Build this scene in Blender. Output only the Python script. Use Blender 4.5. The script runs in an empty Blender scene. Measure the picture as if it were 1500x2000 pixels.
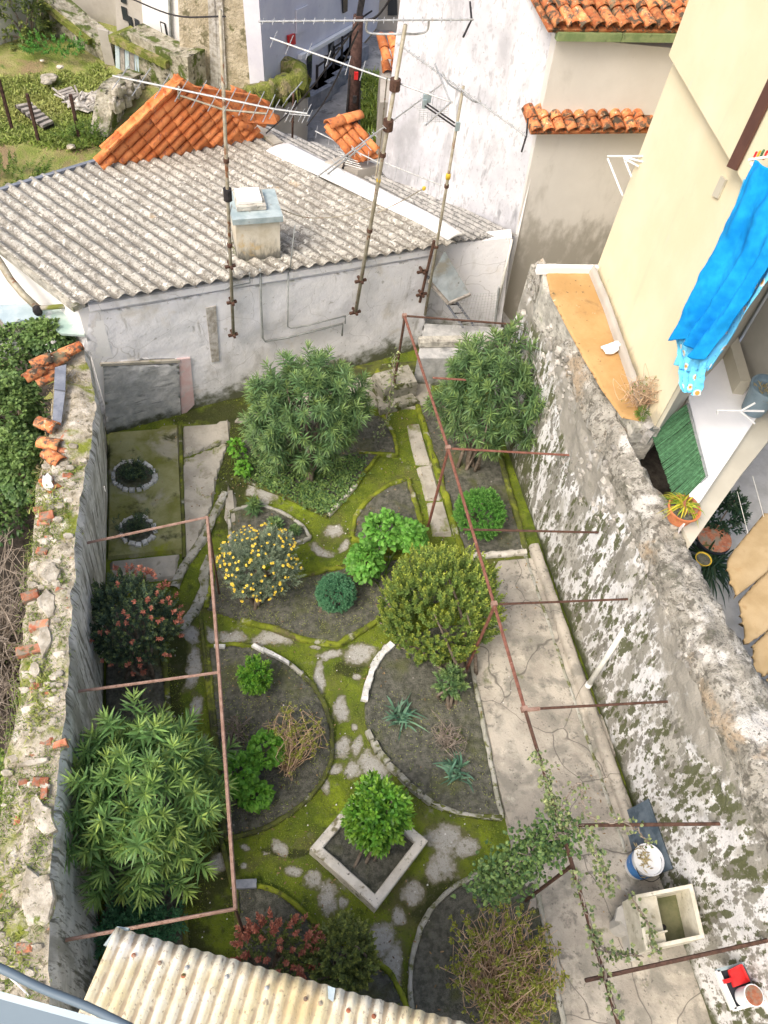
import bpy, math, numpy as np
from mathutils import Vector, Matrix
S = bpy.context.scene
COL = S.collection
rng = np.random.default_rng(7)

# ---------------------------------------------------------------- camera, sky, sun, exposure
F, CX, CY, H = 1540., 750., 1000., 8.6
def _ray(u, v): return np.array([u-CX, v-CY, F], float)
_dn = _ray(575, 2110); _dn /= np.linalg.norm(_dn)
_Y = _ray(240, -1276); _Y -= _dn*_Y.dot(_dn); _Y /= np.linalg.norm(_Y)
_Z = -_dn; _X = np.cross(_Y, _Z)
R = np.array([_X, _Y, _Z]); EYE = np.array([0, 0, H])
cam = bpy.data.cameras.new('camera'); camo = bpy.data.objects.new('camera', cam); COL.objects.link(camo)
cam.sensor_fit = 'HORIZONTAL'; cam.sensor_width = 36; cam.lens = F/1500*36
cam.clip_start = 0.02; cam.clip_end = 1000
_M = np.column_stack([R@np.array([1, 0, 0]), R@np.array([0, -1, 0]), R@np.array([0, 0, -1])])
camo.matrix_world = Matrix([list(_M[i])+[EYE[i]] for i in range(3)]+[[0, 0, 0, 1]])
S.camera = camo
W = bpy.data.worlds.new('World'); S.world = W; W.use_nodes = True
nt = W.node_tree; bg = nt.nodes['Background']
sky = nt.nodes.new('ShaderNodeTexSky'); sky.sky_type = 'NISHITA'; sky.sun_disc = False
SUN_EL, SUN_AZ = math.radians(52), math.radians(-122)     # azimuth clockwise from +Y
sky.sun_elevation = SUN_EL; sky.sun_rotation = SUN_AZ; sky.dust_density = 7; sky.air_density = 1.0; sky.ozone_density = 1
nt.links.new(sky.outputs[0], bg.inputs[0]); bg.inputs[1].default_value = 0.15
sl = bpy.data.lights.new('sun', 'SUN'); so = bpy.data.objects.new('sun', sl); COL.objects.link(so)
sl.energy = 1.0; sl.angle = math.radians(22); sl.color = (1, .955, .88)
_sd = Vector((math.sin(SUN_AZ)*math.cos(SUN_EL), math.cos(SUN_AZ)*math.cos(SUN_EL), math.sin(SUN_EL)))
so.rotation_euler = _sd.to_track_quat('Z', 'Y').to_euler(); so.location = (0, 0, 20)
S.view_settings.view_transform = 'Standard'; S.view_settings.look = 'None'; S.view_settings.gamma = 1
S.view_settings.exposure = 0.66; S.view_settings.use_curve_mapping = False
S.render.resolution_x = 768; S.render.resolution_y = 1024

# ---------------------------------------------------------------- finding places: where the line of sight meets a plane
def A(*a): return np.array(a, float)
def at(u, v, z=0.):
    d = R@_ray(u, v); return EYE+d*((z-H)/d[2])
class VPlane:
    def __init__(s, a, b):
        s.a = A(*a); s.b = A(*b); d = s.b-s.a; d[2] = 0; s.d = d/np.linalg.norm(d); s.n = A(-s.d[1], s.d[0], 0)
        if s.n.dot(s.a) < 0: s.n = -s.n          # points away from the viewer side
    def at(s, u, v, off=0.):
        r = R@_ray(u, v); t = ((s.a+s.n*off-EYE).dot(s.n))/r.dot(s.n); return EYE+r*t
class Plane3:
    def __init__(s, p, q, r):
        s.p = A(*p); n = np.cross(A(*q)-s.p, A(*r)-s.p); s.n = n/np.linalg.norm(n)
        if s.n[2] < 0: s.n = -s.n
    def at(s, u, v, off=0.):
        r = R@_ray(u, v); t = ((s.p+s.n*off-EYE).dot(s.n))/r.dot(s.n); return EYE+r*t
def proj(p):
    q = R.T@(A(*p)-EYE); return A(CX, CY)+F*q[:2]/q[2]
def rise(base, u, v):
    zs = np.linspace(0, 8.2, 1641); best = min(zs, key=lambda z: np.hypot(*(proj([base[0], base[1], z])-A(u, v))))
    return at(u, v, best)

# ---------------------------------------------------------------- noise in numpy
def _h(ix, iy, iz):
    n = (ix*73856093) ^ (iy*19349663) ^ (iz*83492791)
    n = (n ^ (n >> 13))*1274126177 & 0x7fffffff
    return ((n ^ (n >> 16)) & 0xffff)/65535.
def vnoise(p):
    p = np.asarray(p, float); i = np.floor(p).astype(np.int64); f = p-i; f = f*f*(3-2*f); r = 0
    for a in (0, 1):
        for b in (0, 1):
            for c in (0, 1):
                w = np.where(a, f[..., 0], 1-f[..., 0])*np.where(b, f[..., 1], 1-f[..., 1])*np.where(c, f[..., 2], 1-f[..., 2])
                r = r+w*_h(i[..., 0]+a, i[..., 1]+b, i[..., 2]+c)
    return r*2-1
def fbm(p, s=1., o=4):
    p = np.asarray(p, float)*s; r = 0; a = .5
    for k in range(o): r = r+a*vnoise(p+k*17.3); p = p*2.03; a *= .5
    return r

# ---------------------------------------------------------------- objects
def prop(o, label=None, cat=None, group=None, kind=None):
    if label: o['label'] = label
    if cat: o['category'] = cat
    if group: o['group'] = group
    if kind: o['kind'] = kind
    return o
def thing(name, label, cat, loc=(0, 0, 0), group=None):
    o = bpy.data.objects.new(name, None); o.empty_display_size = .1; COL.objects.link(o); o.location = [float(x) for x in loc]
    return prop(o, label, cat, group)
def origin(o):
    p = np.zeros(3)
    while o is not None: p = p+A(*o.location); o = o.parent
    return p
class MB:
    def __init__(s): s.v = []; s.f = []; s.n = 0; s.tint = []
    def add(s, V, Fc, tint=.5):
        V = np.asarray(V, float).reshape(-1, 3); s.v.append(V)
        s.f += [tuple(int(i)+s.n for i in f) for f in Fc]; s.n += len(V)
        s.tint.append(np.full(len(V), tint) if np.isscalar(tint) else tint); return s
    def box(s, c, sz, rot=None, tint=.5):
        V = np.array([[x, y, z] for x in (-.5, .5) for y in (-.5, .5) for z in (-.5, .5)])*A(*sz)
        if rot is not None: V = V@np.asarray(rot).T
        return s.add(V+A(*c), [(0, 1, 3, 2), (4, 6, 7, 5), (0, 4, 5, 1), (2, 3, 7, 6), (0, 2, 6, 4), (1, 5, 7, 3)], tint)
    def bar(s, a, b, w, h, up=(0, 0, 1)):
        a = A(*a); b = A(*b); d = b-a; L = np.linalg.norm(d); d /= L; u = A(*up); u = u-d*u.dot(d); u /= np.linalg.norm(u); x = np.cross(d, u)
        return s.box((a+b)/2, (L, w, h), np.column_stack([d, x, u]))
    def prism(s, P, ext):
        P = np.asarray(P, float); n = len(P); e = A(*ext)
        return s.add(np.vstack([P, P+e]), [tuple(range(n)), tuple(range(2*n-1, n-1, -1))]+[(i, i+n, (i+1) % n+n, (i+1) % n) for i in range(n)])
    def tube(s, P, r, k=8, tint=.5, cap=True):
        P = np.asarray(P, float); n = len(P); r = np.full(n, r) if np.isscalar(r) else np.asarray(r)
        T = np.gradient(P, axis=0); T /= np.linalg.norm(T, axis=1)[:, None]+1e-9
        up = A(0, 0, 1) if abs(T[0][2]) < .9 else A(1, 0, 0)
        V = []; x = np.cross(T[0], up); x /= np.linalg.norm(x)
        a = np.arange(k)*2*math.pi/k
        for i in range(n):
            x = x-T[i]*x.dot(T[i]); x /= np.linalg.norm(x); y = np.cross(T[i], x)
            V.append(P[i]+r[i]*(np.cos(a)[:, None]*x+np.sin(a)[:, None]*y))
        Fc = [(i*k+j, i*k+(j+1) % k, (i+1)*k+(j+1) % k, (i+1)*k+j) for i in range(n-1) for j in range(k)]
        if cap: Fc += [tuple(range(k-1, -1, -1)), tuple((n-1)*k+j for j in range(k))]
        return s.add(np.vstack(V), Fc, tint)
    def lathe(s, c, prof, k=24, axis=(0, 0, 1)):
        z = A(*axis); z /= np.linalg.norm(z); x = np.cross(z, A(0, 1, 0) if abs(z[1]) < .9 else A(1, 0, 0)); x /= np.linalg.norm(x); y = np.cross(z, x)
        a = np.arange(k)*2*math.pi/k
        V = np.vstack([A(*c)+z*h+r*(np.cos(a)[:, None]*x+np.sin(a)[:, None]*y) for r, h in prof]); n = len(prof)
        return s.add(V, [(i*k+j, i*k+(j+1) % k, (i+1)*k+(j+1) % k, (i+1)*k+j) for i in range(n-1) for j in range(k)]+[tuple((n-1)*k+j for j in range(k)), tuple(range(k-1, -1, -1))])
    def grid(s, G, tint=.5):
        nu, nv = G.shape[:2]; i = np.arange(nu*nv).reshape(nu, nv)
        q = np.stack([i[:-1, :-1], i[1:, :-1], i[1:, 1:], i[:-1, 1:]], -1).reshape(-1, 4)
        return s.add(G.reshape(-1, 3), q, tint)
    def stone(s, c, sz, seed=0, rot=0, sub=2, jag=.18):
        V, Fc = ICO[sub]; V = V.copy(); V = V*(1+jag*2*fbm(V+seed*3.7, 1.3, 2)[:, None]); V = np.sign(V)*np.abs(V)**.8*.62
        V = V*A(*sz); cr, sr = math.cos(rot), math.sin(rot); V = V@np.array([[cr, sr, 0], [-sr, cr, 0], [0, 0, 1]])
        return s.add(V+A(*c), Fc)
    def build(s, name, mat, parent=None, smooth=False, loc=None, attrs=None):
        V = np.vstack(s.v)
        o0 = origin(parent) if parent is not None else (A(*loc) if loc is not None else np.zeros(3))
        me = bpy.data.meshes.new(name); me.from_pydata((V-o0).tolist(), [], s.f)
        t = np.concatenate([np.asarray(x, float) for x in s.tint])
        if len(t) and (t != .5).any():
            at_ = me.attributes.new('tint', 'FLOAT', 'POINT'); at_.data.foreach_set('value', t)
        if attrs:
            for k, a in attrs.items():
                at_ = me.attributes.new(k, 'FLOAT', 'POINT'); at_.data.foreach_set('value', a)
        if smooth: me.polygons.foreach_set('use_smooth', [True]*len(me.polygons))
        me.materials.append(mat); me.update()
        o = bpy.data.objects.new(name, me); COL.objects.link(o)
        if parent is not None: o.parent = parent
        elif loc is not None: o.location = [float(x) for x in loc]
        return o
def chunk(seed, n=7, taper=.8, th=1., jig=.18):
    """angular block of unit size with a flat worn top"""
    r = np.random.default_rng(seed); a = (np.arange(n)+r.uniform(-.25, .25, n))/n*6.283+.4; rad = r.uniform(1-jig*1.5, 1+jig*.3, n)
    if n == 4: a = np.arange(4)*math.pi/2+math.pi/4+r.uniform(-.08, .08, 4); rad = r.uniform(1.15, 1.32, 4)
    P = np.stack([np.cos(a)*rad, np.sin(a)*rad], -1)*.5
    V = np.vstack([np.c_[P, np.full(n, -.5*th)], np.c_[P*1.0, np.full(n, .30*th)+r.uniform(-.05, .05, n)], np.c_[P*taper, np.full(n, .5*th)+r.uniform(-.1, .04, n)]])
    Fc = [(i, (i+1) % n, (i+1) % n+n, i+n) for i in range(n)]+[(i+n, (i+1) % n+n, (i+1) % n+2*n, i+2*n) for i in range(n)]+[tuple(range(2*n, 3*n)), tuple(range(n-1, -1, -1))]
    return V, Fc
def chunkmesh(name, seed, mt, **k):
    V, Fc = chunk(seed, **k); me = bpy.data.meshes.new(name); me.from_pydata(V.tolist(), [], Fc); me.materials.append(M_[mt]); return me
def _ico():
    import bmesh
    out = {}
    for sub in (1, 2, 3):
        bm = bmesh.new(); bmesh.ops.create_icosphere(bm, subdivisions=sub, radius=1); bm.verts.ensure_lookup_table()
        out[sub] = (np.array([v.co[:] for v in bm.verts]), [tuple(v.index for v in f.verts) for f in bm.faces]); bm.free()
    return out
ICO = _ico()
def inst(name, me, parent, loc, M3=None, scale=None):
    """one more object of an existing mesh, at a world place"""
    o = bpy.data.objects.new(name, me); COL.objects.link(o)
    p = A(*loc)-(origin(parent) if parent is not None else 0)
    M = np.eye(3) if M3 is None else np.asarray(M3, float)
    if scale is not None: M = M@np.diag(A(*scale))
    if parent is not None: o.parent = parent
    o.matrix_local = Matrix([list(M[i])+[p[i]] for i in range(3)]+[[0, 0, 0, 1]])
    return o
def rotz(a): c, s_ = math.cos(a), math.sin(a); return np.array([[c, -s_, 0], [s_, c, 0], [0, 0, 1]])
def arc(P, n):
    """smooth curve through points"""
    P = np.asarray(P, float); Q = np.vstack([2*P[0]-P[1], P, 2*P[-1]-P[-2]]); out = []
    for i in range(len(P)-1):
        p0, p1, p2, p3 = Q[i:i+4]
        for t in np.arange(n)/n: out.append(.5*((2*p1)+(-p0+p2)*t+(2*p0-5*p1+4*p2-p3)*t*t+(-p0+3*p1-3*p2+p3)*t**3))
    out.append(P[-1]); return np.array(out)

# ---------------------------------------------------------------- materials
def mat(name, c1, c2, scale=4, rough=.9, bump=.3, bscale=30, layers=(), rand=0, tint=None, metal=0, transl=0, bdist=.01, spec=.3, lohi=(.35, .65)):
    """two colours mixed by noise, then layers: (colour, scale, lo, hi, stretch, kind); kind None=noise, 'z:a:b' fades with height, 'attr:x' follows a mesh attribute"""
    m = bpy.data.materials.new(name); m.use_nodes = True; t = m.node_tree; N = t.nodes; L = t.links; N.clear()
    out = N.new('ShaderNodeOutputMaterial'); b = N.new('ShaderNodeBsdfPrincipled')
    b.inputs['Roughness'].default_value = rough; b.inputs['Metallic'].default_value = metal; b.inputs['Specular IOR Level'].default_value = spec
    geo = N.new('ShaderNodeNewGeometry'); pos = geo.outputs['Position']
    def noise(sc, st=(1, 1, 1), det=6, off=0., dist=0.):
        mp = N.new('ShaderNodeMapping'); mp.inputs['Scale'].default_value = st; mp.inputs['Location'].default_value = (off, off*.7, off*.3)
        L.new(pos, mp.inputs[0]); n = N.new('ShaderNodeTexNoise'); n.inputs['Scale'].default_value = sc; n.inputs['Detail'].default_value = det
        n.inputs['Roughness'].default_value = .62; n.inputs['Distortion'].default_value = dist; L.new(mp.outputs[0], n.inputs[0]); return n.outputs[0]
    def mrange(v, lo, hi):
        r = N.new('ShaderNodeMapRange'); r.interpolation_type = 'SMOOTHSTEP'; r.inputs[1].default_value = lo; r.inputs[2].default_value = hi; L.new(v, r.inputs[0]); return r.outputs[0]
    def math_(op, a, c):
        k = N.new('ShaderNodeMath'); k.operation = op
        for i, x in enumerate((a, c)):
            if isinstance(x, (int, float)): k.inputs[i].default_value = x
            else: L.new(x, k.inputs[i])
        return k.outputs[0]
    def mix(f, a, c, mode='MIX'):
        k = N.new('ShaderNodeMix'); k.data_type = 'RGBA'; k.blend_type = mode
        if isinstance(f, float): k.inputs[0].default_value = f
        else: L.new(f, k.inputs[0])
        for i, x in ((6, a), (7, c)):
            if isinstance(x, tuple): k.inputs[i].default_value = (*x, 1)
            else: L.new(x, k.inputs[i])
        return k.outputs[2]
    col = mix(mrange(noise(scale), *lohi), tuple(c1), tuple(c2))
    if tint is not None:
        a = N.new('ShaderNodeAttribute'); a.attribute_name = 'tint'; col = mix(a.outputs['Fac'], col, tuple(tint))
    for i, ly in enumerate(layers):
        c, sc, lo, hi = ly[:4]; st = ly[4] if len(ly) > 4 and ly[4] else (1, 1, 1); kind = ly[5] if len(ly) > 5 else None
        if kind == 'voro':
            mp = N.new('ShaderNodeMapping'); mp.inputs['Scale'].default_value = st; L.new(pos, mp.inputs[0])
            vv = N.new('ShaderNodeTexVoronoi'); vv.inputs['Scale'].default_value = sc; L.new(mp.outputs[0], vv.inputs[0]); f = mrange(vv.outputs[0], hi, lo)
        elif kind == 'stones':
            mp = N.new('ShaderNodeMapping'); mp.inputs['Scale'].default_value = st; L.new(pos, mp.inputs[0])
            wn_ = N.new('ShaderNodeTexNoise'); wn_.inputs['Scale'].default_value = sc*.9; wn_.inputs['Detail'].default_value = 4; L.new(mp.outputs[0], wn_.inputs[0])
            sv = N.new('ShaderNodeVectorMath'); sv.operation = 'SCALE'; sv.inputs[3].default_value = .9/sc; L.new(wn_.outputs[1], sv.inputs[0])
            av = N.new('ShaderNodeVectorMath'); av.operation = 'ADD'; L.new(mp.outputs[0], av.inputs[0]); L.new(sv.outputs[0], av.inputs[1])
            vv = N.new('ShaderNodeTexVoronoi'); vv.inputs['Scale'].default_value = sc; L.new(av.outputs[0], vv.inputs[0])
            reg = math_('MULTIPLY', math_('SUBTRACT', .5, noise(sc*.28, st, off=i*4.7)), 3.2); hf = math_('MULTIPLY', math_('SUBTRACT', .5, noise(sc*4, off=i*2.7)), 1.0)
            f = mrange(math_('ADD', math_('ADD', vv.outputs[0], reg), hf), hi, lo)
        elif kind == 'crack':
            mp = N.new('ShaderNodeMapping'); mp.inputs['Scale'].default_value = st; L.new(pos, mp.inputs[0])
            nn = N.new('ShaderNodeTexNoise'); nn.inputs['Scale'].default_value = sc*2; L.new(mp.outputs[0], nn.inputs[0])
            ad = N.new('ShaderNodeVectorMath'); ad.operation = 'ADD'; sc2 = N.new('ShaderNodeVectorMath'); sc2.operation = 'SCALE'; sc2.inputs[3].default_value = .35/sc
            L.new(nn.outputs[1], sc2.inputs[0]); L.new(mp.outputs[0], ad.inputs[0]); L.new(sc2.outputs[0], ad.inputs[1])
            vv = N.new('ShaderNodeTexVoronoi'); vv.feature = 'DISTANCE_TO_EDGE'; vv.inputs['Scale'].default_value = sc; L.new(ad.outputs[0], vv.inputs[0]); f = mrange(vv.outputs[0], hi, lo)
        elif kind and kind.startswith('z:'):
            z0, z1 = [float(x) for x in kind[2:].split(':')]
            sx = N.new('ShaderNodeSeparateXYZ'); L.new(pos, sx.inputs[0]); g = N.new('ShaderNodeMapRange'); g.inputs[1].default_value = z0; g.inputs[2].default_value = z1
            g.inputs[3].default_value = .45; g.inputs[4].default_value = -.45; L.new(sx.outputs[2], g.inputs[0])
            f = mrange(math_('ADD', noise(sc, st, off=i*3.1+1), g.outputs[0]), lo, hi)
        elif kind and kind.startswith('attr:'):
            a = N.new('ShaderNodeAttribute'); a.attribute_name = kind[5:]
            f = mrange(math_('ADD', math_('MULTIPLY', math_('SUBTRACT', noise(sc, st, det=9, off=i*3.1+1), .5), 1.1), a.outputs['Fac']), lo, hi)
        else: f = mrange(noise(sc, st, off=i*5.3+2, dist=.3), lo, hi)
        if len(ly) > 6: f = math_('MULTIPLY', f, ly[6])
        col = mix(f, col, tuple(c))
    if rand:
        r = geo.outputs['Random Per Island'] if rand > 0 else None
        if r is None: oi = N.new('ShaderNodeObjectInfo'); r = oi.outputs['Random']
        mr = N.new('ShaderNodeMapRange'); mr.inputs[3].default_value = 1-abs(rand); mr.inputs[4].default_value = 1+abs(rand)*.8; L.new(r, mr.inputs[0])
        k = N.new('ShaderNodeHueSaturation'); L.new(col, k.inputs['Color']); L.new(mr.outputs[0], k.inputs['Value']); col = k.outputs[0]
    L.new(col, b.inputs['Base Color'])
    if bump:
        bn = N.new('ShaderNodeBump'); bn.inputs['Strength'].default_value = bump; bn.inputs['Distance'].default_value = bdist
        L.new(noise(bscale, det=8), bn.inputs['Height']); L.new(bn.outputs[0], b.inputs['Normal'])
    if transl:
        tr = N.new('ShaderNodeBsdfTranslucent'); L.new(col, tr.inputs[0]); ms = N.new('ShaderNodeMixShader'); ms.inputs[0].default_value = transl
        L.new(b.outputs[0], ms.inputs[1]); L.new(tr.outputs[0], ms.inputs[2]); L.new(ms.outputs[0], out.inputs[0])
    else: L.new(b.outputs[0], out.inputs[0])
    return m
def leafmat(name, c, young, rand=.35, transl=.25, rough=.5, var=None):
    return mat(name, [x*.75 for x in c], [x*1.2 for x in c], scale=6, rough=rough, bump=0, rand=rand, tint=young, transl=transl, spec=.35)

M_ = {}
M_['plaster'] = mat('weathered_white_plaster', (.78, .785, .81), (.86, .86, .87), 2.2, bump=.6, bscale=12, bdist=.015, layers=[
    ((.50, .49, .46), 2.4, .52, .74, (1, 1, .45), None, .75), ((.34, .33, .30), 5, .60, .74, (1.4, 1.4, .25), None, .7), ((.62, .56, .44), 1.7, .56, .74, None, None, .5), ((.40, .39, .35), 13, .62, .70, None, None, .7), ((.14, .15, .09), 5, .58, .92, (1, 1, 1), 'z:0.0:0.9'), ((.30, .29, .26), 1.1, .001, .005, None, 'crack', .4)])
M_['patch'] = mat('grey_cement_render', (.40, .41, .41), (.56, .565, .56), 7, bump=1, bscale=9, bdist=.02, layers=[((.26, .27, .27), 7, .54, .70, (.5, .5, 3)), ((.10, .11, .07), 4, .65, .95, None, 'z:0.0:0.5')])
M_['mottled'] = mat('mottled_limewash', (.58, .59, .63), (.74, .745, .77), 1.6, bump=.5, bscale=12, layers=[
    ((.36, .365, .39), 2.2, .48, .68, (1.3, 1.3, .6), None, .6), ((.22, .225, .24), 6, .57, .72, (1.4, 1.4, .35), None, .65), ((.30, .305, .32), .8, .54, .72, (1, 1, .6), None, .7), ((.42, .42, .44), 18, .55, .65, (1, 1, .5), None, .7), ((.26, .26, .26), 30, .64, .70, None, None, .6)])
M_['beige_wall'] = mat('greyed_beige_render', (.70, .68, .63), (.76, .74, .69), 1.2, bump=.15, bscale=20, layers=[((.50, .48, .43), 2.0, .52, .8, (1, 1, .5)), ((.40, .38, .33), 4, .62, .95, (1, 1, .5), 'z:1.6:3.0'), ((.25, .23, .19), 30, .70, .74)])
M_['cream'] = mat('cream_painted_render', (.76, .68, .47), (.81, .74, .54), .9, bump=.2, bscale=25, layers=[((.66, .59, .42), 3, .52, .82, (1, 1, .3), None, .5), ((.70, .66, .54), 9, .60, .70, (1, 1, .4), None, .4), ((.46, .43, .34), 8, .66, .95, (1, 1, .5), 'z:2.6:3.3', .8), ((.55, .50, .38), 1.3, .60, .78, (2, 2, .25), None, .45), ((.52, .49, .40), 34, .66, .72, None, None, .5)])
M_['cream_shade'] = mat('shaded_beige_render', (.50, .47, .38), (.57, .54, .44), 1.5, bump=.12, bscale=25)  # darker beige: shade of the slab side and return wall put into the colour
M_['white_slab'] = mat('white_painted_slab', (.80, .80, .80), (.88, .88, .88), 2, bump=.1, layers=[((.62, .62, .60), 4, .6, .8, None, None, .5)])
M_['grey_render'] = mat('grey_balcony_render', (.42, .41, .37), (.48, .465, .42), 2, bump=.1)
M_['rubble'] = mat('rubble_wall', (.34, .33, .29), (.62, .60, .53), 7, bump=1, bscale=22, bdist=.03, layers=[((.20, .19, .16), 14, .55, .68), ((.13, .17, .04), 3, .58, .75)])
M_['crest'] = mat('cracked_lime_crest', (.27, .255, .215), (.46, .44, .385), 6, bump=1, bscale=30, bdist=.035, layers=[((.16, .15, .125), 14, .50, .62), ((.50, .38, .25), 1.5, .56, .68, None, None, .75), ((.11, .11, .08), 4, .56, .68, None, None, .8), ((.70, .685, .64), 2.4, .56, .64, None, None, .8), ((.13, .125, .10), 38, .57, .64), ((.60, .57, .50), 12, .64, .68)])
M_['rwall'] = mat('flaking_whitewash', (.70, .70, .70), (.83, .83, .83), 3, bump=.9, bscale=24, bdist=.02, layers=[
    ((.48, .465, .42), 1.6, .50, .62, (1, 1.2, .6)), ((.31, .30, .26), 7, .28, .50, (1, 1.5, .62), 'stones', .95), ((.10, .11, .045), 9, .24, .42, (1, 1.7, .6), 'stones', .95), ((.22, .21, .18), 15, .10, .3, (1, 1.5, .6), 'stones', .9), ((.14, .14, .12), 26, .60, .68, (1, 1, .6), None, .7), ((.32, .305, .265), 8, .40, .75, None, 'attr:rub'), ((.09, .10, .045), 5, .60, .95, (1, 1, .6), 'z:0:0.6')])
M_['lwall'] = mat('dark_streaked_whitewash', (.56, .57, .56), (.78, .785, .78), 5, bump=.8, bscale=24, bdist=.012, layers=[
    ((.36, .36, .33), 1.6, .46, .62, (1, 2.2, .5), None, .9), ((.12, .12, .095), 4, .52, .62, (1, 3.2, .30), None, .85), ((.22, .22, .19), 14, .55, .63, (1, 2.4, .35), None, .8), ((.16, .18, .06), 3, .60, .72, None, None, .8), ((.08, .08, .06), 5, .66, .9, (1, 1, 1), 'z:0.0:0.5')])
M_['lcrest'] = mat('tan_mortar_crest', (.32, .285, .21), (.54, .49, .40), 8, bump=1, bscale=40, bdist=.02, layers=[((.17, .15, .10), 16, .52, .64), ((.20, .23, .035), 2.8, .50, .64), ((.66, .62, .54), 4, .60, .70), ((.48, .20, .11), 5, .64, .70)])  # tan, earthy mortar with moss and brick-red patches
M_['stone'] = mat('pale_weathered_stone', (.30, .27, .21), (.56, .52, .44), 8, bump=.8, bscale=40, layers=[((.20, .19, .15), 25, .58, .68), ((.15, .19, .04), 6, .62, .72)], rand=-.25)
M_['greystone'] = mat('grey_rubble_stone', (.26, .25, .22), (.46, .44, .40), 12, bump=.8, bscale=50, layers=[((.12, .11, .09), 22, .58, .68)], rand=-.3)
M_['edge_white'] = mat('white_edging_stone', (.55, .55, .52), (.78, .78, .75), 14, bump=.6, bscale=60, layers=[((.18, .19, .10), 18, .60, .70)], rand=-.2)
M_['terrace'] = mat('ochre_terrace_render', (.42, .255, .10), (.52, .325, .145), 2, bump=.4, bscale=30, layers=[((.27, .17, .075), 3, .54, .74), ((.14, .11, .06), 18, .62, .70), ((.68, .58, .42), 9, .66, .74)])
M_['soil'] = mat('dark_garden_soil', (.085, .088, .068), (.18, .178, .145), 18, bump=1, bscale=70, bdist=.03, layers=[((.13, .145, .045), 1.8, .50, .70, None, None, .75), ((.30, .29, .26), 60, .72, .76)])
M_['paving'] = mat('mossy_paving', (.095, .14, .014), (.165, .215, .018), 3.5, bump=.9, bscale=60, bdist=.02, layers=[
    ((.26, .345, .02), 2.0, .54, .70, None, None, .85), ((.06, .085, .016), 5, .56, .70, None, None, .85), ((.13, .12, .05), 1.4, .50, .66, None, None, .75), ((.26, .25, .19), 3.3, .62, .72, None, None, .8), ((.05, .06, .015), 24, .58, .66, None, None, .7),
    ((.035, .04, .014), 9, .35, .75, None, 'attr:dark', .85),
    ((.13, .125, .06), 7, .30, .55, None, 'attr:bare', .7), ((.34, .325, .27), 16, .46, .74, None, 'attr:bare', .95), ((.46, .45, .41), 26, .66, .90, None, 'attr:bare', .9), ((.15, .15, .09), 45, .60, .66, None, None, .5), ((.12, .12, .06), 30, .60, .66, None, None, .6)])
M_['concrete'] = mat('old_beige_concrete', (.34, .31, .26), (.51, .47, .395), 2.0, bump=.8, bscale=35, bdist=.012, layers=[
    ((.24, .23, .195), 2.6, .48, .66, None, None, .9), ((.15, .145, .125), 8, .56, .68, None, None, .75), ((.62, .575, .48), 3.1, .58, .70, None, None, .7), ((.13, .15, .06), 4, .62, .74, None, None, .8), ((.11, .105, .09), 24, .60, .68, None, None, .7), ((.12, .11, .095), .9, .001, .007, None, 'crack', .8)])
M_['pale_concrete'] = mat('pale_path_concrete', (.32, .30, .25), (.48, .45, .38), 3, bump=.6, bscale=35, layers=[((.30, .28, .22), 7, .56, .70), ((.16, .18, .04), 3, .58, .70), ((.13, .125, .10), 20, .64, .70)])
M_['kerb'] = mat('mossy_kerb', (.12, .155, .014), (.25, .29, .025), 6, bump=1, bscale=60, layers=[((.07, .08, .02), 10, .52, .66), ((.40, .39, .33), 5, .58, .68), ((.14, .12, .06), 3, .56, .68)])
M_['kerb_grey'] = mat('grey_mossy_kerb', (.30, .30, .24), (.46, .45, .40), 7, bump=1, bscale=60, layers=[((.13, .14, .05), 9, .50, .62), ((.06, .06, .04), 16, .60, .68)])
M_['kerb_dark'] = mat('dark_mossy_kerb', (.06, .065, .03), (.13, .15, .03), 7, bump=1, bscale=60, layers=[((.34, .34, .28), 7, .60, .68), ((.25, .29, .03), 3, .56, .68)])
M_['planter'] = mat('planter_concrete', (.55, .52, .45), (.72, .69, .62), 6, bump=.7, bscale=50, layers=[((.22, .20, .12), 7, .56, .68), ((.08, .08, .05), 22, .60, .68), ((.16, .18, .03), 4, .64, .72)])
M_['asbestos'] = mat('lichened_fibre_cement', (.33, .315, .275), (.52, .50, .44), 3.5, rough=.95, bump=1, bscale=45, bdist=.012, layers=[
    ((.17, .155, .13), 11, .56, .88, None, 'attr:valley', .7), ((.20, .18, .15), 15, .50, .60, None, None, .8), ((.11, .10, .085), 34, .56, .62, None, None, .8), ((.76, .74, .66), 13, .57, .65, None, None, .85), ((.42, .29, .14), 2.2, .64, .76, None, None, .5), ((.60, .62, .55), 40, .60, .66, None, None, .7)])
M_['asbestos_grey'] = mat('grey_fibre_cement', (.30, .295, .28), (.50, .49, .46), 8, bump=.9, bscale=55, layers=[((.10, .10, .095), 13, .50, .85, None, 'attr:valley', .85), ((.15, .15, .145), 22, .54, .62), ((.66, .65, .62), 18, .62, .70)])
M_['cream_sheet'] = mat('cream_painted_sheeting', (.74, .64, .38), (.84, .80, .66), 3, rough=.6, bump=.3, bscale=50, layers=[
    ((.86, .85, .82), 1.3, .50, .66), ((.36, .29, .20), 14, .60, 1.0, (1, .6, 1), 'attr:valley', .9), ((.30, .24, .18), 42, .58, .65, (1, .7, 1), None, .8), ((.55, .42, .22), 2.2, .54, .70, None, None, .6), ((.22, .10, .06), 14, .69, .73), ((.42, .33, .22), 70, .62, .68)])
M_['ridge_white'] = mat('white_flashing', (.82, .82, .80), (.90, .90, .89), 5, bump=.2, layers=[((.35, .34, .31), 12, .68, .74)])
M_['tile_orange'] = mat('new_orange_tile', (.60, .18, .055), (.78, .30, .11), 6, rough=.8, bump=.4, bscale=60, rand=-.28, layers=[((.38, .13, .07), 14, .54, .68), ((.62, .44, .30), 7, .62, .74, None, None, .6)])
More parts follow.
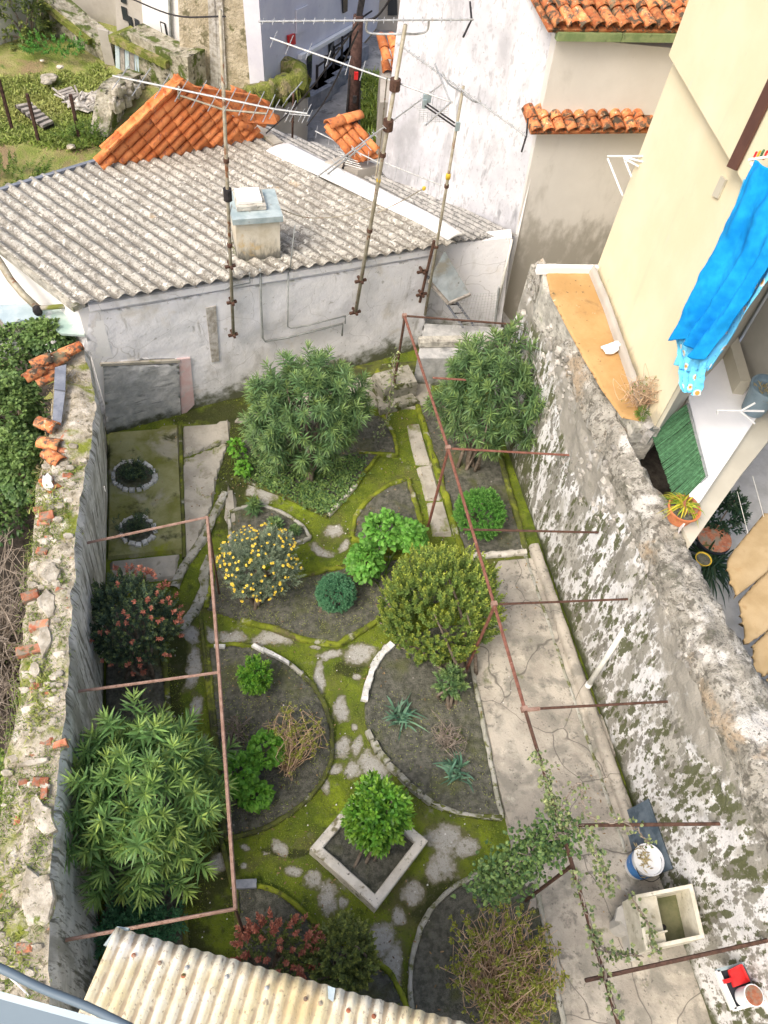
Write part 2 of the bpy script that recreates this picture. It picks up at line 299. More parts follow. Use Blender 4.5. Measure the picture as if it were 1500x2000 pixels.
M_['tile_old'] = mat('old_mottled_tile', (.56, .16, .06), (.74, .32, .13), 14, rough=.85, bump=.7, bscale=60, rand=-.45, layers=[((.11, .085, .06), 11, .47, .60), ((.70, .52, .34), 24, .60, .68), ((.20, .19, .12), 4, .58, .70)])
M_['brick_red'] = mat('red_brick_fragment', (.38, .13, .07), (.55, .24, .14), 14, bump=.8, bscale=60, rand=-.35, layers=[((.30, .26, .20), 14, .46, .60), ((.12, .13, .05), 9, .56, .66)])
M_['rust'] = mat('rusty_painted_steel', (.16, .065, .045), (.25, .11, .08), 20, rough=.7, bump=.4, bscale=150, layers=[((.10, .05, .03), 30, .55, .68), ((.42, .25, .20), 9, .62, .70)])
M_['rust_dark'] = mat('dark_rusty_steel', (.065, .035, .025), (.12, .065, .045), 25, rough=.75, bump=.4, bscale=150)
M_['rust_light'] = mat('pale_rusty_steel', (.26, .16, .12), (.36, .24, .19), 20, rough=.7, bump=.4, bscale=150, layers=[((.16, .08, .05), 30, .58, .68)])
M_['mast'] = mat('weathered_mast_tube', (.30, .27, .19), (.42, .39, .31), 12, rough=.6, metal=.2, bump=.2, layers=[((.22, .10, .05), 8, .56, .64)])
M_['alu'] = mat('dull_aluminium', (.40, .41, .40), (.56, .57, .56), 20, rough=.45, metal=.35, bump=0, layers=[((.38, .34, .28), 20, .60, .70)])
M_['dark'] = mat('dark_fitting', (.02, .02, .022), (.045, .04, .04), 20, bump=.2)
M_['grey_pipe'] = mat('grey_painted_pipe', (.22, .24, .235), (.33, .35, .34), 12, rough=.6, bump=.2)
M_['white_pipe'] = mat('white_plastic_pipe', (.62, .62, .56), (.74, .74, .68), 8, rough=.5, bump=.1, layers=[((.35, .34, .28), 20, .66, .72)])
M_['white_metal'] = mat('white_enamel_metal', (.76, .76, .74), (.84, .84, .82), 8, rough=.4, bump=0)
M_['bluegrey'] = mat('blue_grey_paint', (.36, .46, .50), (.48, .57, .60), 6, rough=.6, bump=.2, layers=[((.42, .34, .20), 3, .58, .72)])
M_['cap_paint'] = mat('pale_blue_cap_paint', (.30, .38, .40), (.44, .52, .53), 6, rough=.7, bump=.3, layers=[((.30, .29, .25), 9, .6, .7)])
M_['chimney'] = mat('ochre_stained_render', (.55, .50, .38), (.68, .64, .54), 4, bump=.5, layers=[((.17, .165, .14), 16, .56, .95, (1, 1, .3), 'z:2.1:2.75', .85), ((.09, .09, .08), 24, .62, .95, (1, 1, .3), 'z:2.1:2.5', .7), ((.55, .40, .18), 3, .58, .72)])
M_['grass'] = mat('rough_grass_ground', (.20, .25, .05), (.32, .34, .10), 1.6, bump=1, bscale=30, bdist=.05, layers=[((.30, .22, .12), .7, .48, .60), ((.36, .33, .14), 2.4, .50, .64), ((.10, .16, .03), 3, .58, .70), ((.36, .33, .12), 5, .66, .74)])
M_['dirt'] = mat('bare_ground', (.10, .085, .06), (.18, .155, .11), 2, bump=.6)
M_['road'] = mat('grey_street_surface', (.20, .205, .215), (.32, .325, .33), 2.5, bump=.5, bscale=30, layers=[((.13, .135, .14), 6, .55, .68), ((.18, .19, .07), 3, .66, .74)])
M_['white_house'] = mat('lilac_white_render', (.62, .62, .70), (.74, .74, .79), 1.2, bump=.15, layers=[((.50, .50, .55), 3, .60, .75)])
M_['white_bright'] = mat('bright_white_render', (.80, .80, .79), (.88, .88, .86), 1.5, bump=.2, layers=[((.45, .44, .42), 4, .66, .76, (1, 1, .5)), ((.25, .25, .22), 12, .70, .75)])
M_['ruin'] = mat('mossy_ruin_stone', (.24, .22, .16), (.48, .45, .36), 6, bump=1, bscale=18, bdist=.05, layers=[((.09, .12, .025), 3.5, .48, .60), ((.06, .055, .04), 9, .58, .66), ((.56, .53, .44), 7, .66, .70)])
M_['gable'] = mat('sandy_gable_render', (.42, .36, .25), (.60, .53, .40), 3, bump=1, bscale=16, bdist=.04, layers=[((.22, .20, .12), 5, .54, .64), ((.14, .15, .05), 3, .58, .70, (1, 1, .7)), ((.10, .08, .05), 14, .66, .70)])
M_['ruin_white'] = mat('peeling_ivory_wall', (.62, .60, .54), (.76, .74, .68), 2, bump=.4, layers=[((.30, .24, .15), 4, .60, .68), ((.16, .17, .10), 2.2, .64, .74)])
M_['grey_gable'] = mat('greyish_gable_render', (.40, .37, .32), (.48, .45, .40), 2, bump=.3, layers=[((.22, .20, .17), 9, .66, .74)])
M_['moss'] = mat('thick_moss', (.14, .17, .03), (.26, .28, .06), 5, bump=1, bscale=30, bdist=.05, layers=[((.34, .29, .15), 4, .5, .64), ((.08, .09, .03), 9, .56, .66)])
M_['wood_grey'] = mat('silvery_old_wood', (.22, .20, .18), (.38, .35, .31), 10, bump=.5)
M_['wood_dark'] = mat('tarred_pole_wood', (.045, .025, .02), (.10, .055, .045), 14, bump=.6, bscale=40)
M_['window'] = mat('dark_window_glass', (.02, .025, .03), (.05, .055, .06), 2, rough=.15, bump=0, spec=.6)
M_['black_gap'] = mat('deep_shade_earth', (.02, .017, .013), (.06, .05, .04), 8, bump=1)  # near-black earth: the shade of gaps and hollows is put into its colour
M_['terracotta'] = mat('terracotta', (.52, .17, .07), (.66, .25, .11), 10, rough=.8, bump=.3, layers=[((.66, .42, .28), 8, .62, .72)])
M_['blue_pot'] = mat('slate_blue_plastic', (.13, .19, .23), (.19, .26, .30), 5, rough=.5, bump=0)
M_['yellow'] = mat('yellow_plastic', (.55, .38, .03), (.70, .50, .06), 9, rough=.5, bump=0)
M_['bucket'] = mat('white_bucket_plastic', (.74, .76, .78), (.84, .85, .86), 9, rough=.4, bump=0, layers=[((.45, .40, .30), 12, .66, .72)])
M_['bucket_blue'] = mat('blue_bucket_print', (.02, .17, .55), (.05, .27, .68), 8, rough=.4, bump=0, layers=[((.75, .80, .85), 14, .60, .64)])
M_['black_board'] = mat('faded_blue_black_board', (.05, .075, .10), (.12, .155, .19), 6, rough=.7, bump=.2)
M_['red'] = mat('red_plastic', (.60, .02, .025), (.72, .04, .04), 8, rough=.4, bump=0)
M_['black_tray'] = mat('black_tray_lining', (.015, .018, .025), (.035, .04, .05), 8, rough=.5, bump=0)
M_['sink'] = mat('cream_stone_sink', (.56, .53, .42), (.74, .71, .60), 7, bump=.5, bscale=60, layers=[((.30, .28, .18), 8, .58, .70), ((.14, .15, .06), 16, .66, .72)])
M_['sink_in'] = mat('slimy_sink_bottom', (.10, .11, .05), (.17, .17, .09), 7, rough=.4, bump=.3)
M_['silver'] = mat('grey_concrete_apron', (.44, .43, .39), (.54, .53, .49), 5, bump=.3)
M_['cloth_blue'] = mat('bright_blue_cotton', (.005, .27, .72), (.015, .38, .86), 4, rough=.85, bump=.2, bscale=200, spec=.15)
M_['cloth_print'] = mat('flower_printed_cotton', (.14, .58, .92), (.18, .64, .95), 20, rough=.9, bump=0, layers=[
    ((.66, .70, .66), 9, .28, .33, None, 'voro'), ((.56, .30, .07), 9, .17, .21, None, 'voro'), ((.06, .18, .42), 24, .12, .18, (1, 1, 1), 'voro', .6)], spec=.15)
M_['tan'] = mat('tan_canvas', (.44, .32, .165), (.52, .39, .22), 3, rough=.9, bump=.3, bscale=90, layers=[((.43, .29, .14), 8, .6, .75)])
M_['reed'] = mat('green_reed', (.06, .15, .07), (.10, .24, .12), 30, rough=.8, bump=.2, rand=.35)
M_['brown_trim'] = mat('chocolate_trim_paint', (.10, .045, .035), (.13, .06, .045), 4, rough=.6, bump=0)
M_['paper'] = mat('crumpled_white_paper', (.80, .82, .86), (.88, .88, .90), 20, bump=.3)
M_['slate'] = mat('blue_grey_slate', (.16, .18, .22), (.26, .28, .32), 8, rough=.6, bump=.2)
M_['rail'] = mat('pale_blue_rail_paint', (.36, .46, .52), (.42, .52, .57), 6, rough=.35, bump=0, spec=.5)
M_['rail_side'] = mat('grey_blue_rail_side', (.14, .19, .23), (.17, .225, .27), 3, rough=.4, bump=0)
M_['algae_glass'] = mat('algae_green_sheet', (.30, .42, .38), (.45, .54, .50), 5, rough=.3, bump=0, layers=[((.70, .74, .74), 6, .58, .7)])
M_['wall_moss'] = mat('dark_ivy_bark', (.09, .065, .04), (.17, .13, .09), 20, bump=.5)
M_['bark'] = mat('grey_shrub_bark', (.13, .10, .07), (.24, .20, .16), 20, bump=.6, bscale=90)
M_['twig'] = mat('dry_reddish_twig', (.42, .28, .18), (.60, .45, .29), 14, bump=0, rand=.3)
M_['twig_grey'] = mat('dry_grey_twig', (.22, .18, .14), (.36, .31, .26), 14, bump=0, rand=.3)
LF = {
 'oleander': leafmat('oleander_leaf', (.105, .20, .08), (.30, .42, .12)),
 'oleander_deep': leafmat('oleander_leaf_fresh', (.12, .25, .075), (.38, .50, .11)),
 'laurel': leafmat('glossy_upright_leaf', (.145, .235, .055), (.50, .56, .09)),
 'box': leafmat('box_leaf', (.07, .22, .11), (.16, .36, .17)),
 'dome': leafmat('dome_shrub_leaf', (.08, .25, .04), (.20, .42, .08)),
 'broad': leafmat('broad_light_leaf', (.11, .32, .045), (.22, .48, .08), transl=.35),
 'broad2': leafmat('broad_bright_leaf', (.11, .33, .03), (.24, .50, .06), transl=.35),
 'euryops': leafmat('grey_green_feathery_leaf', (.20, .27, .18), (.42, .48, .31)),
 'photinia': leafmat('dark_hedge_leaf', (.065, .115, .075), (.25, .32, .10)),
 'coral': leafmat('coral_new_leaf', (.46, .16, .11), (.62, .32, .22)),
 'lemon': leafmat('citrus_leaf', (.09, .27, .03), (.28, .48, .05), rough=.4),
 'ivy': leafmat('ivy_leaf', (.06, .14, .05), (.22, .33, .09)),
 'ivy_pale': leafmat('variegated_ivy_leaf', (.10, .17, .07), (.42, .47, .20)),
 'iris': leafmat('blue_green_blade', (.10, .23, .15), (.22, .38, .24)),
 'olive': leafmat('olive_shrub_leaf', (.14, .19, .06), (.34, .38, .08)),
 'sparse': leafmat('sparse_yellow_green_leaf', (.24, .27, .04), (.44, .45, .08)),
 'weed': leafmat('weed_leaf', (.10, .18, .03), (.26, .33, .06)),
 'straw': leafmat('dry_straw', (.32, .26, .13), (.45, .38, .2)),
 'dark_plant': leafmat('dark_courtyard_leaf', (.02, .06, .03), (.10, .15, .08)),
 'spider': leafmat('spider_plant_blade', (.20, .34, .03), (.62, .50, .05)),
 'petal': leafmat('yellow_petal', (.86, .66, .09), (.92, .80, .22), transl=.2),
 'litter': leafmat('dry_brown_leaf', (.16, .09, .045), (.38, .26, .12), transl=.05),
 'mossblade': leafmat('moss_strand', (.12, .17, .02), (.28, .34, .03), transl=.1),
 'grassblade': leafmat('grass_blade', (.22, .30, .06), (.42, .43, .14)),
}

# ---------------------------------------------------------------- leaves and shrubs
PROF = {'lance': [(0, .25), (.3, 1), (.65, .8), (1, 0.04)], 'oval': [(0, .2), (.3, .95), (.7, .9), (1, .1)], 'round': [(0, .35), (.25, .95), (.65, 1), (1, .35)], 'blade': [(0, .8), (.4, 1), (.75, .7), (1, .03)]}
def norm(a): return a/(np.linalg.norm(a, axis=-1, keepdims=True)+1e-9)
def leaves(mb, P, D, L, Wd, prof='lance', droop=.15, tint=None, fold=.25):
    n = len(P); D = norm(D); L = np.broadcast_to(L, (n,)); Wd = np.broadcast_to(Wd, (n,))
    U = norm(A(0, 0, 1)+rng.normal(0, .35, (n, 3))); Sd = norm(np.cross(D, U)); N = np.cross(Sd, D)
    pr = PROF[prof]; k = len(pr); V = np.zeros((n, k, 2, 3))
    for i, (t, w) in enumerate(pr):
        c = P+D*(L*t)[:, None]-A(0, 0, 1)*(droop*t*t*L)[:, None]
        for j, sg in enumerate((-1, 1)): V[:, i, j] = c+Sd*(sg*w*Wd/2)[:, None]+N*(fold*w*Wd/2*(1 if j else .2))[:, None]
    base = (np.arange(n)*2*k)[:, None]
    q = np.concatenate([base+A(2*i, 2*i+1, 2*i+3, 2*i+2).astype(int) for i in range(k-1)], 0).astype(int)
    tt = np.repeat(rng.random(n)*.4 if tint is None else np.broadcast_to(tint, (n,)), 2*k)
    mb.add(V.reshape(-1, 3), q, tt)
def rnd_dirs(n, zmin=-.3):
    d = norm(rng.normal(0, 1, (n*4+30, 3))); d = d[d[:, 2] > zmin][:n]; return d
def crown_pts(c, r, n, zmin=-.5, inner=.55, lump=.22, seed=0):
    d = rnd_dirs(n, zmin); k = 1+lump*fbm(d*1.0+seed, 2.2, 3)*2
    t = inner+(1-inner)*rng.random(len(d))**.6
    return A(*c)+d*A(*r)*(k*t)[:, None], d, t
def stems(name, base, targets, mt, parent, r0=.03, r1=.008, spread=.08):
    mb = MB()
    for i, tg in enumerate(targets):
        b = A(*base)+A(rng.normal(0, spread), rng.normal(0, spread), 0); m = (b+tg)/2+A(*(rng.normal(0, .06, 3))); m[2] = b[2]+(tg[2]-b[2])*.55
        mb.tube(arc([b-A(0, 0, .05), m, tg], 4), np.linspace(r0, r1, 9), 6)
    return mb.build(name, mt, parent, smooth=True)
def whorl(mb, p, d, n, sl, L, Wd, ang=55, prof='lance', young=.9, droop=.15):
    """leaves around shoots: p, d = shoot bases and directions"""
    m = len(p); d = norm(d); a = norm(np.cross(d, A(.3, .2, .9))); b = np.cross(d, a)
    t = np.tile(np.linspace(0, 1, n), m)+rng.uniform(-.03, .03, n*m); i = np.repeat(np.arange(m), n)
    th = np.tile(np.arange(n)*2.39996, m)+np.repeat(rng.random(m)*6.28, n)
    an = np.radians(ang)*(1.15-.75*t)+rng.normal(0, .12, n*m)
    D = d[i]*np.cos(an)[:, None]+(a[i]*np.cos(th)[:, None]+b[i]*np.sin(th)[:, None])*np.sin(an)[:, None]
    sz = 1-.35*np.clip(t, 0, 1)**3; tn = np.clip(t**2*young*np.repeat(rng.uniform(.35, 1, m), n), 0, 1)
    slv = np.repeat(np.broadcast_to(sl, (m,)), n)
    leaves(mb, p[i]+d[i]*(t*slv)[:, None], D, L*sz*rng.uniform(.8, 1.15, n*m), Wd*sz, prof, droop, tn)
def shrub(name, label, cat, base, c, r, leaf, n, nl, sl, L, Wd, ang=55, prof='lance', up=.5, zmin=-.55, inner=.55, lump=.22, bark='bark', limbs=9, r0=.028, group=None, droop=.15, young=.9, seed=1):
    t = thing(name, label, cat, base, group)
    p, d, q = crown_pts(c, r, n, zmin, inner, lump, seed)
    mb = MB(); dd = norm(d+A(0, 0, up)+rng.normal(0, .18, d.shape)); whorl(mb, p-dd*sl*.6, dd, nl, sl, L, Wd, ang, prof, young, droop)
    mb.build('crown', LF[leaf], t)
    if limbs: stems('trunk', base, p[rng.choice(len(p), limbs)], M_[bark], t, r0)
    return t

# ================================================================ GROUND
def ground_grid(x0, x1, y0, y1, st):
    xs = np.arange(x0, x1+st/2, st); ys = np.arange(y0, y1+st/2, st); X, Y = np.meshgrid(xs, ys, indexing='ij'); return np.stack([X, Y, np.zeros_like(X)], -1)
mb = MB(); mb.add([(-250, -250, -.06), (250, -250, -.06), (250, 400, -.06), (-250, 400, -.06)], [(0, 1, 2, 3)])
prop(mb.build('ground', M_['dirt']), kind='structure')
BARE = [(489,963,18,10),(520,968,15,13),(652,1036,20,13),(630,1076,24,13),(668,1066,13,11),(412,1237,13,20),(455,1237,32,17),(532,1249,40,16),(640,1280,26,12),(607,1260,12,5),
 (706,1282,38,22),(627,1325,13,32),(668,1384,18,24),(693,1418,8,9),(675,1458,16,22),(704,1458,11,22),(663,1495,13,13),(693,1499,15,18),(733,1498,27,32),(643,1528,9,18),
 (872,1640,40,34),(868,1685,34,34),(915,1652,18,22),(842,1708,20,22),(797,1742,24,22),(547,1655,17,15),(516,1667,10,5),(477,1662,14,9),(423,1690,17,19),(466,1699,10,6),
 (575,1699,15,13),(610,1720,20,22),(640,1752,26,34),(670,1768,8,12),(768,1785,13,22),(740,1838,26,40),(765,1890,22,50),(370,1305,16,42),(388,1385,12,28),(372,1240,14,24),(395,1480,10,40),(700,1330,8,8)]
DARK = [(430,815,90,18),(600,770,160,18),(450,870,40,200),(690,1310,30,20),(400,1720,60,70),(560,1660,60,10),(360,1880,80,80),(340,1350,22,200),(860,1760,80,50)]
G = ground_grid(-1.9, 4.05, -1.4, 9.6, .024)
PX = np.array([proj(p) for p in G.reshape(-1, 3)])
PXn = PX+np.stack([fbm(G.reshape(-1, 3), 3.2, 4), fbm(G.reshape(-1, 3)+7, 3.2, 4)], -1)*26
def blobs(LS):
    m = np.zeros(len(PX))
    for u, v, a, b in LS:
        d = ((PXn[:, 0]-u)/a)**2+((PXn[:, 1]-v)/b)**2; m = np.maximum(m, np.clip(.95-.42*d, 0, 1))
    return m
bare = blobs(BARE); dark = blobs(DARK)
G[..., 2] = -.012+(fbm(G, 7, 4)*.018+fbm(G, 26, 3)*.012)*(1-bare.reshape(G.shape[:2])*.8)-bare.reshape(G.shape[:2])*.006
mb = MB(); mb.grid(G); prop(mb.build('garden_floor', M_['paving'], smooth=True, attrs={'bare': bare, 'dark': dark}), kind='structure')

def sheet(name, px, z, mt, kind='structure', th=.03, rough=.008, lab=None, step=.06):
    """a slab whose outline is given on the level z"""
    P = np.array([at(u, v, z) for u, v in px]); mb = MB()
    mb.prism(P-A(0, 0, th), (0, 0, th)); o = mb.build(name, mt); return prop(o, kind=kind)
def inside(P, poly):
    x, y = P[:, 0], P[:, 1]; c = np.zeros(len(P), bool); n = len(poly); j = n-1
    for i in range(n):
        xi, yi = poly[i][:2]; xj, yj = poly[j][:2]
        cnd = ((yi > y) != (yj > y)) & (x < (xj-xi)*(y-yi)/(yj-yi+1e-12)+xi); c ^= cnd; j = i
    return c
def edge_dist(P, poly):
    d = np.full(len(P), 9.)
    for i in range(len(poly)):
        a = A(*poly[i][:2]); b = A(*poly[(i+1) % len(poly)][:2]); ab = b-a; t = np.clip(((P[:, :2]-a)@ab)/(ab@ab+1e-12), 0, 1)
        d = np.minimum(d, np.linalg.norm(P[:, :2]-a-t[:, None]*ab, axis=1))
    return d
def patch(poly, z, st=.035, dome=0, n1=.012, s1=9, skirt=.06):
    """uneven sheet filling an outline; its rim dips under"""
    poly = np.asarray(poly); lo = poly[:, :2].min(0)-st; hi = poly[:, :2].max(0)+st
    g = ground_grid(lo[0], hi[0], lo[1], hi[1], st); P = g.reshape(-1, 3); ins = inside(P, poly); ed = edge_dist(P, poly)
    near = ins | (ed < st*1.5); zz = z+fbm(P, s1, 4)*n1*2+dome*np.clip(ed, 0, .3); zz = np.where(ins, zz, z-skirt); P[:, 2] = zz
    out = near & ~ins
    if out.any():
        Q = P[out][:, :2]; bd = np.full(len(Q), 9.); bp_ = Q.copy()
        for i in range(len(poly)):
            a = A(*poly[i][:2]); b = A(*poly[(i+1) % len(poly)][:2]); ab = b-a; t = np.clip(((Q-a)@ab)/(ab@ab+1e-12), 0, 1); c = a+t[:, None]*ab; d = np.linalg.norm(Q-c, axis=1); k = d < bd; bd[k] = d[k]; bp_[k] = c[k]
        P[out, :2] = bp_
    nu, nv = g.shape[:2]; idx = np.arange(nu*nv).reshape(nu, nv)
    q = np.stack([idx[:-1, :-1], idx[1:, :-1], idx[1:, 1:], idx[:-1, 1:]], -1).reshape(-1, 4); q = q[near[q].all(1)]
    used = np.unique(q); mp = np.full(nu*nv, -1); mp[used] = np.arange(len(used)); return P[used], mp[q]
def ribbon(P, w, h, z0=-.03, jig=.12, seed=0, closed=False, st=.05):
    """kerb running along a line: worn, uneven top"""
    P = np.asarray(P, float); n0 = len(P); L = np.linalg.norm(np.diff(P[:, :2], axis=0), axis=1); s = np.r_[0, np.cumsum(L)]; n = max(3, int(s[-1]/st)); q = np.linspace(0, s[-1], n)
    C = np.stack([np.interp(q, s, P[:, 0]), np.interp(q, s, P[:, 1]), np.zeros(n)], -1); T = norm(np.gradient(C, axis=0)); Nn = np.stack([-T[:, 1], T[:, 0], 0*q], -1)
    rows = []
    for o, hh in ((-.5, z0), (-.5, h*.75), (-.36, h), (0, h*1.03), (.36, h), (.5, h*.75), (.5, z0)):
        r = C+Nn*(o*w); r[:, 2] = hh; r = r+(fbm(r*A(1, 1, 3)+seed, 9, 3)*w*jig)[:, None]*(Nn+A(0, 0, .6)); rows.append(r)
    return np.stack(rows, 1)
BEDN = [0]; KERBPTS = []
def bed(label, px, mt='kerb', w=.05, h=.05, kerb=None, soilz=.015, closed=True, name='flower_bed'):
    P = np.array([at(u, v, h*.5) for u, v in px]); c = P.mean(0); c[2] = 0
    t = thing(name, label, 'flower bed', c); mb = MB(); v, f = patch(P, soilz+.012, n1=.016); mb.add(v, f); mb.build('soil', M_['soil'], t, smooth=True)
    segs = kerb if kerb is not None else [(list(range(len(px)))+([0] if closed else []), mt)]
    for ids, m in segs:
        Q = np.array([at(*px[i], h*.5) for i in ids]); mb = MB(); mb.grid(ribbon(Q, w, h, seed=BEDN[0], jig=.38, st=.035)); KERBPTS.extend(list(ribbon(Q, w, h, seed=BEDN[0], jig=.38, st=.035)[:, 3]) if 'grey' not in m and m != 'planter' else []); mb.build('kerb', M_[m], t, smooth=True); BEDN[0] += 3
    return t
def cpx(P, n=5): return [tuple(p) for p in arc(np.array(P, float), n)]
# bed A: D-shaped, left
a_ = cpx([(405,1262),(470,1260),(520,1272),(572,1303),(615,1345),(642,1400),(650,1455),(640,1505),(610,1552),(562,1592),(505,1622),(440,1638)]); nA = len(a_)
bedA = bed('D-shaped flower bed with low mossy kerb holding a bare twiggy shrub', a_, kerb=[(list(range(0, 12)), 'kerb'), (list(range(11, 18)), 'kerb_grey'), (list(range(17, nA)), 'kerb_dark'), ([nA-1, 0], 'kerb_dark')])
# bed B: D-shaped, right
b_ = cpx([(905,1215),(850,1225),(795,1240),(755,1262),(728,1300),(716,1345),(712,1400),(722,1435),(748,1478),(788,1522),(835,1562),(895,1588),(980,1598)])
nB = len(b_)
bedB = bed('D-shaped flower bed with two blue-green iris clumps beside the concrete path', b_, kerb=[(list(range(15, 21)), 'kerb_grey'), (list(range(35, nB)), 'kerb_grey'), (list(range(50, nB)), 'kerb_dark'), ([nB-1, 0], 'kerb_grey')])
c_ = cpx([(462,1735),(505,1730),(548,1745),(590,1780),(640,1826),(700,1856),(760,1900),(800,1975)])+[(800,2150),(470,2150)]
bed('flower bed with coral-tipped shrub at the bottom, left of the forked bare path', c_, kerb=[(list(range(3, 36)), 'kerb'), ([len(c_)-1, 0], 'kerb_dark')])
d_ = cpx([(1040,1690),(985,1692),(940,1702),(885,1735),(838,1782),(812,1842),(802,1905),(806,1995),(815,2100)])+[(1140,2200)]
bed('flower bed with grey curved kerb under the big tangled twiggy shrub', d_, kerb=[(list(range(3, 41)), 'kerb_grey'), ([len(d_)-1, 0], 'kerb_grey')])
e_ = [(402,1188),(425,1080),(470,1100),(575,1128),(680,1104),(800,1085),(905,1120),(870,1180),(740,1210),(660,1260),(592,1248),(530,1226),(470,1212)]
bed('wide flower bed with V-shaped mossy kerb holding the ball shrub and yellow daisy bush', e_, mt='kerb', w=.07, kerb=[([12, 11, 10, 9, 8, 7], 'kerb'), ([3, 4, 5], 'kerb'), ([0, 1], 'kerb')])
f_ = cpx([(688,1050),(695,1010),(722,975),(760,948),(797,936)])+[(812,985),(828,1045),(760,1075)]
bed('small fan-shaped flower bed with bright moss kerb beside the slab path', f_, w=.06)
g_ = [(448,1000)]+cpx([(500,984),(548,1000),(588,1024),(607,1050)])+[(575,1062),(500,1080),(450,1075)]
bed('small flower bed with agave-like rosettes above the yellow daisy bush', g_, mt='kerb_grey', w=.045)
h_ = [(455,930),(545,962),(640,1008),(695,946),(742,885),(715,800),(560,800),(470,860)]
bed('pointed flower bed under the tall oleander by the white wall', h_, mt='kerb_dark', kerb=[([0, 1, 2], 'kerb_dark'), ([2, 3], 'planter'), ([3, 4], 'kerb')])
i_ = [(700,884),(776,888),(770,850),(748,812),(700,800)]
bed('small triangular flower bed near the far rusty post', i_, kerb=[([0, 1, 2, 3], 'kerb')])
j_ = [(815,792),(860,930),(905,1088),(1028,1078),(985,920),(945,790),(880,770)]
bed('long flower bed along the right wall with low concrete end kerb', j_, kerb=[([2, 3], 'planter'), ([0, 1, 2], 'kerb'), ([3, 4, 5], 'kerb_dark')], w=.08)
n_ = [(205,1180),(300,1180),(325,1330),(345,1600),(362,1800),(370,1990),(190,1990),(205,1700)]
bed('shaded flower bed under the left garden wall with the front oleander', n_, kerb=[([1, 2, 3, 4, 5], 'kerb_dark')], w=.06)

# bright edging stones set into the kerbs
def edging(parent, pts, z, mt, sz, name='edging_stone', seed=0, k=1):
    me = chunkmesh(name, seed+2, mt, n=4, taper=.88)
    P = np.array([at(u, v, z) for u, v in pts]); T = np.gradient(P, axis=0)
    for i, p in enumerate(P):
        a = math.atan2(T[i][1], T[i][0])+rng.normal(0, .08); s_ = A(*sz)*rng.uniform(.85, 1.2, 3)
        inst(name, me, parent, p+A(0, 0, rng.normal(0, .006)), rotz(a), s_*1.15)
edging(bedB, cpx([(762,1262),(748,1276),(737,1290),(728,1308),(721,1330),(715,1348),(713,1362)], 2), .05, 'edge_white', (.075, .075, .07))
edging(bedB, [(722,1436),(735,1459),(749,1480),(768,1502),(789,1523),(811,1544),(835,1562)], .05, 'kerb_grey', (.12, .065, .07))
edging(bedA, [(505,1267),(522,1273),(538,1281),(554,1290)], .06, 'edge_white', (.14, .045, .05), seed=4)
edging(bedA, [(432,1262),(424,1262)], .06, 'edge_white', (.08, .04, .05), seed=4)
mb = MB(); q = at(481, 1727, .07); mb.box(q, (.20, .08, .07), rotz(-.12)); prop(mb.build('loose_brick', M_['slate'], loc=q), 'pale grey brick lying at the corner of the coral-tipped shrub bed', 'brick')

# left paved area with two ring beds
P4 = [(208,845),(350,828),(357,1078),(208,1090)]
def slab(name, px, z, mt, th=.05, n1=.01, st=.05, kind='structure', attrs=None):
    P = np.array([at(u, v, z) for u, v in px]); v, f = patch(P, z, st=st, n1=n1, s1=4, skirt=th); mb = MB(); mb.add(v, f); return prop(mb.build(name, mt, smooth=False), kind=kind)
M_['pad'] = mat('algae_covered_slab', (.19, .20, .05), (.33, .33, .16), 2.6, bump=.7, bscale=50, layers=[((.38, .36, .27), 2.0, .54, .68), ((.07, .075, .03), 3.4, .56, .70), ((.24, .28, .02), 3, .60, .74)])
slab('paved_pad', P4, .03, M_['pad'], n1=.004)
slab('concrete_slab', [(356,832),(450,820),(448,858),(356,892)], .03, M_['pale_concrete'], n1=.003)
slab('concrete_slab', [(356,896),(447,862),(425,925),(415,985),(400,1020),(372,1090),(358,1100)], .028, M_['pale_concrete'], n1=.003)
slab('concrete_slab', [(212,1094),(350,1080),(345,1130),(214,1140)], .028, M_['pale_concrete'], n1=.003)
slab('concrete_slab', [(450,822),(520,790),(700,735),(850,735),(830,800),(700,790),(560,830)], .02, M_['pale_concrete'], n1=.004)
slab('concrete_slab', [(445,945),(460,965),(466,1010),(452,1030),(436,1010)], .03, M_['pale_concrete'], n1=.006)
slab('path_slab', [(794, 826), (818, 828), (845, 905), (812, 905)], .035, M_['pale_concrete'], n1=.004)
slab('path_slab', [(813, 908), (846, 908), (866, 975), (832, 975)], .035, M_['pale_concrete'], n1=.004)
slab('path_slab', [(833, 978), (867, 978), (885, 1044), (846, 1044)], .035, M_['pale_concrete'], n1=.004)
# the rubble kerb that curves from the left pergola post
KT = thing('curved_kerb', 'rough curved concrete kerb winding past the red-tipped shrub to the left pergola corner', 'kerb', at(400, 1100, 0))
mb = MB(); mb.grid(ribbon([at(u, v, .05) for u, v in cpx([(440,960),(415,1010),(398,1045),(375,1080),(352,1115),(340,1145)])], .10, .05, jig=.35)); mb.build('kerb_length', M_['kerb_grey'], KT, smooth=True)
mb = MB(); mb.grid(ribbon([at(u, v, .05) for u, v in cpx([(412,1085),(400,1110),(400,1140),(388,1175),(368,1205),(350,1225)])], .12, .05, seed=5, jig=.35)); mb.build('kerb_length', M_['kerb_grey'], KT, smooth=True)
mb = MB(); mb.grid(ribbon([at(u, v, .03) for u, v in [(352,832),(356,960),(360,1090)]], .05, .05, seed=8)); mb.build('kerb_length', M_['kerb_dark'], KT, smooth=True)
mb = MB(); mb.grid(ribbon([at(u, v, .03) for u, v in [(392,1210),(402,1300),(418,1450),(432,1640),(455,1735)]], .05, .045, seed=9)); mb.build('kerb_length', M_['kerb_dark'], KT, smooth=True)
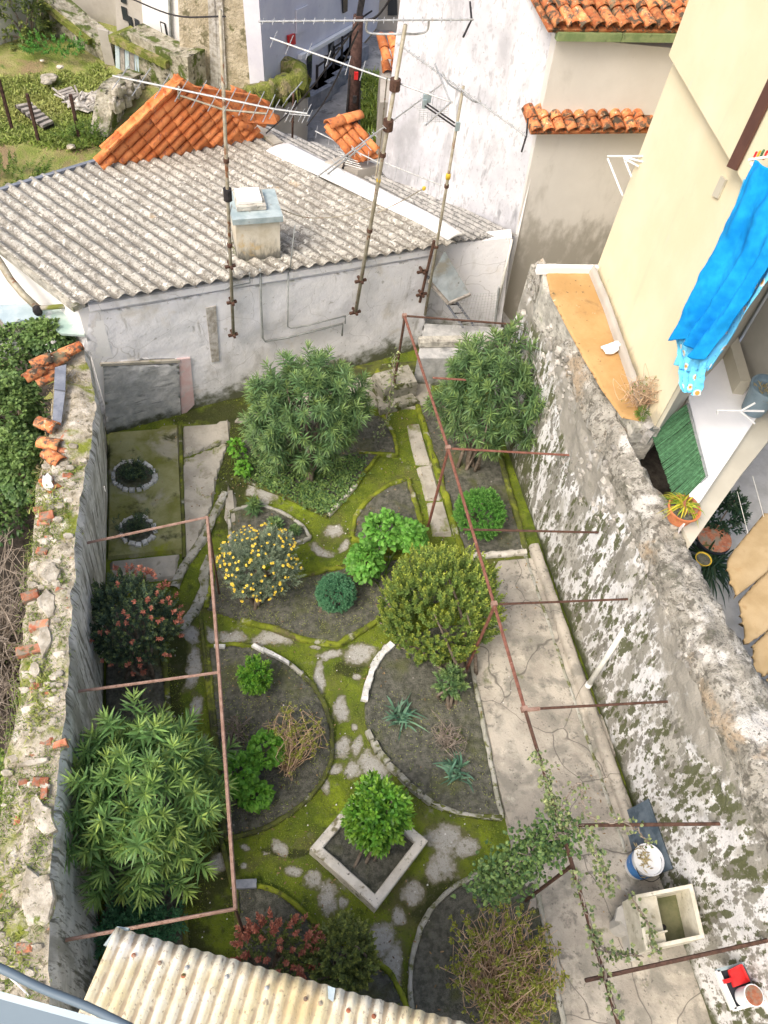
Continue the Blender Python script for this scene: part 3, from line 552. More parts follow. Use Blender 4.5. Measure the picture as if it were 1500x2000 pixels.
def ring(label, u, v, ru, rv, n, leaf, seed):
    c = at(u, v, .03); t = thing('ring_bed', label, 'flower bed', c)
    pts = [(u+ru*math.cos(a), v+rv*math.sin(a)) for a in np.arange(n)/n*6.283]
    P = np.array([at(*p, .04) for p in pts]); mb = MB(); vv, f = patch(P, .065, n1=.03, st=.03); mb.add(vv, f); mb.build('soil', M_['soil'], t, smooth=True)
    me = chunkmesh('edging_stone', seed, 'edge_white', n=4, taper=.85)
    for i, p in enumerate(P):
        q = P[(i+1) % n]-P[i-1]; inst('edging_stone', me, t, p+A(rng.normal(0, .008), rng.normal(0, .008), .0), rotz(math.atan2(q[1], q[0])+rng.normal(0, .25)), A(.085, .075, .07)*rng.uniform(.7, 1.15, 3))
    return t, c
r1, rc1 = ring('oval ring of white stones nearest the grey doorway patch', 262, 930, 40, 27, 19, 'iris', 3)
r2, rc2 = ring('teardrop ring of white stones crossed by the left rusty rail', 269, 1037, 34, 26, 16, 'iris', 5)

# right concrete path, gutter kerb at the wall foot
RP = [(975,1090),(1060,1085),(1100,1190),(1190,1430),(1262,1640),(1330,1810),(1450,2120),(1150,2300),(1060,2000),(1010,1760),(988,1600),(930,1352),(905,1225)]
slab('concrete_path', RP, .022, M_['concrete'], n1=.006, st=.06)
mb = MB(); Q = [A(3.80, 5.15, 0), A(3.80, 4.2, 0), A(3.79, 3.2, 0), A(3.80, 2.2, 0), A(3.81, 1.45, 0)]; mb.grid(ribbon(Q, .13, .11, seed=3, jig=.09))
prop(mb.build('gutter_kerb', M_['concrete'], smooth=True, loc=Q[2]), 'long low concrete ledge running along the foot of the right wall', 'kerb')
mb = MB(); Q = [A(3.66, 5.2, 0), A(3.655, 3.2, 0), A(3.66, 1.3, 0)]; mb.grid(ribbon(Q, .035, .034, seed=6, jig=.5)); prop(mb.build('crack_seam', M_['kerb_grey'], smooth=True), kind='structure')

# ================================================================ WHITE OUTBUILDING
wa = at(205, 845); wb = at(690, 715); WP = VPlane(wa, wb)
wd, wn = WP.d, WP.n                                  # along the wall, away from the viewer
OB = thing('outbuilding', 'low white outbuilding with lichened corrugated roof closing the far end of the garden', 'outbuilding', wa)
e1 = WP.at(170, 585); e2 = WP.at(850, 478); e0 = WP.at(150, 596)
cw = R@_ray(-1907, -995); cw /= np.linalg.norm(cw)   # direction of the corrugations
RPn = np.cross(e2-e1, cw); RPn /= np.linalg.norm(RPn); ROOF = Plane3(e1, e2, e1+cw)
def wallgrid(vp, px_outline, st=.05, n1=.012, s1=5, thick=.25):
    """thick wall whose face follows an outline on a vertical plane, gently uneven"""
    P = np.array([vp.at(u, v) for u, v in px_outline]); u_ = (P-vp.a)@vp.d; z_ = P[:, 2]; poly = np.stack([u_, z_], -1)
    v, f = patch(np.c_[poly, np.zeros(len(poly))], 0, st=st, n1=n1, s1=s1, skirt=-thick*.0)
    W3 = vp.a+np.outer(v[:, 0], vp.d); W3[:, 2] = v[:, 1]; W3 = W3-np.outer(v[:, 2]+.0, vp.n)
    m = MB(); m.add(W3, [tuple(x)[::-1] for x in f]); return m
def wallprism(vp, px_outline, th, off=0.):
    P = np.array([vp.at(u, v, off) for u, v in px_outline]); m = MB(); m.prism(P, vp.n*th); return m
mb = wallprism(WP, [(172, 588), (300, 573), (450, 549), (650, 516), (852, 482), (815, 715), (700, 735), (350, 850), (215, 880), (163, 690)], .28, .02); mb.build('wall', M_['plaster'], OB)
# render face, subtly uneven, in front of it
mb = wallgrid(WP, [(174, 612), (300, 593), (450, 565), (650, 535), (848, 500), (828, 640), (815, 700), (690, 722), (350, 815), (349, 700), (300, 700), (195, 712), (168, 688)], n1=.012, s1=3); mb.build('render_face', M_['plaster'], OB, smooth=True)
mb = MB(); a = WP.at(174, 600, -.02); b = WP.at(848, 490, -.02); mb.bar(a, b, .05, .09); mb.build('cornice_band', M_['plaster'], OB)
mb = wallgrid(WP, [(200, 712), (348, 708), (352, 816), (207, 850)], n1=.012, s1=6); [mb.v.__setitem__(i, v-wn*.035) for i, v in enumerate(mb.v)]; mb.build('blocked_doorway', M_['patch'], OB, smooth=True)
mb = MB(); mb.bar(WP.at(196, 711, -.01), WP.at(350, 704, -.01), .05, .04); mb.build('lintel', M_['pale_concrete'], OB)
mb = wallprism(WP, [(346, 702), (372, 700), (380, 790), (356, 815)], .03, -.022)
M_['pink'] = mat('pink_tinted_plaster', (.62, .42, .40), (.68, .58, .58), 3, bump=.4, layers=[((.5, .5, .48), 6, .56, .7)]); mb.build('pink_stain_render', M_['pink'], OB)
mb = wallprism(WP, [(402, 602), (422, 598), (428, 705), (414, 708)], .015, -.018); M_['rough_strip'] = mat('chipped_render_strip', (.34, .31, .26), (.58, .56, .52), 12, bump=1); mb.build('chipped_strip', M_['rough_strip'], OB)
# left verge wall and return wall (facing the neighbour on the left)
VL = ROOF.at(-40, 432); c0 = A(*e0[:2], 0)
side = A(VL[0], VL[1], 0)-c0; L_ = np.linalg.norm(side); side /= L_
mb = MB(); P = [c0+A(0, 0, -.05), c0+side*4.6+A(0, 0, -.05), c0+side*4.6+A(0, 0, 1.75), c0+A(0, 0, e0[2]-.06)]; mb.prism(P, wd*.25); mb.build('side_wall', M_['white_bright'], OB)
mb = MB(); mb.bar(e0+A(0, 0, .0)-cw*.05, e0+cw*3.9, .16, .07); mb.build('verge_coping', M_['rubble'], OB)
# corrugated roof in sheets
def corr_sheets(parent, P0, along, down, n_sheets, wd_s, length, pitch, amp, mt, name='corrugated_sheet', nper=8, uvec=None, skewfn=None, lens=None):
    """sheets lie side by side along 'along'; corrugations run along 'down' (unit vectors, may be skew); start line P0+along*s"""
    N = np.cross(along, down); N /= np.linalg.norm(N); N = N if N[2] > 0 else -N
    perp = along-down*along.dot(down); k = np.linalg.norm(perp)
    for i in range(n_sheets):
        s = np.linspace(i*wd_s-.02, (i+1)*wd_s+.02, int(wd_s*k/pitch*nper)+2); wv = np.cos(s*k/pitch*2*math.pi)*amp
        rows = []
        for t in np.linspace(0, 1, 14):
            Lr = lens(s) if lens is not None else np.full(len(s), length)
            o = fbm(np.stack([s*2, s*0+t*3, s*0+i], -1), 1.5, 2)*.012
            rows.append(P0+np.outer(s, along)+np.outer(Lr*t, down)+np.outer(wv+o+(i % 2)*.006+.004*t, N))
        m = MB(); m.grid(np.stack(rows, 0)); val = np.tile((1-wv/amp)/2, 14)
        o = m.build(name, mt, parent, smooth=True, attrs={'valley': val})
        sm = o.modifiers.new('t', 'SOLIDIFY'); sm.thickness = .008; sm.offset = -1
ed = (e2-e1); EL = np.linalg.norm(ed); ed = ed/EL
bk = [ROOF.at(-60, 392), ROOF.at(0, 372), ROOF.at(190, 315), ROOF.at(480, 235), ROOF.at(530, 268)]
def backlen(s):
    # length of the corrugations from the eave to the far edge line (0,372)-(480,235)
    a = bk[1]; d = norm(bk[3]-bk[1]); out = []
    for x in np.atleast_1d(s):
        p = e1+ed*x; M2 = np.array([[cw[0], -d[0]], [cw[1], -d[1]]]); k = np.linalg.solve(M2, (a-p)[:2]); out.append(k[0])
    return np.array(out)
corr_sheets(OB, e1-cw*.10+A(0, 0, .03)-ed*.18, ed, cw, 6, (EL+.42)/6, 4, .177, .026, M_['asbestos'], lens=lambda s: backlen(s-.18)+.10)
mb = MB(); q0, q1 = ROOF.at(-60, 390, .04), ROOF.at(200, 311, .04); mb.bar(q0, q1, .06, .05); mb.build('edge_flashing', M_['slate'], OB)
# second grey roof, beyond the white flashing
g0 = ROOF.at(897, 470, -.03); g1 = ROOF.at(1003, 462, -.03); gd = norm(g1-g0)
def glen(s):
    a = ROOF.at(480, 232); b = ROOF.at(745, 322); d = norm(b-a); out = []
    for x in np.atleast_1d(s):
        p = g0+gd*x; M2 = np.array([[cw[0], -d[0]], [cw[1], -d[1]]]); k = np.linalg.solve(M2, (a-p)[:2]); out.append(np.clip(k[0], .1, 5.5))
    return np.array(out)
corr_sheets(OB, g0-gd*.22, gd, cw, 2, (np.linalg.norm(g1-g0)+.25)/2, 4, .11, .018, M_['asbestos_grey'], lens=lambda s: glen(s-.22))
P = [ROOF.at(*p, .075) for p in [(545, 283), (560, 280), (898, 462), (888, 472), (700, 388), (545, 297)]]; P2 = [ROOF.at(*p, .075) for p in [(541, 290), (556, 279), (640, 315), (780, 390), (899, 460), (882, 474), (760, 405), (640, 345)]]
mb = MB(); fl = [ROOF.at(*p, .06) for p in cpx([(543, 290), (600, 318), (680, 356), (760, 396), (830, 430), (890, 466)])]
rows = []
for p, T in zip(fl, norm(np.gradient(np.array(fl), axis=0))):
    sd = np.cross(T, RPn if RPn[2] > 0 else -RPn); i = len(rows)/(len(fl)-1); w = .25-.10*i
    rows.append([p+sd*w*a+A(0, 0, .035*math.cos(a*1.5)) for a in np.linspace(-1, 1, 9)])
mb.grid(np.array(rows)); o = mb.build('white_flashing', M_['ridge_white'], OB, smooth=True); m = o.modifiers.new('t', 'SOLIDIFY'); m.thickness = .03
mb = MB(); mb.bar(ROOF.at(500, 247, .06), ROOF.at(545, 283, .06), .16, .05); mb.build('ridge_board', M_['pale_concrete'], OB)
# chimney: ochre rendered, painted cap, white slab on top
ch0 = at(462, 500, 2.05); chz = 2.1
ch_ = [at(465, 512, chz), at(548, 505, chz)]; cd = norm(ch_[1]-ch_[0]); cwid = np.linalg.norm(ch_[1]-ch_[0]); cn = A(-cd[1], cd[0], 0); cn = cn if cn[1] > 0 else -cn
cc = (ch_[0]+ch_[1])/2+cn*.27; Rc = np.column_stack([cd, cn, A(0, 0, 1)])
mb = MB(); mb.box(cc+A(0, 0, .20), (cwid, .52, .75), Rc); chim = mb.build('chimney', M_['chimney'], OB)
mb = MB(); mb.box(cc+A(0, 0, .045-.08), (cwid+.06, .58, .07), Rc); mb.build('chimney_base', M_['kerb_grey'], chim)
mb = MB(); mb.box(cc+A(0, 0, .60), (cwid+.07, .60, .075), Rc); mb.build('chimney_cap', M_['cap_paint'], chim)
mb = MB(); mb.box(cc+A(0, 0, .675)-cd*.05+cn*.03, (.36, .36, .055), Rc); mb.build('stone_slab', M_['rubble'], chim)
mb = MB(); mb.box(cc+A(0, 0, .725)-cd*.06+cn*.05, (.30, .29, .035), Rc); mb.build('white_slab', M_['white_bright'], chim)
# pipes on the wall
def wp(px, off=-.05): return [WP.at(u, v, off) for u, v in px]
for px, r in (([(508, 525), (510, 600), (513, 660), (518, 667), (560, 660), (670, 632), (668, 655)], .014), ([(563, 533), (562, 638), (568, 641), (600, 636), (675, 617), (674, 632)], .009), ([(576, 440), (566, 530)], .008), ([(487, 532), (488, 552), (450, 560), (440, 566)], .008), ([(695, 606), (672, 620)], .004)):
    mb = MB(); mb.tube(wp(px), r, 8); mb.build('wall_pipe', M_['grey_pipe'], OB, smooth=True)
# recess beside it: platform, back wall, corner pipe
RB = VPlane(at(905, 640, .55), at(970, 610, .55))
rq = [at(815, 715, 0), at(965, 700, 0), at(1010, 600, 0), at(880, 600, 0)]
mb = MB(); pA = at(815, 700, .55); pB = at(925, 700, .55); pC = at(985, 640, .55); pD = at(830, 632, .55)
PL = thing('raised_platform', 'grey concrete platform in the far right corner, below the leaning board', 'platform', A(pA[0], pA[1], 0))
mb.prism([A(p[0], p[1], -.05) for p in (pA, pB, pC, pD)], (0, 0, .6)); mb.build('platform_body', M_['patch'], PL)
mb = MB(); mb.bar(at(818, 668, .62), at(960, 665, .62), .14, .10); mb.build('parapet', M_['rubble'], PL)
bw = VPlane(at(835, 600, .55), at(975, 612, .55))
mb = wallprism(bw, [(845, 480), (1000, 464), (978, 640), (905, 660), (825, 650)], .2); mb.build('recess_wall', M_['plaster'], OB)
mb = MB(); mb.tube([bw.at(1000, 468, -.06), bw.at(968, 612, -.06)], .02, 8); mb.build('corner_pipe', M_['white_pipe'], OB, smooth=True)
# leaning board: a thick old door
q = [bw.at(868, 490, -.5), bw.at(918, 574, -.55), bw.at(876, 592, -.7), bw.at(838, 548, -.65)]
mb = MB(); mb.prism(q, (0.02, .05, -.05)); M_['door_old'] = mat('faded_blue_grey_door_paint', (.26, .30, .31), (.38, .42, .44), 4, bump=.4, layers=[((.24, .23, .19), 3, .5, .66), ((.12, .12, .10), 9, .62, .7)])
BD = thing('old_door', 'faded blue-grey old door leaning against the recess wall behind the antenna mast', 'door', q[2]); mb.build('door_panel', M_['door_old'], BD)
mb = MB(); mb.bar(q[3], q[2], .06, .04); mb.bar(q[2], q[1], .05, .04); mb.build('door_rail', M_['wood_grey'], BD)
LD = thing('ladder', 'thin dark ladder lying aslant on the raised platform', 'ladder', at(895, 640, .62))
l1 = [at(828, 530, 1.5), at(905, 640, .66)]; l2 = [at(850, 532, 1.5), at(925, 636, .66)]
for l in (l1, l2): mb = MB(); mb.tube(l, .018, 6); mb.build('rail', M_['slate'], LD)
for k in np.linspace(.1, .9, 6): mb = MB(); mb.tube([l1[0]+(l1[1]-l1[0])*k, l2[0]+(l2[1]-l2[0])*k], .012, 5); mb.build('rung', M_['dark'], LD)
MS = thing('wire_mesh', 'sagging wire mesh fence panel on the platform next to the corner pipe', 'wire mesh', at(930, 640, .6)); mb = MB()
mp = VPlane(at(890, 650, .6), at(970, 640, .6)); m00, m10, m11, m01 = mp.at(880, 645), mp.at(968, 632), mp.at(972, 572), mp.at(905, 575)
for k in np.linspace(0, 1, 13):
    mb.tube([m00+(m10-m00)*k, m01+(m11-m01)*k], .003, 3); mb.tube([m00+(m01-m00)*k, m10+(m11-m10)*k], .003, 3)
mb.build('wires', M_['alu'], MS); mb = MB(); mb.tube([m10+A(0, 0, -.05), m11+A(0, 0, .1)], .018, 6); mb.build('post', M_['grey_pipe'], MS)
# the neighbour's glazed lean-to at the far left
LT = thing('lean_to', 'neighbouring lean-to of translucent sheets and grey planks against the white side wall', 'lean-to', at(60, 640, 1.2))
for i, (px, z, m_) in enumerate([([(75, 600), (152, 598), (166, 658), (120, 655), (70, 615)], 1.75, 'algae_glass'), ([(-20, 600), (70, 596), (80, 625), (10, 635)], 1.7, 'bluegrey'), ([(-30, 610), (0, 612), (50, 642), (40, 662), (-30, 625)], 1.62, 'wood_grey'), ([(52, 632), (95, 645), (100, 672), (50, 655)], 1.62, 'wood_grey'), ([(-40, 640), (60, 672), (20, 700), (-40, 700)], 1.5, 'white_bright')]):
    mb = MB(); mb.prism([at(u, v, z) for u, v in px], (0, 0, .03)); mb.build(('glazing_sheet', 'roof_sheet', 'plank', 'plank', 'wall_top')[i], M_[m_], LT)
mb = MB(); mb.tube([at(*p) for p in [(-30, 470, 2.1), (0, 512, 2.08), (20, 545, 2.05), (45, 575, 2.0), (75, 603, 1.9)]], .045, 8); mb.build('bent_gutter', M_['mast'], LT, smooth=True)
mb = MB(); mb.tube([at(75, 602, 1.9), at(150, 596, 1.95)], .03, 8); mb.build('pole', M_['pale_concrete'], LT, smooth=True)
mb = MB(); mb.stone(at(73, 606, 1.88), (.09, .09, .12), seed=4); mb.build('fixing', M_['dark'], LT)

# ================================================================ RIGHT GARDEN WALL (whitewash flaking, rubble head, wide crest)
ys = np.r_[np.arange(-1.5, 7.75, .055)]; XI = 3.92
def rw_top(y): return np.interp(y, [-1.5, 1, 2.5, 4.5, 6.5, 7.7], [2.3, 2.38, 2.42, 2.5, 2.6, 2.64])
def rw_out(y): return np.interp(y, [-1.5, 1.7, 2.1, 3.5, 4.1, 4.8, 7.7], [4.45, 4.42, 4.40, 4.28, 4.26, 4.1, 4.06])
RW = thing('right_garden_wall', 'tall old garden wall on the right with flaking whitewash and broken rubble crest', 'wall', (XI, 2.5, 0))
rows = []; rub = []
for y in ys:
    zt = rw_top(y); xo = rw_out(y); pr = [(XI+.02, -.05)]
    pr += [(XI-.015*math.sin(z/zt*3), z) for z in np.arange(.05, zt-.42, .055)]
    pr += [(XI+.0+t*.02, zt-.42+t*.26) for t in np.linspace(0, 1, 6)]
    pr += [(XI+.03+.12*(1-math.cos(t)), zt-.16+.16*math.sin(t)) for t in np.linspace(0.1, 1.5, 6)]
    pr += [(XI+.16+(xo-XI-.16)*t, zt+.02*math.sin(t*3)) for t in np.linspace(.08, .93, 9)]
    pr += [(xo+.02, zt-.05), (xo+.03, zt-.3), (xo+.03, zt-.9), (xo+.03, -.05)]
    rows.append([(x, y, z) for x, z in pr]); rub.append([np.clip((z-(zt-.75+.25*math.sin(y*2.1)+.25*(y > 4.6)*-1))/.35, 0, 1)*.75 for x, z in pr])
n_ = max(len(r) for r in rows)
def resamp(r):
    r = np.array(r); q = np.linspace(0, len(r)-1, 58); return np.stack([np.interp(q, np.arange(len(r)), r[:, i]) for i in range(r.shape[1])], -1)
G = np.array([resamp(r) for r in rows]); RB_ = np.array([np.interp(np.linspace(0, len(r)-1, 58), np.arange(len(r)), r) for r in rub])
amp = .014+.085*RB_; ns = fbm(G, 5.5, 4)+.5*fbm(G, 14, 2)
G[..., 0] += -amp*ns*1.1; G[..., 2] += amp*fbm(G+9, 9, 4)*.8+fbm(G+3, 24, 2)*.012*(RB_ > .3)
fz = RB_ > .74; k_ = int(58*.62)
mb = MB(); mb.grid(G[:, :38]); mb.build('wall_face', M_['rwall'], RW, smooth=True, attrs={'rub': RB_[:, :38].ravel()})
mb = MB(); mb.grid(G[:, 37:]); mb.build('wall_crest', M_['crest'], RW, smooth=True)
mb = MB(); mb.box((XI+.17, 7.74, 1.25), (.34, .06, 2.6)); mb.build('wall_end', M_['rubble'], RW)
def rstone(seed):
    m = MB(); m.stone((0, 0, 0), (1, 1, 1), seed=seed, sub=1, jag=.5); me = bpy.data.meshes.new('stone'); me.from_pydata(np.vstack(m.v).tolist(), [], m.f); me.materials.append(M_['greystone']); return me
SMS = [rstone(k) for k in (3, 8, 13, 21)]
k = 0
for i in range(2500):
    y = rng.uniform(2.4, 7.65); zt = rw_top(y); lo = np.interp(y, [2.4, 3.3, 4.4, 5, 7.6], [zt-.3, zt-.55, zt-.85, 1.35, 1.0]); z = zt-.08-(zt-.08-lo)*rng.random()**1.2
    if k >= 290: break
    if fbm(A(0, y, z)[None], 2.5, 2)[0] < -.12: continue
    k += 1; s_ = rng.uniform(.035, .085)
    Q = rotz(rng.random()*6)@np.array([[1, 0, 0], [0, math.cos(s_*90), -math.sin(s_*90)], [0, math.sin(s_*90), math.cos(s_*90)]])
    inst('stone', SMS[i % 4], RW, (XI+.02+.06*(z > zt-.2)-.012*rng.random(), y, z), Q, A(1.0, 1.25, .8)*s_)
# ochre terrace and its white end kerb on the wall's back
TER = thing('terrace', 'ochre coloured narrow terrace between the right garden wall and the cream house', 'terrace', at(1120, 600, 2.68))
tp = [(1066, 530), (1152, 531), (1180, 600), (1215, 700), (1243, 775), (1252, 822), (1215, 815), (1175, 760), (1140, 700), (1100, 625), (1075, 575)]
P = np.array([at(u, v, 2.68) for u, v in tp]); v, f = patch(P, 2.69, n1=.004, st=.03, skirt=.02); mb = MB(); mb.add(v, f); mb.build('floor', M_['terrace'], TER, smooth=True)
mb = MB(); mb.prism([at(u, v, 2.66) for u, v in [(1060, 524), (1168, 524), (1290, 838), (1240, 835), (1060, 560)]], (0, 0, -.5)); mb.build('fill', M_['rubble'], TER)
mb = MB(); mb.bar(at(1048, 526, 2.72), at(1166, 527, 2.72), .07, .10); mb.build('end_kerb', M_['white_bright'], TER)
mb = MB(); mb.grid(ribbon([at(u, v, 2.7) for u, v in [(1155, 532), (1183, 600), (1218, 700), (1250, 790)]], .09, 2.74, z0=2.65, jig=.05)); mb.build('gutter_strip', M_['grey_gable'], TER, smooth=True)

# ================================================================ LEFT GARDEN WALL
ic = [(170, 700, 1.75), (192, 790, 1.85), (180, 880, 1.92), (160, 980, 2.0), (150, 1100, 2.0), (143, 1200, 2.0), (137, 1300, 2.0), (125, 1450, 2.0), (112, 1560, 2.0), (103, 1700, 2.0), (100, 1900, 2.0), (100, 2100, 2.0)]
oc = [(128, 668, 1.75), (104, 760, 1.8), (98, 850, 1.85), (72, 950, 1.9), (64, 1050, 1.92), (54, 1150, 1.92), (45, 1250, 1.92), (36, 1380, 1.92), (12, 1480, 1.92), (0, 1600, 1.92), (-20, 1800, 1.92), (-30, 2050, 1.92)]
I_ = np.array([at(*p) for p in ic]); O_ = np.array([at(*p) for p in oc]); o_ = np.argsort(I_[:, 1]); I_ = I_[o_]; o_ = np.argsort(O_[:, 1]); O_ = O_[o_]
LW = thing('left_garden_wall', 'low old garden wall on the left, its crest broken stones, tile shards and moss', 'wall', (-1.7, 4, 0))
rows = []
for y in np.arange(-.8, 7.6, .05):
    xi = np.interp(y, I_[:, 1], I_[:, 0]); zi = np.interp(y, I_[:, 1], I_[:, 2]); xo = np.interp(y, O_[:, 1], O_[:, 0]); zo = np.interp(y, O_[:, 1], O_[:, 2])
    r = [(-1.68+(xi+.01+1.68)*t**.8, y, -.05+(zi-.06)*t) for t in np.linspace(0, 1, 30)]+[(xi-.02, y, zi)]+[(xi-.02+(xo-xi+.02)*t, y, zi+(zo-zi)*t+.03*math.sin(t*3.14)) for t in np.linspace(.1, .95, 10)]+[(xo-.02, y, zo-.06)]+[(xo-.05-.02*t, y, zo*(1-t)) for t in np.linspace(.1, 1, 8)]
    rows.append(r)
G = np.array(rows); ns = fbm(G, 5, 4); G[..., 0] += ns*.035*np.r_[np.linspace(.06, .03, 30), np.ones(G.shape[1]-30)]; G[:, 29:, 2] += fbm(G[:, 29:]+4, 6, 4)*.07
mb = MB(); mb.grid(G[:, :31]); mb.build('wall_face', M_['lwall'], LW, smooth=True)
mb = MB(); mb.grid(G[:, 30:]); mb.build('wall_crest', M_['lcrest'], LW, smooth=True)
def lump(seed, mt, jag=.2):
    return chunkmesh('brick_shard' if mt == 'brick_red' else 'stone', seed, mt, n=4 if mt == 'brick_red' else 8, taper=.72, jig=.3)
LM = [lump(3, 'stone'), lump(6, 'stone'), lump(9, 'brick_red', .1)]
def on_lcrest(y, t, dz=0.):
    xi = np.interp(y, I_[:, 1], I_[:, 0]); xo = np.interp(y, O_[:, 1], O_[:, 0]); z = np.interp(y, I_[:, 1], I_[:, 2])*(1-t)+np.interp(y, O_[:, 1], O_[:, 2])*t; return A(xi+(xo-xi)*t, y, z+dz)
for i in range(170):
    y = rng.uniform(.6, 5.9); t = rng.uniform(.15, .95); s_ = rng.uniform(.03, .075); j = 2 if rng.random() < .14 else rng.integers(0, 2)
    inst('brick_shard' if j == 2 else 'stone', LM[j], LW, on_lcrest(y, t, .022), rotz(rng.random()*.6-.3), A(1.9 if j == 2 else 1.7, 1.2, .8)*s_)
for (u, v, w, l, m_, rz) in [(94, 945, .10, .22, 'edge_white', .3), (205, 955, .01, .01, 'edge_white', 0), (88, 1250, .10, .30, 'stone', .1), (70, 1310, .09, .2, 'stone', .2), (95, 1180, .16, .26, 'stone', .2), (100, 1120, .14, .2, 'stone', 0), (85, 1600, .16, .3, 'stone', .3), (75, 1750, .18, .4, 'stone', .1), (70, 1490, .24, .07, 'stone', .05), (60, 1270, .22, .07, 'brick_red', .1), (78, 1222, .16, .07, 'brick_red', .05), (92, 1010, .13, .08, 'brick_red', .2), (60, 1165, .14, .08, 'brick_red', .3), (118, 1455, .10, .05, 'brick_red', .2), (88, 1545, .05, .12, 'brick_red', 0)]:
    m = MB(); p = at(u, v, 1.985); V, Fc = chunk(u, n=4 if m_ == 'brick_red' else 11, taper=.9, jig=.3); m.add((V*A(w*1.25, l*1.3, .08))@rotz(rz).T+p, Fc); m.build('brick_shard' if m_ == 'brick_red' else 'stone', M_[m_], LW, smooth=False)
def roof_tile_mesh(name, L, r0, r1, mt, k=7, n=3, th=.012):
    V = []; 
    for i in range(n+1):
        t = i/n; r = r0+(r1-r0)*t
        for j in range(k+1): a = math.pi*j/k; V.append((r*math.cos(a), L*t, r*math.sin(a)*.85))
    V = np.array(V); W2 = V*A(1-th/r0, 1, 1)-A(0, 0, th); n1 = len(V); q = []
    for i in range(n):
        for j in range(k):
            a, b, c, d = i*(k+1)+j, i*(k+1)+j+1, (i+1)*(k+1)+j+1, (i+1)*(k+1)+j; q += [(a, b, c, d), (a+n1, d+n1, c+n1, b+n1)]
    for i in range(n): a, d = i*(k+1), (i+1)*(k+1); q += [(a, d, d+n1, a+n1), (a+k, a+k+n1, d+k+n1, d+k)]
    for j in range(k): q += [(j, j+n1, j+1+n1, j+1), (n*(k+1)+j, n*(k+1)+j+1, n*(k+1)+j+1+n1, n*(k+1)+j+n1)]
    me = bpy.data.meshes.new(name); me.from_pydata(np.vstack([V, W2]).tolist(), [], q); me.polygons.foreach_set('use_smooth', [True]*len(q)); me.materials.append(M_[mt]); return me
# tiles and slates lying on the crest
TL = roof_tile_mesh('loose_tile', .24, .085, .07, 'tile_old')
for (u, v, a) in [(118, 872, 1.2), (110, 838, 1.0), (120, 905, .8), (112, 962, .6), (100, 700, 2.0), (85, 722, 2.2)]: inst('loose_tile', TL, LW, at(u, v, 1.93), rotz(a))
for k_, px in enumerate([[(108, 720), (130, 714), (128, 765), (106, 762)], [(107, 764), (128, 768), (120, 830), (103, 826)]]):
    m = MB(); m.prism([at(u, v, 1.92) for u, v in px], (0, 0, .02)); m.build('slate', M_['slate'], LW)
for k_, (u, v) in enumerate([(60, 735), (75, 725), (92, 715), (105, 702), (120, 694), (70, 750)]):
    inst('ridge_tile', TL, LW, at(u, v, 1.85), rotz(-1.0), (1, 1.1, 1))
# tufts of moss and grass on the crest
def tufts(name, pts, n, L, Wd, leaf, parent=None, spread=.05, up=1.2, droop=.3, kind='stuff'):
    m = MB(); P = np.repeat(np.array(pts), n, 0)+rng.normal(0, 1, (len(pts)*n, 3))*A(spread, spread, spread*.15); D = rng.normal(0, 1, P.shape); D[:, 2] = np.abs(D[:, 2])*up+.2
    leaves(m, P, D, L*rng.uniform(.5, 1.3, len(P)), Wd, 'blade', droop, rng.random(len(P))); return prop(m.build(name, LF[leaf], parent), kind=kind)
tufts('moss_tuft', [on_lcrest(rng.uniform(.5, 5.6), rng.uniform(.15, 1.05), .02) for _ in range(520)], 22, .032, .006, 'weed', LW, .045)
tufts('grass_tuft', [at(u, v, 2.0) for u, v in [(90, 1330), (80, 1360), (85, 1400), (70, 1430), (75, 1300), (95, 965), (100, 985), (88, 1000), (90, 1370), (72, 1395), (60, 1560), (45, 1600), (30, 1850), (40, 1880), (20, 1700), (15, 1780)]], 60, .06, .009, 'grassblade', LW, .06)
tufts('dry_grass', [on_lcrest(rng.uniform(4.2, 7.2), rng.uniform(.3, 1.0), .01) for _ in range(150)], 14, .05, .005, 'straw', LW, .05)

# ================================================================ TALL BUILDINGS BEHIND AND TO THE RIGHT
WH = thing('white_tall_house', 'tall house wall with mottled grey-white limewash behind the antenna masts', 'house', (3.5, 10.4, 0))
w1, w2 = A(2.68, 11.33, 0), A(4.42, 9.44, 0); VW = VPlane(w1, w2)
pw = [VW.at(u, v) for u, v in [(789, -60), (745, 312), (742, 330), (985, 640), (978, 610), (1095, 60), (1112, -60)]]
mb = MB(); mb.prism(pw, A(.74, .67, 0)*3.4); mb.build('wall', M_['mottled'], WH)
mb = MB(); mb.bar(VW.at(1097, 55, -.01), VW.at(980, 600, -.01), .05, .02, up=VW.n); mb.build('corner_bead', M_['white_bright'], WH)
GH = thing('beige_house', 'grey-beige house wall with two rows of old mottled roof tiles', 'house', (5, 9.4, 0))
VG = VPlane(w2, w2+A(3, 0.02, 0))
pg = [VG.at(u, v) for u, v in [(1088, 72), (975, 618), (1010, 780), (1300, 780), (1480, 110)]]
mb = MB(); mb.prism(pg, (0, 3.2, 0)); mb.build('wall', M_['beige_wall'], GH)
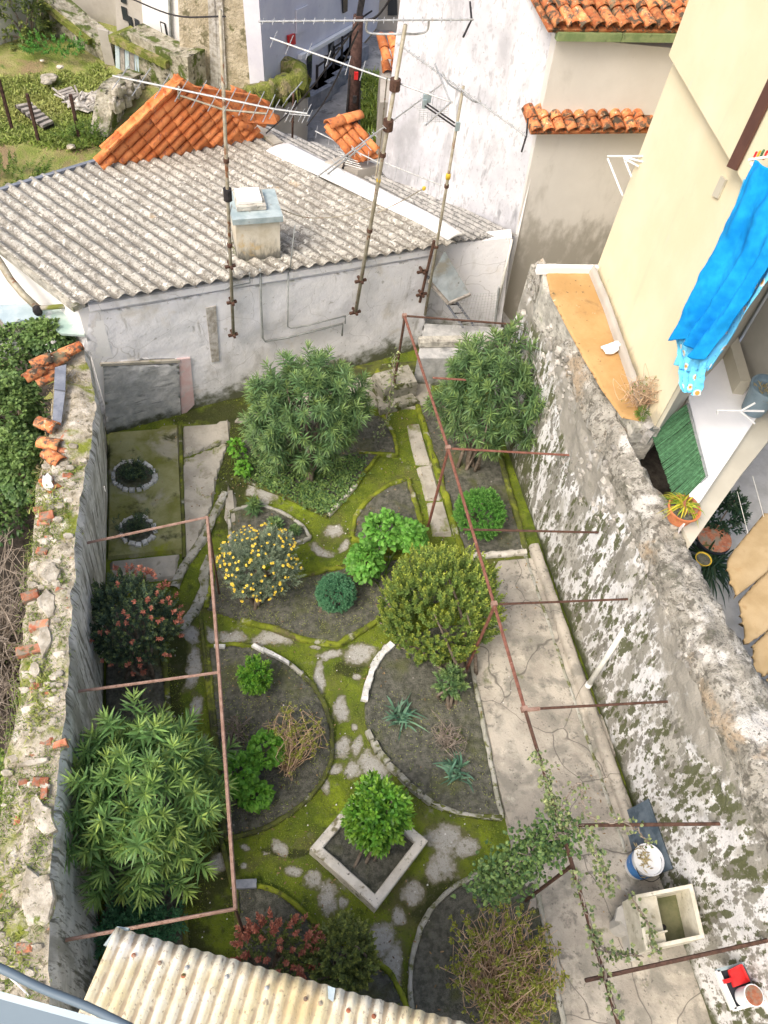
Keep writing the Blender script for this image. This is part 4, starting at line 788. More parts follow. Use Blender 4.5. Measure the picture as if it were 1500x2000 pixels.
def tile_field(parent, P0, rowdir, downdir, ncol, nrow, pw_, L, mt, clip=None, name='roof_tile', arcs=True, under=True, jit=.02):
    """barrel tiles: columns step along rowdir, rows follow each other up from the eave along -downdir"""
    me = roof_tile_mesh(name, L*1.12, pw_*.50, pw_*.40, mt); N = norm(np.cross(rowdir, -downdir)); N = N if N[2] > 0 else -N
    up = -downdir; x = norm(np.cross(up, N)); Mx = np.column_stack([x, up, N]); k = 0
    for c in range(ncol):
        for r in range(nrow):
            p = P0+rowdir*(c*pw_)+up*(r*L)
            if clip is not None and not clip(p+up*L*.5): continue
            tw = rng.normal(0, jit); Rt = Mx@rotz(tw)@np.array([[1, 0, 0], [0, math.cos(.05), -math.sin(-.05)], [0, math.sin(-.05), math.cos(.05)]])
            inst(name, me, parent, p+N*rng.uniform(0, .008), Rt); k += 1
    return k
def roofbase(parent, P, mt, name='roof_bed', th=.04):
    P = np.array(P); n = norm(np.cross(P[1]-P[0], P[2]-P[0])); n = n if n[2] > 0 else -n; m = MB(); m.prism(P-n*.012, -n*th); return m.build(name, M_[mt], parent)
# lower tile strip
t0 = VG.at(1052, 252, -.20); t1 = VG.at(1290, 252, -.20); t0[2] = t1[2] = (t0[2]+t1[2])/2+.0; rd = A(1, 0, 0)
dn = norm(A(.25, -1, -.55))
tile_field(GH, t0+A(-.02, 0, -.02), rd, dn, 10, 2, .165, .17, 'tile_old', jit=.06)
roofbase(GH, [t0+A(-.08, 0, -.03), t0+A(1.7, 0, -.03), t0+A(1.7, 0, -.03)-dn*.36, t0+A(-.08, 0, -.03)-dn*.36], 'tile_old')
# main roof
s0 = VG.at(1088, 62, -.12); dn2 = norm(A(.33, -1, -.42))
tile_field(GH, s0+A(.02, 0, .06), rd, dn2, 12, 7, .165, .26, 'tile_old', jit=.05)
roofbase(GH, [s0+A(-.1, 0, .03), s0+A(2.6, 0, .03), s0+A(2.6, 0, .03)-dn2*2.4, s0+A(-.1, 0, .03)-dn2*2.4], 'tile_old')
M_['gutter_green'] = mat('mossy_green_gutter', (.17, .24, .10), (.28, .34, .16), 6, rough=.7, bump=.3, layers=[((.10, .10, .06), 9, .6, .7)])
for i in range(3): mb = MB(); mb.box(s0+A(.42+i*.82, .02, -.05), (.81, .09, .09)); mb.build('gutter', M_['gutter_green'], GH)
# cream house on the right
YA, YB_ = at(1165, 525, 2.72), at(1278, 835, 2.65); VY = VPlane(YA, YB_); ddiag = norm(A(.78, .62, 0))
CH = thing('cream_house', 'cream rendered house with projecting upper storey and brown strip, right edge', 'house', (YA[0], YA[1], 0))
py = [VY.at(u, v) for u, v in [(1165, 525), (1278, 838), (1333, 707), (1440, 482), (1600, 150), (1330, 0), (1305, 112)]]
P0 = [A(VY.at(1165, 525)[0], VY.at(1165, 525)[1], z) for z in (0, 7.4)]; cornr = VY.at(1278, 835); P1 = [A(cornr[0], cornr[1], z) for z in (7.4, 0)]
mb = MB(); mb.prism([P0[0], P0[1], P1[0], P1[1]], ddiag*5); mb.build('wall', M_['cream'], CH)
off = -VY.n*.10; z_ov = VY.at(1306, 108, -.1)[2]; yA = VY.at(1306, 108, -.1); yB = VY.at(1442, 345, -.1); dY = norm(A(*(yB-yA)[:2], 0))
q = [yA, yA+dY*5.5]; mb = MB(); mb.prism([q[0], A(*q[0][:2], 7.6), A(*q[1][:2], 7.6), q[1]+A(0, 0, (yB-yA)[2]*2.2)], VY.n*.4); mb.build('upper_storey', M_['cream'], CH)
a = VY.at(1433, 322, -.112); dv = A(0, 0, 1.5); sd = dY*.085
mb = MB(); mb.prism([a-sd*.7-A(0, 0, .05), a+sd-A(0, 0, .0), a+sd+dv, a-sd*.7+dv], -VY.n*.02); mb.build('brown_strip', M_['brown_trim'], CH)
mb = MB(); mb.prism([VY.at(u, v, -.003) for u, v in [(1412, 343), (1421, 352), (1405, 388), (1394, 382)]], -VY.n*.02); mb.build('wall_plaque', M_['cream_shade'], CH)
# return wall, balcony slab, grey parapet wall
sl_ = thing('balcony', 'white topped balcony slab with beige edge below the hanging towels', 'balcony', at(1400, 900, 0))
mb = MB(); mb.prism([at(u, v, 2.66) for u, v in [(1345, 779), (1382, 928), (1343, 968), (1333, 1031), (1500, 783), (1620, 610), (1500, 560), (1414, 640), (1350, 742)]], (0, 0, -.12)); mb.build('slab_top', M_['white_slab'], sl_)
mb = MB(); mb.prism([at(u, v, 2.53) for u, v in [(1332, 1030), (1350, 1064), (1447, 928), (1500, 862), (1640, 700), (1640, 560)]], (0, 0, -.18)); mb.build('slab_edge', M_['cream_shade'], sl_)  # coloured darker to stand in for the slab's shaded side
g1_, g2_ = at(1416, 680, 2.66), at(1441, 770, 2.66); gv = norm(A(*(g2_-g1_)[:2], 0))
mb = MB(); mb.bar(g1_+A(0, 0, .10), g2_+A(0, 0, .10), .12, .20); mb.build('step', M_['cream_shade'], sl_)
mb = MB(); h1, h2 = at(1433, 690, 2.665), at(1520, 840, 2.665); mb.prism([h1, h2, h2+A(0, 0, 1.2), h1+A(0, 0, 1.7)], ddiag*.25); mb.build('parapet_wall', M_['grey_render'], sl_)
mb = MB(); h1 = at(1350, 770, 2.665); mb.prism([A(*cornr[:2], 2.3)+ddiag*.02, A(*cornr[:2], 2.3)+ddiag*2.4, A(*cornr[:2], 7)+ddiag*2.4, A(*cornr[:2], 7)+ddiag*.02], A(.03, -.03, 0)); mb.build('return_wall', M_['cream_shade'], CH)  # face in shade, the shade carried by the material's colour
# reed mat over the gap
RM = thing('reed_mat', 'green reed mat stretched over the gap between garden wall and balcony', 'reed mat', at(1320, 900, 2.5))
m00, m01 = at(1270, 842, 2.52), at(1314, 985, 2.50); m10, m11 = at(1343, 788, 2.72), at(1381, 930, 2.70); m01 = at(1322, 988, 2.52)
nr = 130; mb = MB()
for i in range(nr):
    k = i/(nr-1); a = m00+(m01-m00)*k+A(*rng.normal(0, .004, 3)); b = m10+(m11-m10)*k+A(*rng.normal(0, .004, 3)); mid = (a+b)/2+A(0, 0, -.035*math.sin(k*3.1)+rng.normal(0, .003))
    mb.tube([a, mid, b], .0055, 4)
prop(mb.build('reeds', M_['reed'], RM), kind='stuff')
mb = MB(); mb.tube([m10, m11], .016, 6); mb.tube([m11, m01+A(.03, 0, 0)], .008, 6); mb.build('border_tube', M_['grey_pipe'], RM)
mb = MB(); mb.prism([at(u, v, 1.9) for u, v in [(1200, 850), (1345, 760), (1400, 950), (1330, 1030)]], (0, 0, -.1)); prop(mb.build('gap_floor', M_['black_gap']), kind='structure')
for k_, (u, v, s_) in enumerate([(1263, 838, .09), (1264, 854, .085)]):
    m = MB(); p = at(u, v, 2.72); m.box(p, (s_*1.1, s_*.9, .12), rotz(.5+k_*.2)); prop(m.build('concrete_block', M_['bluegrey'] if 0 else M_['greystone'], loc=p), ['small grey concrete block at the near corner of the ochre terrace, farther of two', 'small grey concrete block at the near corner of the ochre terrace, nearer of two'][k_], 'block', 'blocks at the end of the terrace')
# terracotta bowl with spider plant
def pot(name, label, p, r, h, mt, soil='soil', lip=.012, taper=.72, k=28, axis=(0, 0, 1)):
    t = thing(name, label, 'plant pot', p); m = MB()
    m.lathe(p, [(r*taper, 0), (r*.98, h*.86), (r*1.06, h*.87), (r*1.08, h), (r*.98, h), (r*.93, h*.86), (r*.85, h*.8)], k, axis); m.build('bowl', M_[mt], t, smooth=False)
    m = MB(); m.lathe(A(*p)+norm(A(*axis))*h*.78, [(r*.2, 0), (r*.93, .004)], k, axis); m.build('potting_soil', M_[soil], t); return t
pp = at(1324, 1012, 2.56); T_ = pot('terracotta_pot', 'terracotta bowl on the crest of the right wall holding a yellow-green spider plant', pp, .15, .17, 'terracotta')
m = MB(); m.lathe(pp+A(.03, .03, .12), [(.06, 0), (.085, .10), (.08, .10), (.06, .02)], 20, (.3, -.4, 1)); m.build('inner_pot', M_['brick_red'], T_)
SP = thing('spider_plant', 'yellow-green spider plant spilling out of the terracotta bowl', 'plant', pp+A(0, 0, .17)); mb = MB()
n = 90; D = rng.normal(0, 1, (n, 3)); D[:, 2] = np.abs(D[:, 2])*.7+.35; D[:, 1] += .25; leaves(mb, np.repeat([pp+A(.0, .03, .17)], n, 0)+rng.normal(0, .015, (n, 3)), D, rng.uniform(.16, .30, n), .014, 'blade', .75, rng.random(n)); mb.build('foliage', LF['spider'], SP)
for k_, (u, v) in enumerate([(1316, 1030), (1322, 1046)]):
    m = MB(); p = at(u, v, 2.52); m.stone(p, (.07, .055, .05), seed=k_+20); prop(m.build('stone', M_['stone'], loc=p), ['pale stone wedged under the terracotta bowl', 'pale stone on the wall crest just below the stone under the bowl'][k_], 'stone')
pp = at(1470, 800, 2.68); pot('blue_pot', 'slate blue plastic pot of dead stalks standing on the white balcony slab', pp, .17, .36, 'blue_pot')
mb = MB(); n = 60; D = rng.normal(0, 1, (n, 3)); D[:, 2] = abs(D[:, 2]); leaves(mb, np.repeat([pp+A(0, 0, .28)], n, 0)+rng.normal(0, .05, (n, 3))*A(1, 1, .1), D, .10, .012, 'lance', .4, rng.random(n)); prop(mb.build('dead_plant', LF['straw'], loc=pp), 'dried plant remains in the slate blue pot', 'plant')
# clothes brackets (three white wall arms) and washing
def bracket(label, pts, loc, rope=None):
    t = thing('clothes_bracket', label, 'clothes bracket', loc)
    for i, q in enumerate(pts): m = MB(); m.tube(q, .011, 6); m.build('arm', M_['white_metal'], t)
    return t
zb = 4.28; q = VY.at(1258, 316)
b1 = bracket('white clothes bracket on the far end of the cream house wall', [[at(1187, 305, 4.0), at(1255, 305, 4.25)], [at(1218, 306, 4.12), at(1262, 318, 4.22)], [at(1218, 309, 4.12), at(1247, 325, 4.15)], [at(1187, 310, 4.0), at(1216, 382, 4.0)], [at(1219, 310, 4.1), at(1233, 345, 4.1)]], q)
b2 = bracket('white clothes bracket above the white balcony slab beside the blue pot', [[at(1402, 801, 3.0), at(1492, 803, 3.0)], [at(1446, 803, 3.0), at(1475, 787, 3.12)], [at(1446, 803, 3.0), at(1474, 827, 2.85)], [at(1402, 801, 3.0), at(1401, 808, 2.94)]], at(1490, 803, 2.66))
b3 = bracket('white clothes bracket at the right edge carrying the bright blue sheet', [[at(1462, 312, 5.58), at(1545, 300, 5.6)], [at(1466, 318, 5.58), at(1560, 450, 5.4)]], at(1490, 320, 5.3))
def cloth(name, label, corners, mt, nu=90, nv=120, fold=.03, nf=4, hem=0, flare=None, seed=0, loc=None):
    TLc, TRc, BRc, BLc = [A(*c) for c in corners]; u = np.linspace(0, 1, nu)[:, None, None]; v = np.linspace(0, 1, nv)[None, :, None]
    P = (TLc*(1-u)+TRc*u)*(1-v)+(BLc*(1-u)+BRc*u)*v; N = norm(np.cross(TRc-TLc+(BRc-BLc), BLc-TLc))
    uu, vv = u[..., 0]+0*v[..., 0], v[..., 0]+0*u[..., 0]
    ph = uu*nf*6.28+1.5*fbm(np.stack([uu*2, vv*1.5, uu*0+seed], -1), 1.2, 3)*3+vv*1.3*math.sin(seed+1)
    w = np.sin(ph)*fold*(.35+.9*vv)+fbm(np.stack([uu*3, vv*5, uu*0+seed], -1), 1, 3)*fold*.8+fbm(np.stack([uu*9, vv*14, uu*0+seed+5], -1), 1, 3)*.014
    P = P+N*w[..., None]; P[..., 2] -= (hem*vv*(np.sin(uu*7+seed)*.5+.5)); m = MB(); m.grid(P); o = m.build(name, M_[mt], smooth=True, loc=loc if loc is not None else TLc)
    md = o.modifiers.new('t', 'SOLIDIFY'); md.thickness = .004; return prop(o, label, 'towel' if 'towel' in name else 'cloth')
X1 = 4.02
cloth('blue_sheet', 'bright blue sheet hanging long from the clothes bracket on the right', [atx for atx in [EYE+(R@_ray(u, v))*((X1-xo_)/(R@_ray(u, v))[0]) for (u, v, xo_) in [(1470, 312, 0), (1590, 380, 0), (1378, 690, 0), (1310, 650, 0)]]], 'cloth_blue', fold=.04, nf=3.2, hem=.10, seed=2)
X2 = 4.12
cloth('printed_towel', 'light blue flower-printed towel hanging behind the bright blue sheet', [EYE+(R@_ray(u, v))*(X2/(R@_ray(u, v))[0]) for (u, v) in [(1452, 350), (1600, 400), (1392, 722), (1322, 712)]], 'cloth_print', fold=.03, nf=3, hem=.06, seed=5)
cloth('printed_towel', 'light blue flower-printed towel end rolled into a point below the blue sheet', [EYE+(R@_ray(u, v))*(X2-.01)/(R@_ray(u, v))[0] for (u, v) in [(1316, 650), (1400, 650), (1364, 770), (1338, 762)]], 'cloth_print', fold=.03, nf=3, hem=.02, seed=7)
PEGC = [('red', (1474, 305)), ('yellow', (1481, 303)), ('reed', (1488, 301)), ('red', (1495, 303))]
for k_, (c, (u, v)) in enumerate(PEGC):
    m = MB(); p = at(u, v, 5.6); m.box(p, (.015, .012, .07), rotz(.4)); prop(m.build('clothes_peg', M_[c], loc=p), ['leftmost red peg holding the bright blue sheet', 'yellow peg on the top edge of the blue sheet', 'green peg on the top edge of the blue sheet', 'rightmost red peg on the blue sheet'][k_], 'peg', 'pegs on the blue sheet')
# paper scrap on the terrace, weeds at the foot of the cream wall
m = MB(); p = at(1195, 679, 2.74); m.stone(p, (.19, .10, .06), seed=11, rot=.35, sub=3, jag=.5); prop(m.build('paper_scrap', M_['paper'], loc=p), 'crumpled white paper lying on the ochre terrace', 'paper')
# neighbour's courtyard under the balcony
mb = MB(); mb.prism([(4.3, -2, .6), (9, -2, .6), (9, 6.5, .6), (4.3, 6.5, .6)], (0, 0, -.1)); prop(mb.build('courtyard_floor', M_['silver']), kind='structure')
CY_ = thing('courtyard_wall', 'dark courtyard wall with a blue-black opening under the balcony slab', 'wall', (6.5, 5.5, .6))
cv = VPlane(A(5.1, 5.0, .6), A(8, 6.6, .6))
mb = MB(); mb.prism([A(4.6, 5.1, .6), A(8, 7.6, .6), A(8, 7.6, 2.35), A(4.6, 5.1, 2.35)], (.1, .2, 0)); mb.build('wall_panel', M_['grey_render'], CY_)
mb = MB(); mb.prism([A(5.1, 5.3, .6), A(7.6, 7.15, .6), A(7.6, 7.15, 2.2), A(5.1, 5.3, 2.2)], (.02, -.03, 0)); mb.build('opening', M_['window'], CY_)
TC = thing('tan_lounger_cushion', 'tan canvas lounger cushion hung out in segments on lines in the neighbour courtyard', 'cushion', at(1460, 1150, .6))
for k_, px in enumerate([[(1491, 1004), (1432, 1076), (1418, 1100), (1422, 1128), (1434, 1162), (1441, 1163), (1512, 1100), (1530, 1020)], [(1440, 1177), (1512, 1108), (1560, 1170), (1464, 1256), (1450, 1225)], [(1468, 1262), (1540, 1200), (1580, 1260), (1505, 1315), (1482, 1316), (1470, 1298)], [(1492, 1330), (1560, 1280), (1600, 1340), (1520, 1420)]]):
    P = np.array([at(u, v, 1.75-.13*k_) for u, v in cpx(px+[px[0]], 4)[:-1]]); v, f = patch(P, 1.80-.13*k_, st=.03, n1=.003, dome=.16, skirt=.03); m = MB(); m.add(v, f); o = m.build('cushion_segment', M_['tan'], TC, smooth=True); md = o.modifiers.new('t', 'SOLIDIFY'); md.thickness = .05; md.offset = -1
for px in ([(1470, 930, 2.2), (1492, 1010, 1.8)], [(1440, 960, 2.1), (1461, 1042, 1.8)]): m = MB(); m.tube([at(*q) for q in px], .004, 4); m.build('line', M_['white_pipe'], TC)
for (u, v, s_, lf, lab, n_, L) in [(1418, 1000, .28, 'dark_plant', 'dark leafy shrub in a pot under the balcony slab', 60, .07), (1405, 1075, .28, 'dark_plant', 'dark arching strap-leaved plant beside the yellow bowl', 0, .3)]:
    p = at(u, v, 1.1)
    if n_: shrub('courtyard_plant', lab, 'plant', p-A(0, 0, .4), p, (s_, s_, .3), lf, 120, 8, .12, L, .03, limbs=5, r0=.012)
    else:
        t = thing('courtyard_plant', lab, 'plant', A(p[0], p[1], .6)); mb = MB(); n = 150; D = rng.normal(0, 1, (n, 3)); D[:, 2] = np.abs(D[:, 2])*.8+.3; leaves(mb, np.repeat([A(p[0], p[1], .8)], n, 0)+rng.normal(0, .06, (n, 3)), D, rng.uniform(.3, .55, n), .03, 'blade', .6); mb.build('foliage', LF[lf], t)
pot('dark_pot', 'dark wide pot with red rim marks in the neighbour courtyard', at(1395, 1055, 1.0)-A(0, 0, .2), .19, .2, 'black_tray'); pot('yellow_bowl', 'small yellow bowl at the outer foot of the right wall', at(1370, 1097, 1.6), .085, .06, 'yellow')
mb = MB(); mb.lathe(at(1395, 1050, 1.0)-A(0, 0, .01), [(.205, 0), (.215, .012), (.2, .012)], 28); prop(mb.build('pot_ring', M_['brick_red'], loc=at(1395, 1050, 1.0)), 'red brown ring lying on the rim of the dark courtyard pot', 'ring')

# ================================================================ STREET, RUINS AND FIELD BEYOND
def bld(name, label, cat, Apx, Bpx, outline, th, mt, z0=0., part='wall', parent=None):
    vp = VPlane(at(*Apx, z0), at(*Bpx, z0)); t = parent or thing(name, label, cat, at(*Apx, z0)); m = wallprism(vp, outline, th); m.build(part, M_[mt], t); return t, vp
g = ground_grid(-14, 2.6, 8.5, 27, .16); g[..., 2] = .01+fbm(g, .8, 4)*.16
mb = MB(); mb.grid(g); prop(mb.build('field', M_['grass'], smooth=True), kind='structure')
mb = MB(); mb.prism([at(u, v, .14) for u, v in [(560, 330), (590, 235), (650, 165), (735, 58), (790, 60), (800, 330)]], (0, 0, -.14)); prop(mb.build('street', M_['road']), kind='structure')
bld('ivory_ruin_wall', 'peeling ivory wall with a scrubby bush, top left corner', 'wall', (0, 95), (80, 62), [(-90, 130), (0, 95), (50, 72), (82, 60), (74, -10), (70, -60), (-90, -60)], .4, 'ruin_white')
RU, VR = bld('overgrown_ruin_wall', 'overgrown stone ruin wall with mossy sloping top, beside the grass plot', 'wall', (85, 62), (205, 122), [(80, 62), (140, 98), (205, 123), (208, 84), (180, 72), (148, 48), (100, 6), (78, -20)], .45, 'ruin')
mb = MB(); mb.bar(VR.at(84, -8, .15), VR.at(190, 76, .15), .5, .12); mb.build('moss_cap', M_['moss'], RU)
for px in ([(100, 30), (108, 72)], [(144, 52), (160, 108)], [(88, 60), (107, 73)]): mb = MB(); mb.bar(VR.at(*px[0], -.03), VR.at(*px[1], -.03), .07, .06, up=VR.n); mb.build('timber', M_['pale_concrete'], RU)
GG, _ = bld('greyish_gable', 'plain greyish gable wall behind the overgrown ruin wall', 'wall', (100, 22), (238, 58), [(90, 40), (240, 80), (240, 60), (232, -60), (86, -60)], .4, 'grey_gable')
SB, _ = bld('leaning_slab', 'pale upright panel leaning beside the grey gates', 'panel', (205, 127), (224, 129), [(190, 56), (211, 62), (224, 129), (205, 126)], .06, 'grey_gable', part='panel')
GT = thing('grey_gates', 'weathered grey plank gates under the mossy capped wall', 'gate', at(240, 145)); gv_ = VPlane(at(226, 132), at(272, 156))
for i in range(5):
    a, b = 226+i*9.5, 226+i*9.5+8.3; m = wallprism(gv_, [(a-2, 70+i*6), (b-2, 75+i*6), (b, 137+i*5), (a, 132+i*5)], .05); m.build('plank', M_['wood_grey' if i % 2 else 'bluegrey'], GT)
MW, VM = bld('mossy_capped_wall', 'low ruin wall with a thick green moss cap running towards the orange roof', 'wall', (272, 156), (362, 200), [(232, 66), (244, 60), (338, 108), (366, 112), (372, 205), (270, 160), (262, 90)], .5, 'ruin')
mb = MB(); mb.bar(VM.at(234, 66, .2), VM.at(345, 118, .2), .62, .14); mb.build('moss_cap', M_['moss'], MW)
LR, VL_ = bld('rubble_wall_by_roof', 'broken rubble wall with bare stones left of the orange tiled roof', 'wall', (218, 262), (262, 190), [(210, 268), (225, 180), (235, 165), (300, 130), (345, 118), (352, 170), (275, 235), (235, 265)], .35, 'ruin')
for i in range(60): u, v = rng.uniform(218, 330), rng.uniform(0, 1); p = VL_.at(u, 175-(u-218)*.42+v*40, -.05); inst('stone', LM[i % 2], LR, p, rotz(rng.random()*6), A(2, 2, 1.6)*rng.uniform(.05, .12))
DH, VD = bld('dark_fronted_house', 'old house front with dark windows at the top, left of the bright white house', 'house', (240, 100), (282, 112), [(228, 60), (285, 118), (282, 60), (272, -60), (222, -60)], .6, 'grey_gable', z0=0)
for px in ([(236, 12), (246, 16), (250, 42), (240, 38)], [(248, 30), (256, 34), (262, 66), (254, 62)], [(262, 36), (270, 40), (275, 68), (266, 66)], [(232, -20), (244, -20), (246, 8), (236, 4)]):
    m = wallprism(VD, px, .02, -.03); m.build('window', M_['window'], DH)
H1, V1 = bld('white_house', 'bright white house side with a dark meter box and thin downpipe, top left', 'house', (282, 118), (352, 136), [(272, -60), (345, -60), (352, 110), (350, 140), (284, 112)], .3, 'white_bright')
m = wallprism(V1, [(312, 42), (322, 46), (330, 84), (318, 80)], .02, -.03); m.build('meter_frame', M_['dark'], H1); m = wallprism(V1, [(314, 46), (320, 48), (326, 80), (319, 77)], .02, -.05); m.build('meter_panel', M_['white_bright'], H1)
mb = MB(); mb.tube([V1.at(330, -30, -.05), V1.at(335, 112, -.05)], .035, 6); mb.build('downpipe', M_['grey_pipe'], H1)
GB, V2 = bld('sandy_gable_house', 'sandy stone gable house overgrown at the top, behind the orange roof', 'house', (352, 175), (520, 195), [(345, -60), (450, -60), (470, -8), (500, 30), (516, 52), (492, 92), (512, 180), (440, 190), (355, 180)], 2.5, 'gable')
m = wallprism(V2, [(500, 46), (517, 52), (513, 132), (492, 94)], .1, -.11); m.build('corner_pilaster', M_['ruin_white'], GB)
for px in ([(424, -40), (436, 170)], [(414, -10), (420, 170)]): mb = MB(); mb.bar(V2.at(*px[0], -.03), V2.at(*px[1], -.03), .16, .05, up=V2.n); mb.build('render_strip', M_['rough_strip'], GB)
CW_ = thing('curved_mossy_wall', 'low curved grey wall with thick moss cap beside the street', 'wall', at(560, 190)); cpts = [at(u, v, 1.5) for u, v in cpx([(405, 205), (450, 185), (505, 166), (555, 150), (584, 140), (582, 124), (545, 108)])]
mb = MB(); mb.grid(ribbon(cpts, .3, 1.40, z0=0, st=.12, jig=.05)); mb.build('wall_body', M_['grey_gable'], CW_, smooth=True); mb = MB(); mb.grid(ribbon(cpts, .36, 1.48, z0=1.32, st=.06, jig=.35)); mb.build('moss_cap', M_['moss'], CW_, smooth=True)
H3, V3 = bld('lilac_white_house', 'long lilac-white house with dark doors along the narrow street', 'house', (600, 205), (735, 60), [(500, -80), (770, -80), (735, 55), (590, 225), (545, 275), (520, 210)], .3, 'white_house', z0=.14)
mb = MB(); mb.bar(V3.at(585, 112, -.05), V3.at(703, 44, -.05), .08, .07); mb.build('ledge', M_['white_bright'], H3)
for px in ([(601, 106), (610, 100), (609, 150), (604, 165)], [(644, 78), (653, 73), (652, 118), (645, 124)], [(669, -20), (680, -25), (679, 22), (671, 26)], [(580, 20), (602, 10), (600, 58), (580, 66)]):
    m = wallprism(V3, px, .03, -.04); m.build('door' if px[0][1] > 60 else 'window', M_['window'] if px[0][0] != 580 else M_['white_house'], H3)
m = wallprism(V3, [(564, 70), (577, 66), (578, 86), (566, 90)], .04, -.06); m.build('red_sign', M_['red'], H3)
E1, VE = bld('far_beige_house', 'beige house end with a dark window at the top of the street', 'house', (735, 58), (790, 62), [(722, -80), (800, -80), (800, 66), (735, 60)], 1., 'grey_gable', z0=.14)
m = wallprism(VE, [(758, -10), (775, -14), (776, 30), (757, 30)], .03, -.04); m.build('window', M_['window'], E1)
for i in range(6):
    p = at(608+i*15, 186-i*16, .3); m = MB(); m.box(p, (.8, .45, .3+i*.0), rotz(.75)); prop(m.build('stone_step', M_['slate'], loc=p), 'grey stone step along the lilac-white house, '+['nearest to the orange roof', 'second from the orange roof', 'third from the orange roof', 'fourth from the orange roof', 'second from the far end', 'at the far end'][i], 'step', 'steps along the lilac-white house')
    p = at(618+i*16, 200-i*19, .14); m = MB(); m.tube([p, p+A(0, 0, .75)], .03, 5); m.tube([p+A(0, 0, .72), p+A(.35, .42, .72)], .02, 5); prop(m.build('railing_post', M_['dark'], loc=p), 'dark street railing post, '+['nearest to the orange roof', 'second from the orange roof', 'third from the orange roof', 'fourth from the orange roof', 'second from the far end', 'at the far end'][i], 'railing post', 'railing posts along the street steps')
UP = thing('utility_pole', 'dark tarred wooden utility pole standing in the street', 'utility pole', at(686, 262, .14)); pb = at(686, 262, .14); ptp = rise(pb, 700, 30)
mb = MB(); mb.tube([pb, (pb+ptp)/2, ptp], [.13, .12, .09], 10); mb.build('pole', M_['wood_dark'], UP, smooth=True); mb = MB(); mb.bar(ptp-A(.0, 0, .1), ptp+A(.06, 0, .35), .07, .10); mb.build('pole_cap', M_['dark'], UP)
for dz, m_ in ((.55, 'red'), (.35, 'dark')): q = pb+(ptp-pb)*dz; mb = MB(); mb.box(q-A(.0, .13, 0), (.07, .05, .13)); mb.build('pole_box', M_[m_], UP)
for du in (-.16, .15): mb = MB(); mb.tube([pb+A(du, -.1, 0), ptp+A(du*.6, -.05, -1)], .02, 5); mb.build('pole_cable', M_['dark'], UP)
for k_, (p, q) in enumerate([((600, 245, 2.), (700, 60, 4.6)), ((520, 260, 1.9), (700, 45, 4.8)), ((700, 40, 4.9), (780, -30, 5.4)), ((250, -5, 3.2), (440, 32, 3.6))]):
    a, b = at(*p), at(*q); mid = (a+b)/2-A(0, 0, .12); m = MB(); m.tube(arc([a, mid, b], 6), .012, 4); prop(m.build('overhead_cable', M_['dark'], loc=a), ['overhead cable from the low corrugated roof up to the utility pole', 'second overhead cable running from the ridge towards the utility pole', 'overhead cable leaving the utility pole to the upper right', 'thin cable across the white house and sandy gable'][k_], 'cable')
# orange tiled roofs
OR_ = thing('orange_tiled_roof', 'bright orange new barrel-tiled hip roof behind the corrugated roof', 'roof', at(350, 240, 0))
ap = at(350, 162, 2.75); l_ = at(188, 314, 1.95); r_ = at(480, 236, 1.95); P1_ = Plane3(ap, l_, r_)
tri = [ap, l_, P1_.at(300, 330), P1_.at(500, 262), r_]
dd = norm(l_-ap); acr = norm((r_-ap)-dd*(r_-ap).dot(dd))
def clip1(p):
    q = proj(p); return inside(np.array([[q[0], q[1]]]), [(352, 165), (188, 312), (230, 330), (505, 262), (470, 228)])[0]
tile_field(OR_, ap+dd*3.9+dd*.0, acr, dd, 21, 18, .135, .25, 'tile_orange', clip=clip1, jit=.01)
roofbase(OR_, [ap, l_, P1_.at(300, 330), P1_.at(520, 268)], 'tile_orange')
rr = at(530, 212, 1.95); P2_ = Plane3(ap, r_, rr); dd2 = norm(norm(r_-ap)+norm(rr-ap)*.9); ac2 = norm((rr-ap)-dd2*(rr-ap).dot(dd2))
def clip2(p):
    q = proj(p); return inside(np.array([[q[0], q[1]]]), [(350, 160), (478, 245), (540, 240), (532, 205), (500, 185)])[0]
tile_field(OR_, ap+dd2*2.7-ac2*1.0, ac2, dd2, 22, 11, .135, .25, 'tile_orange', clip=clip2, jit=.01)
roofbase(OR_, [ap, r_+A(0, 0, 0), at(540, 240, 1.8), rr, at(500, 184, 2.3)], 'tile_orange')
HT = roof_tile_mesh('hip_tile', .34, .10, .085, 'tile_orange')
for a, b in ((ap, l_), (ap, r_+(r_-ap)*.1)):
    d = norm(b-a); n_ = int(np.linalg.norm(b-a)/.3); x = norm(np.cross(d, A(0, 0, 1))); Mx = np.column_stack([x, -d, norm(np.cross(x, -d))])
    for i in range(n_): inst('hip_tile', HT, OR_, a+d*(i+1)*.3+A(0, 0, .07), Mx)
mb = MB(); q = [at(u, v, 1.5) for u, v in [(200, 330), (500, 262), (535, 215), (352, 175)]]; mb.prism(q, (0, 0, -1.5)); mb.build('wall_body', M_['grey_gable'], OR_)
OS = thing('small_orange_roof', 'small piece of orange tiled roof beside the street behind the antenna mast', 'roof', at(690, 280, 0))
s0, s1, s2, s3 = at(637, 254, 2.3), at(686, 238, 2.3), at(742, 306, 1.95), at(700, 315, 1.95)
d = norm(s2-s1); ac = norm((s0-s1)-d*(s0-s1).dot(d)); tile_field(OS, s1+d*2.0-ac*.02, ac, d, 5, 9, .14, .24, 'tile_orange', clip=lambda p: inside(proj(p)[None], [(632, 252), (690, 233), (745, 308), (700, 312)])[0]); roofbase(OS, [s0, s1, s2, s3], 'tile_orange')
dr = norm(s1-s0); x = norm(np.cross(dr, A(0, 0, 1))); Mx = np.column_stack([x, dr, norm(np.cross(x, dr))])
for i in range(2): inst('ridge_tile', HT, OS, s0+dr*(i*.3+.02)+A(0, 0, .06), Mx)
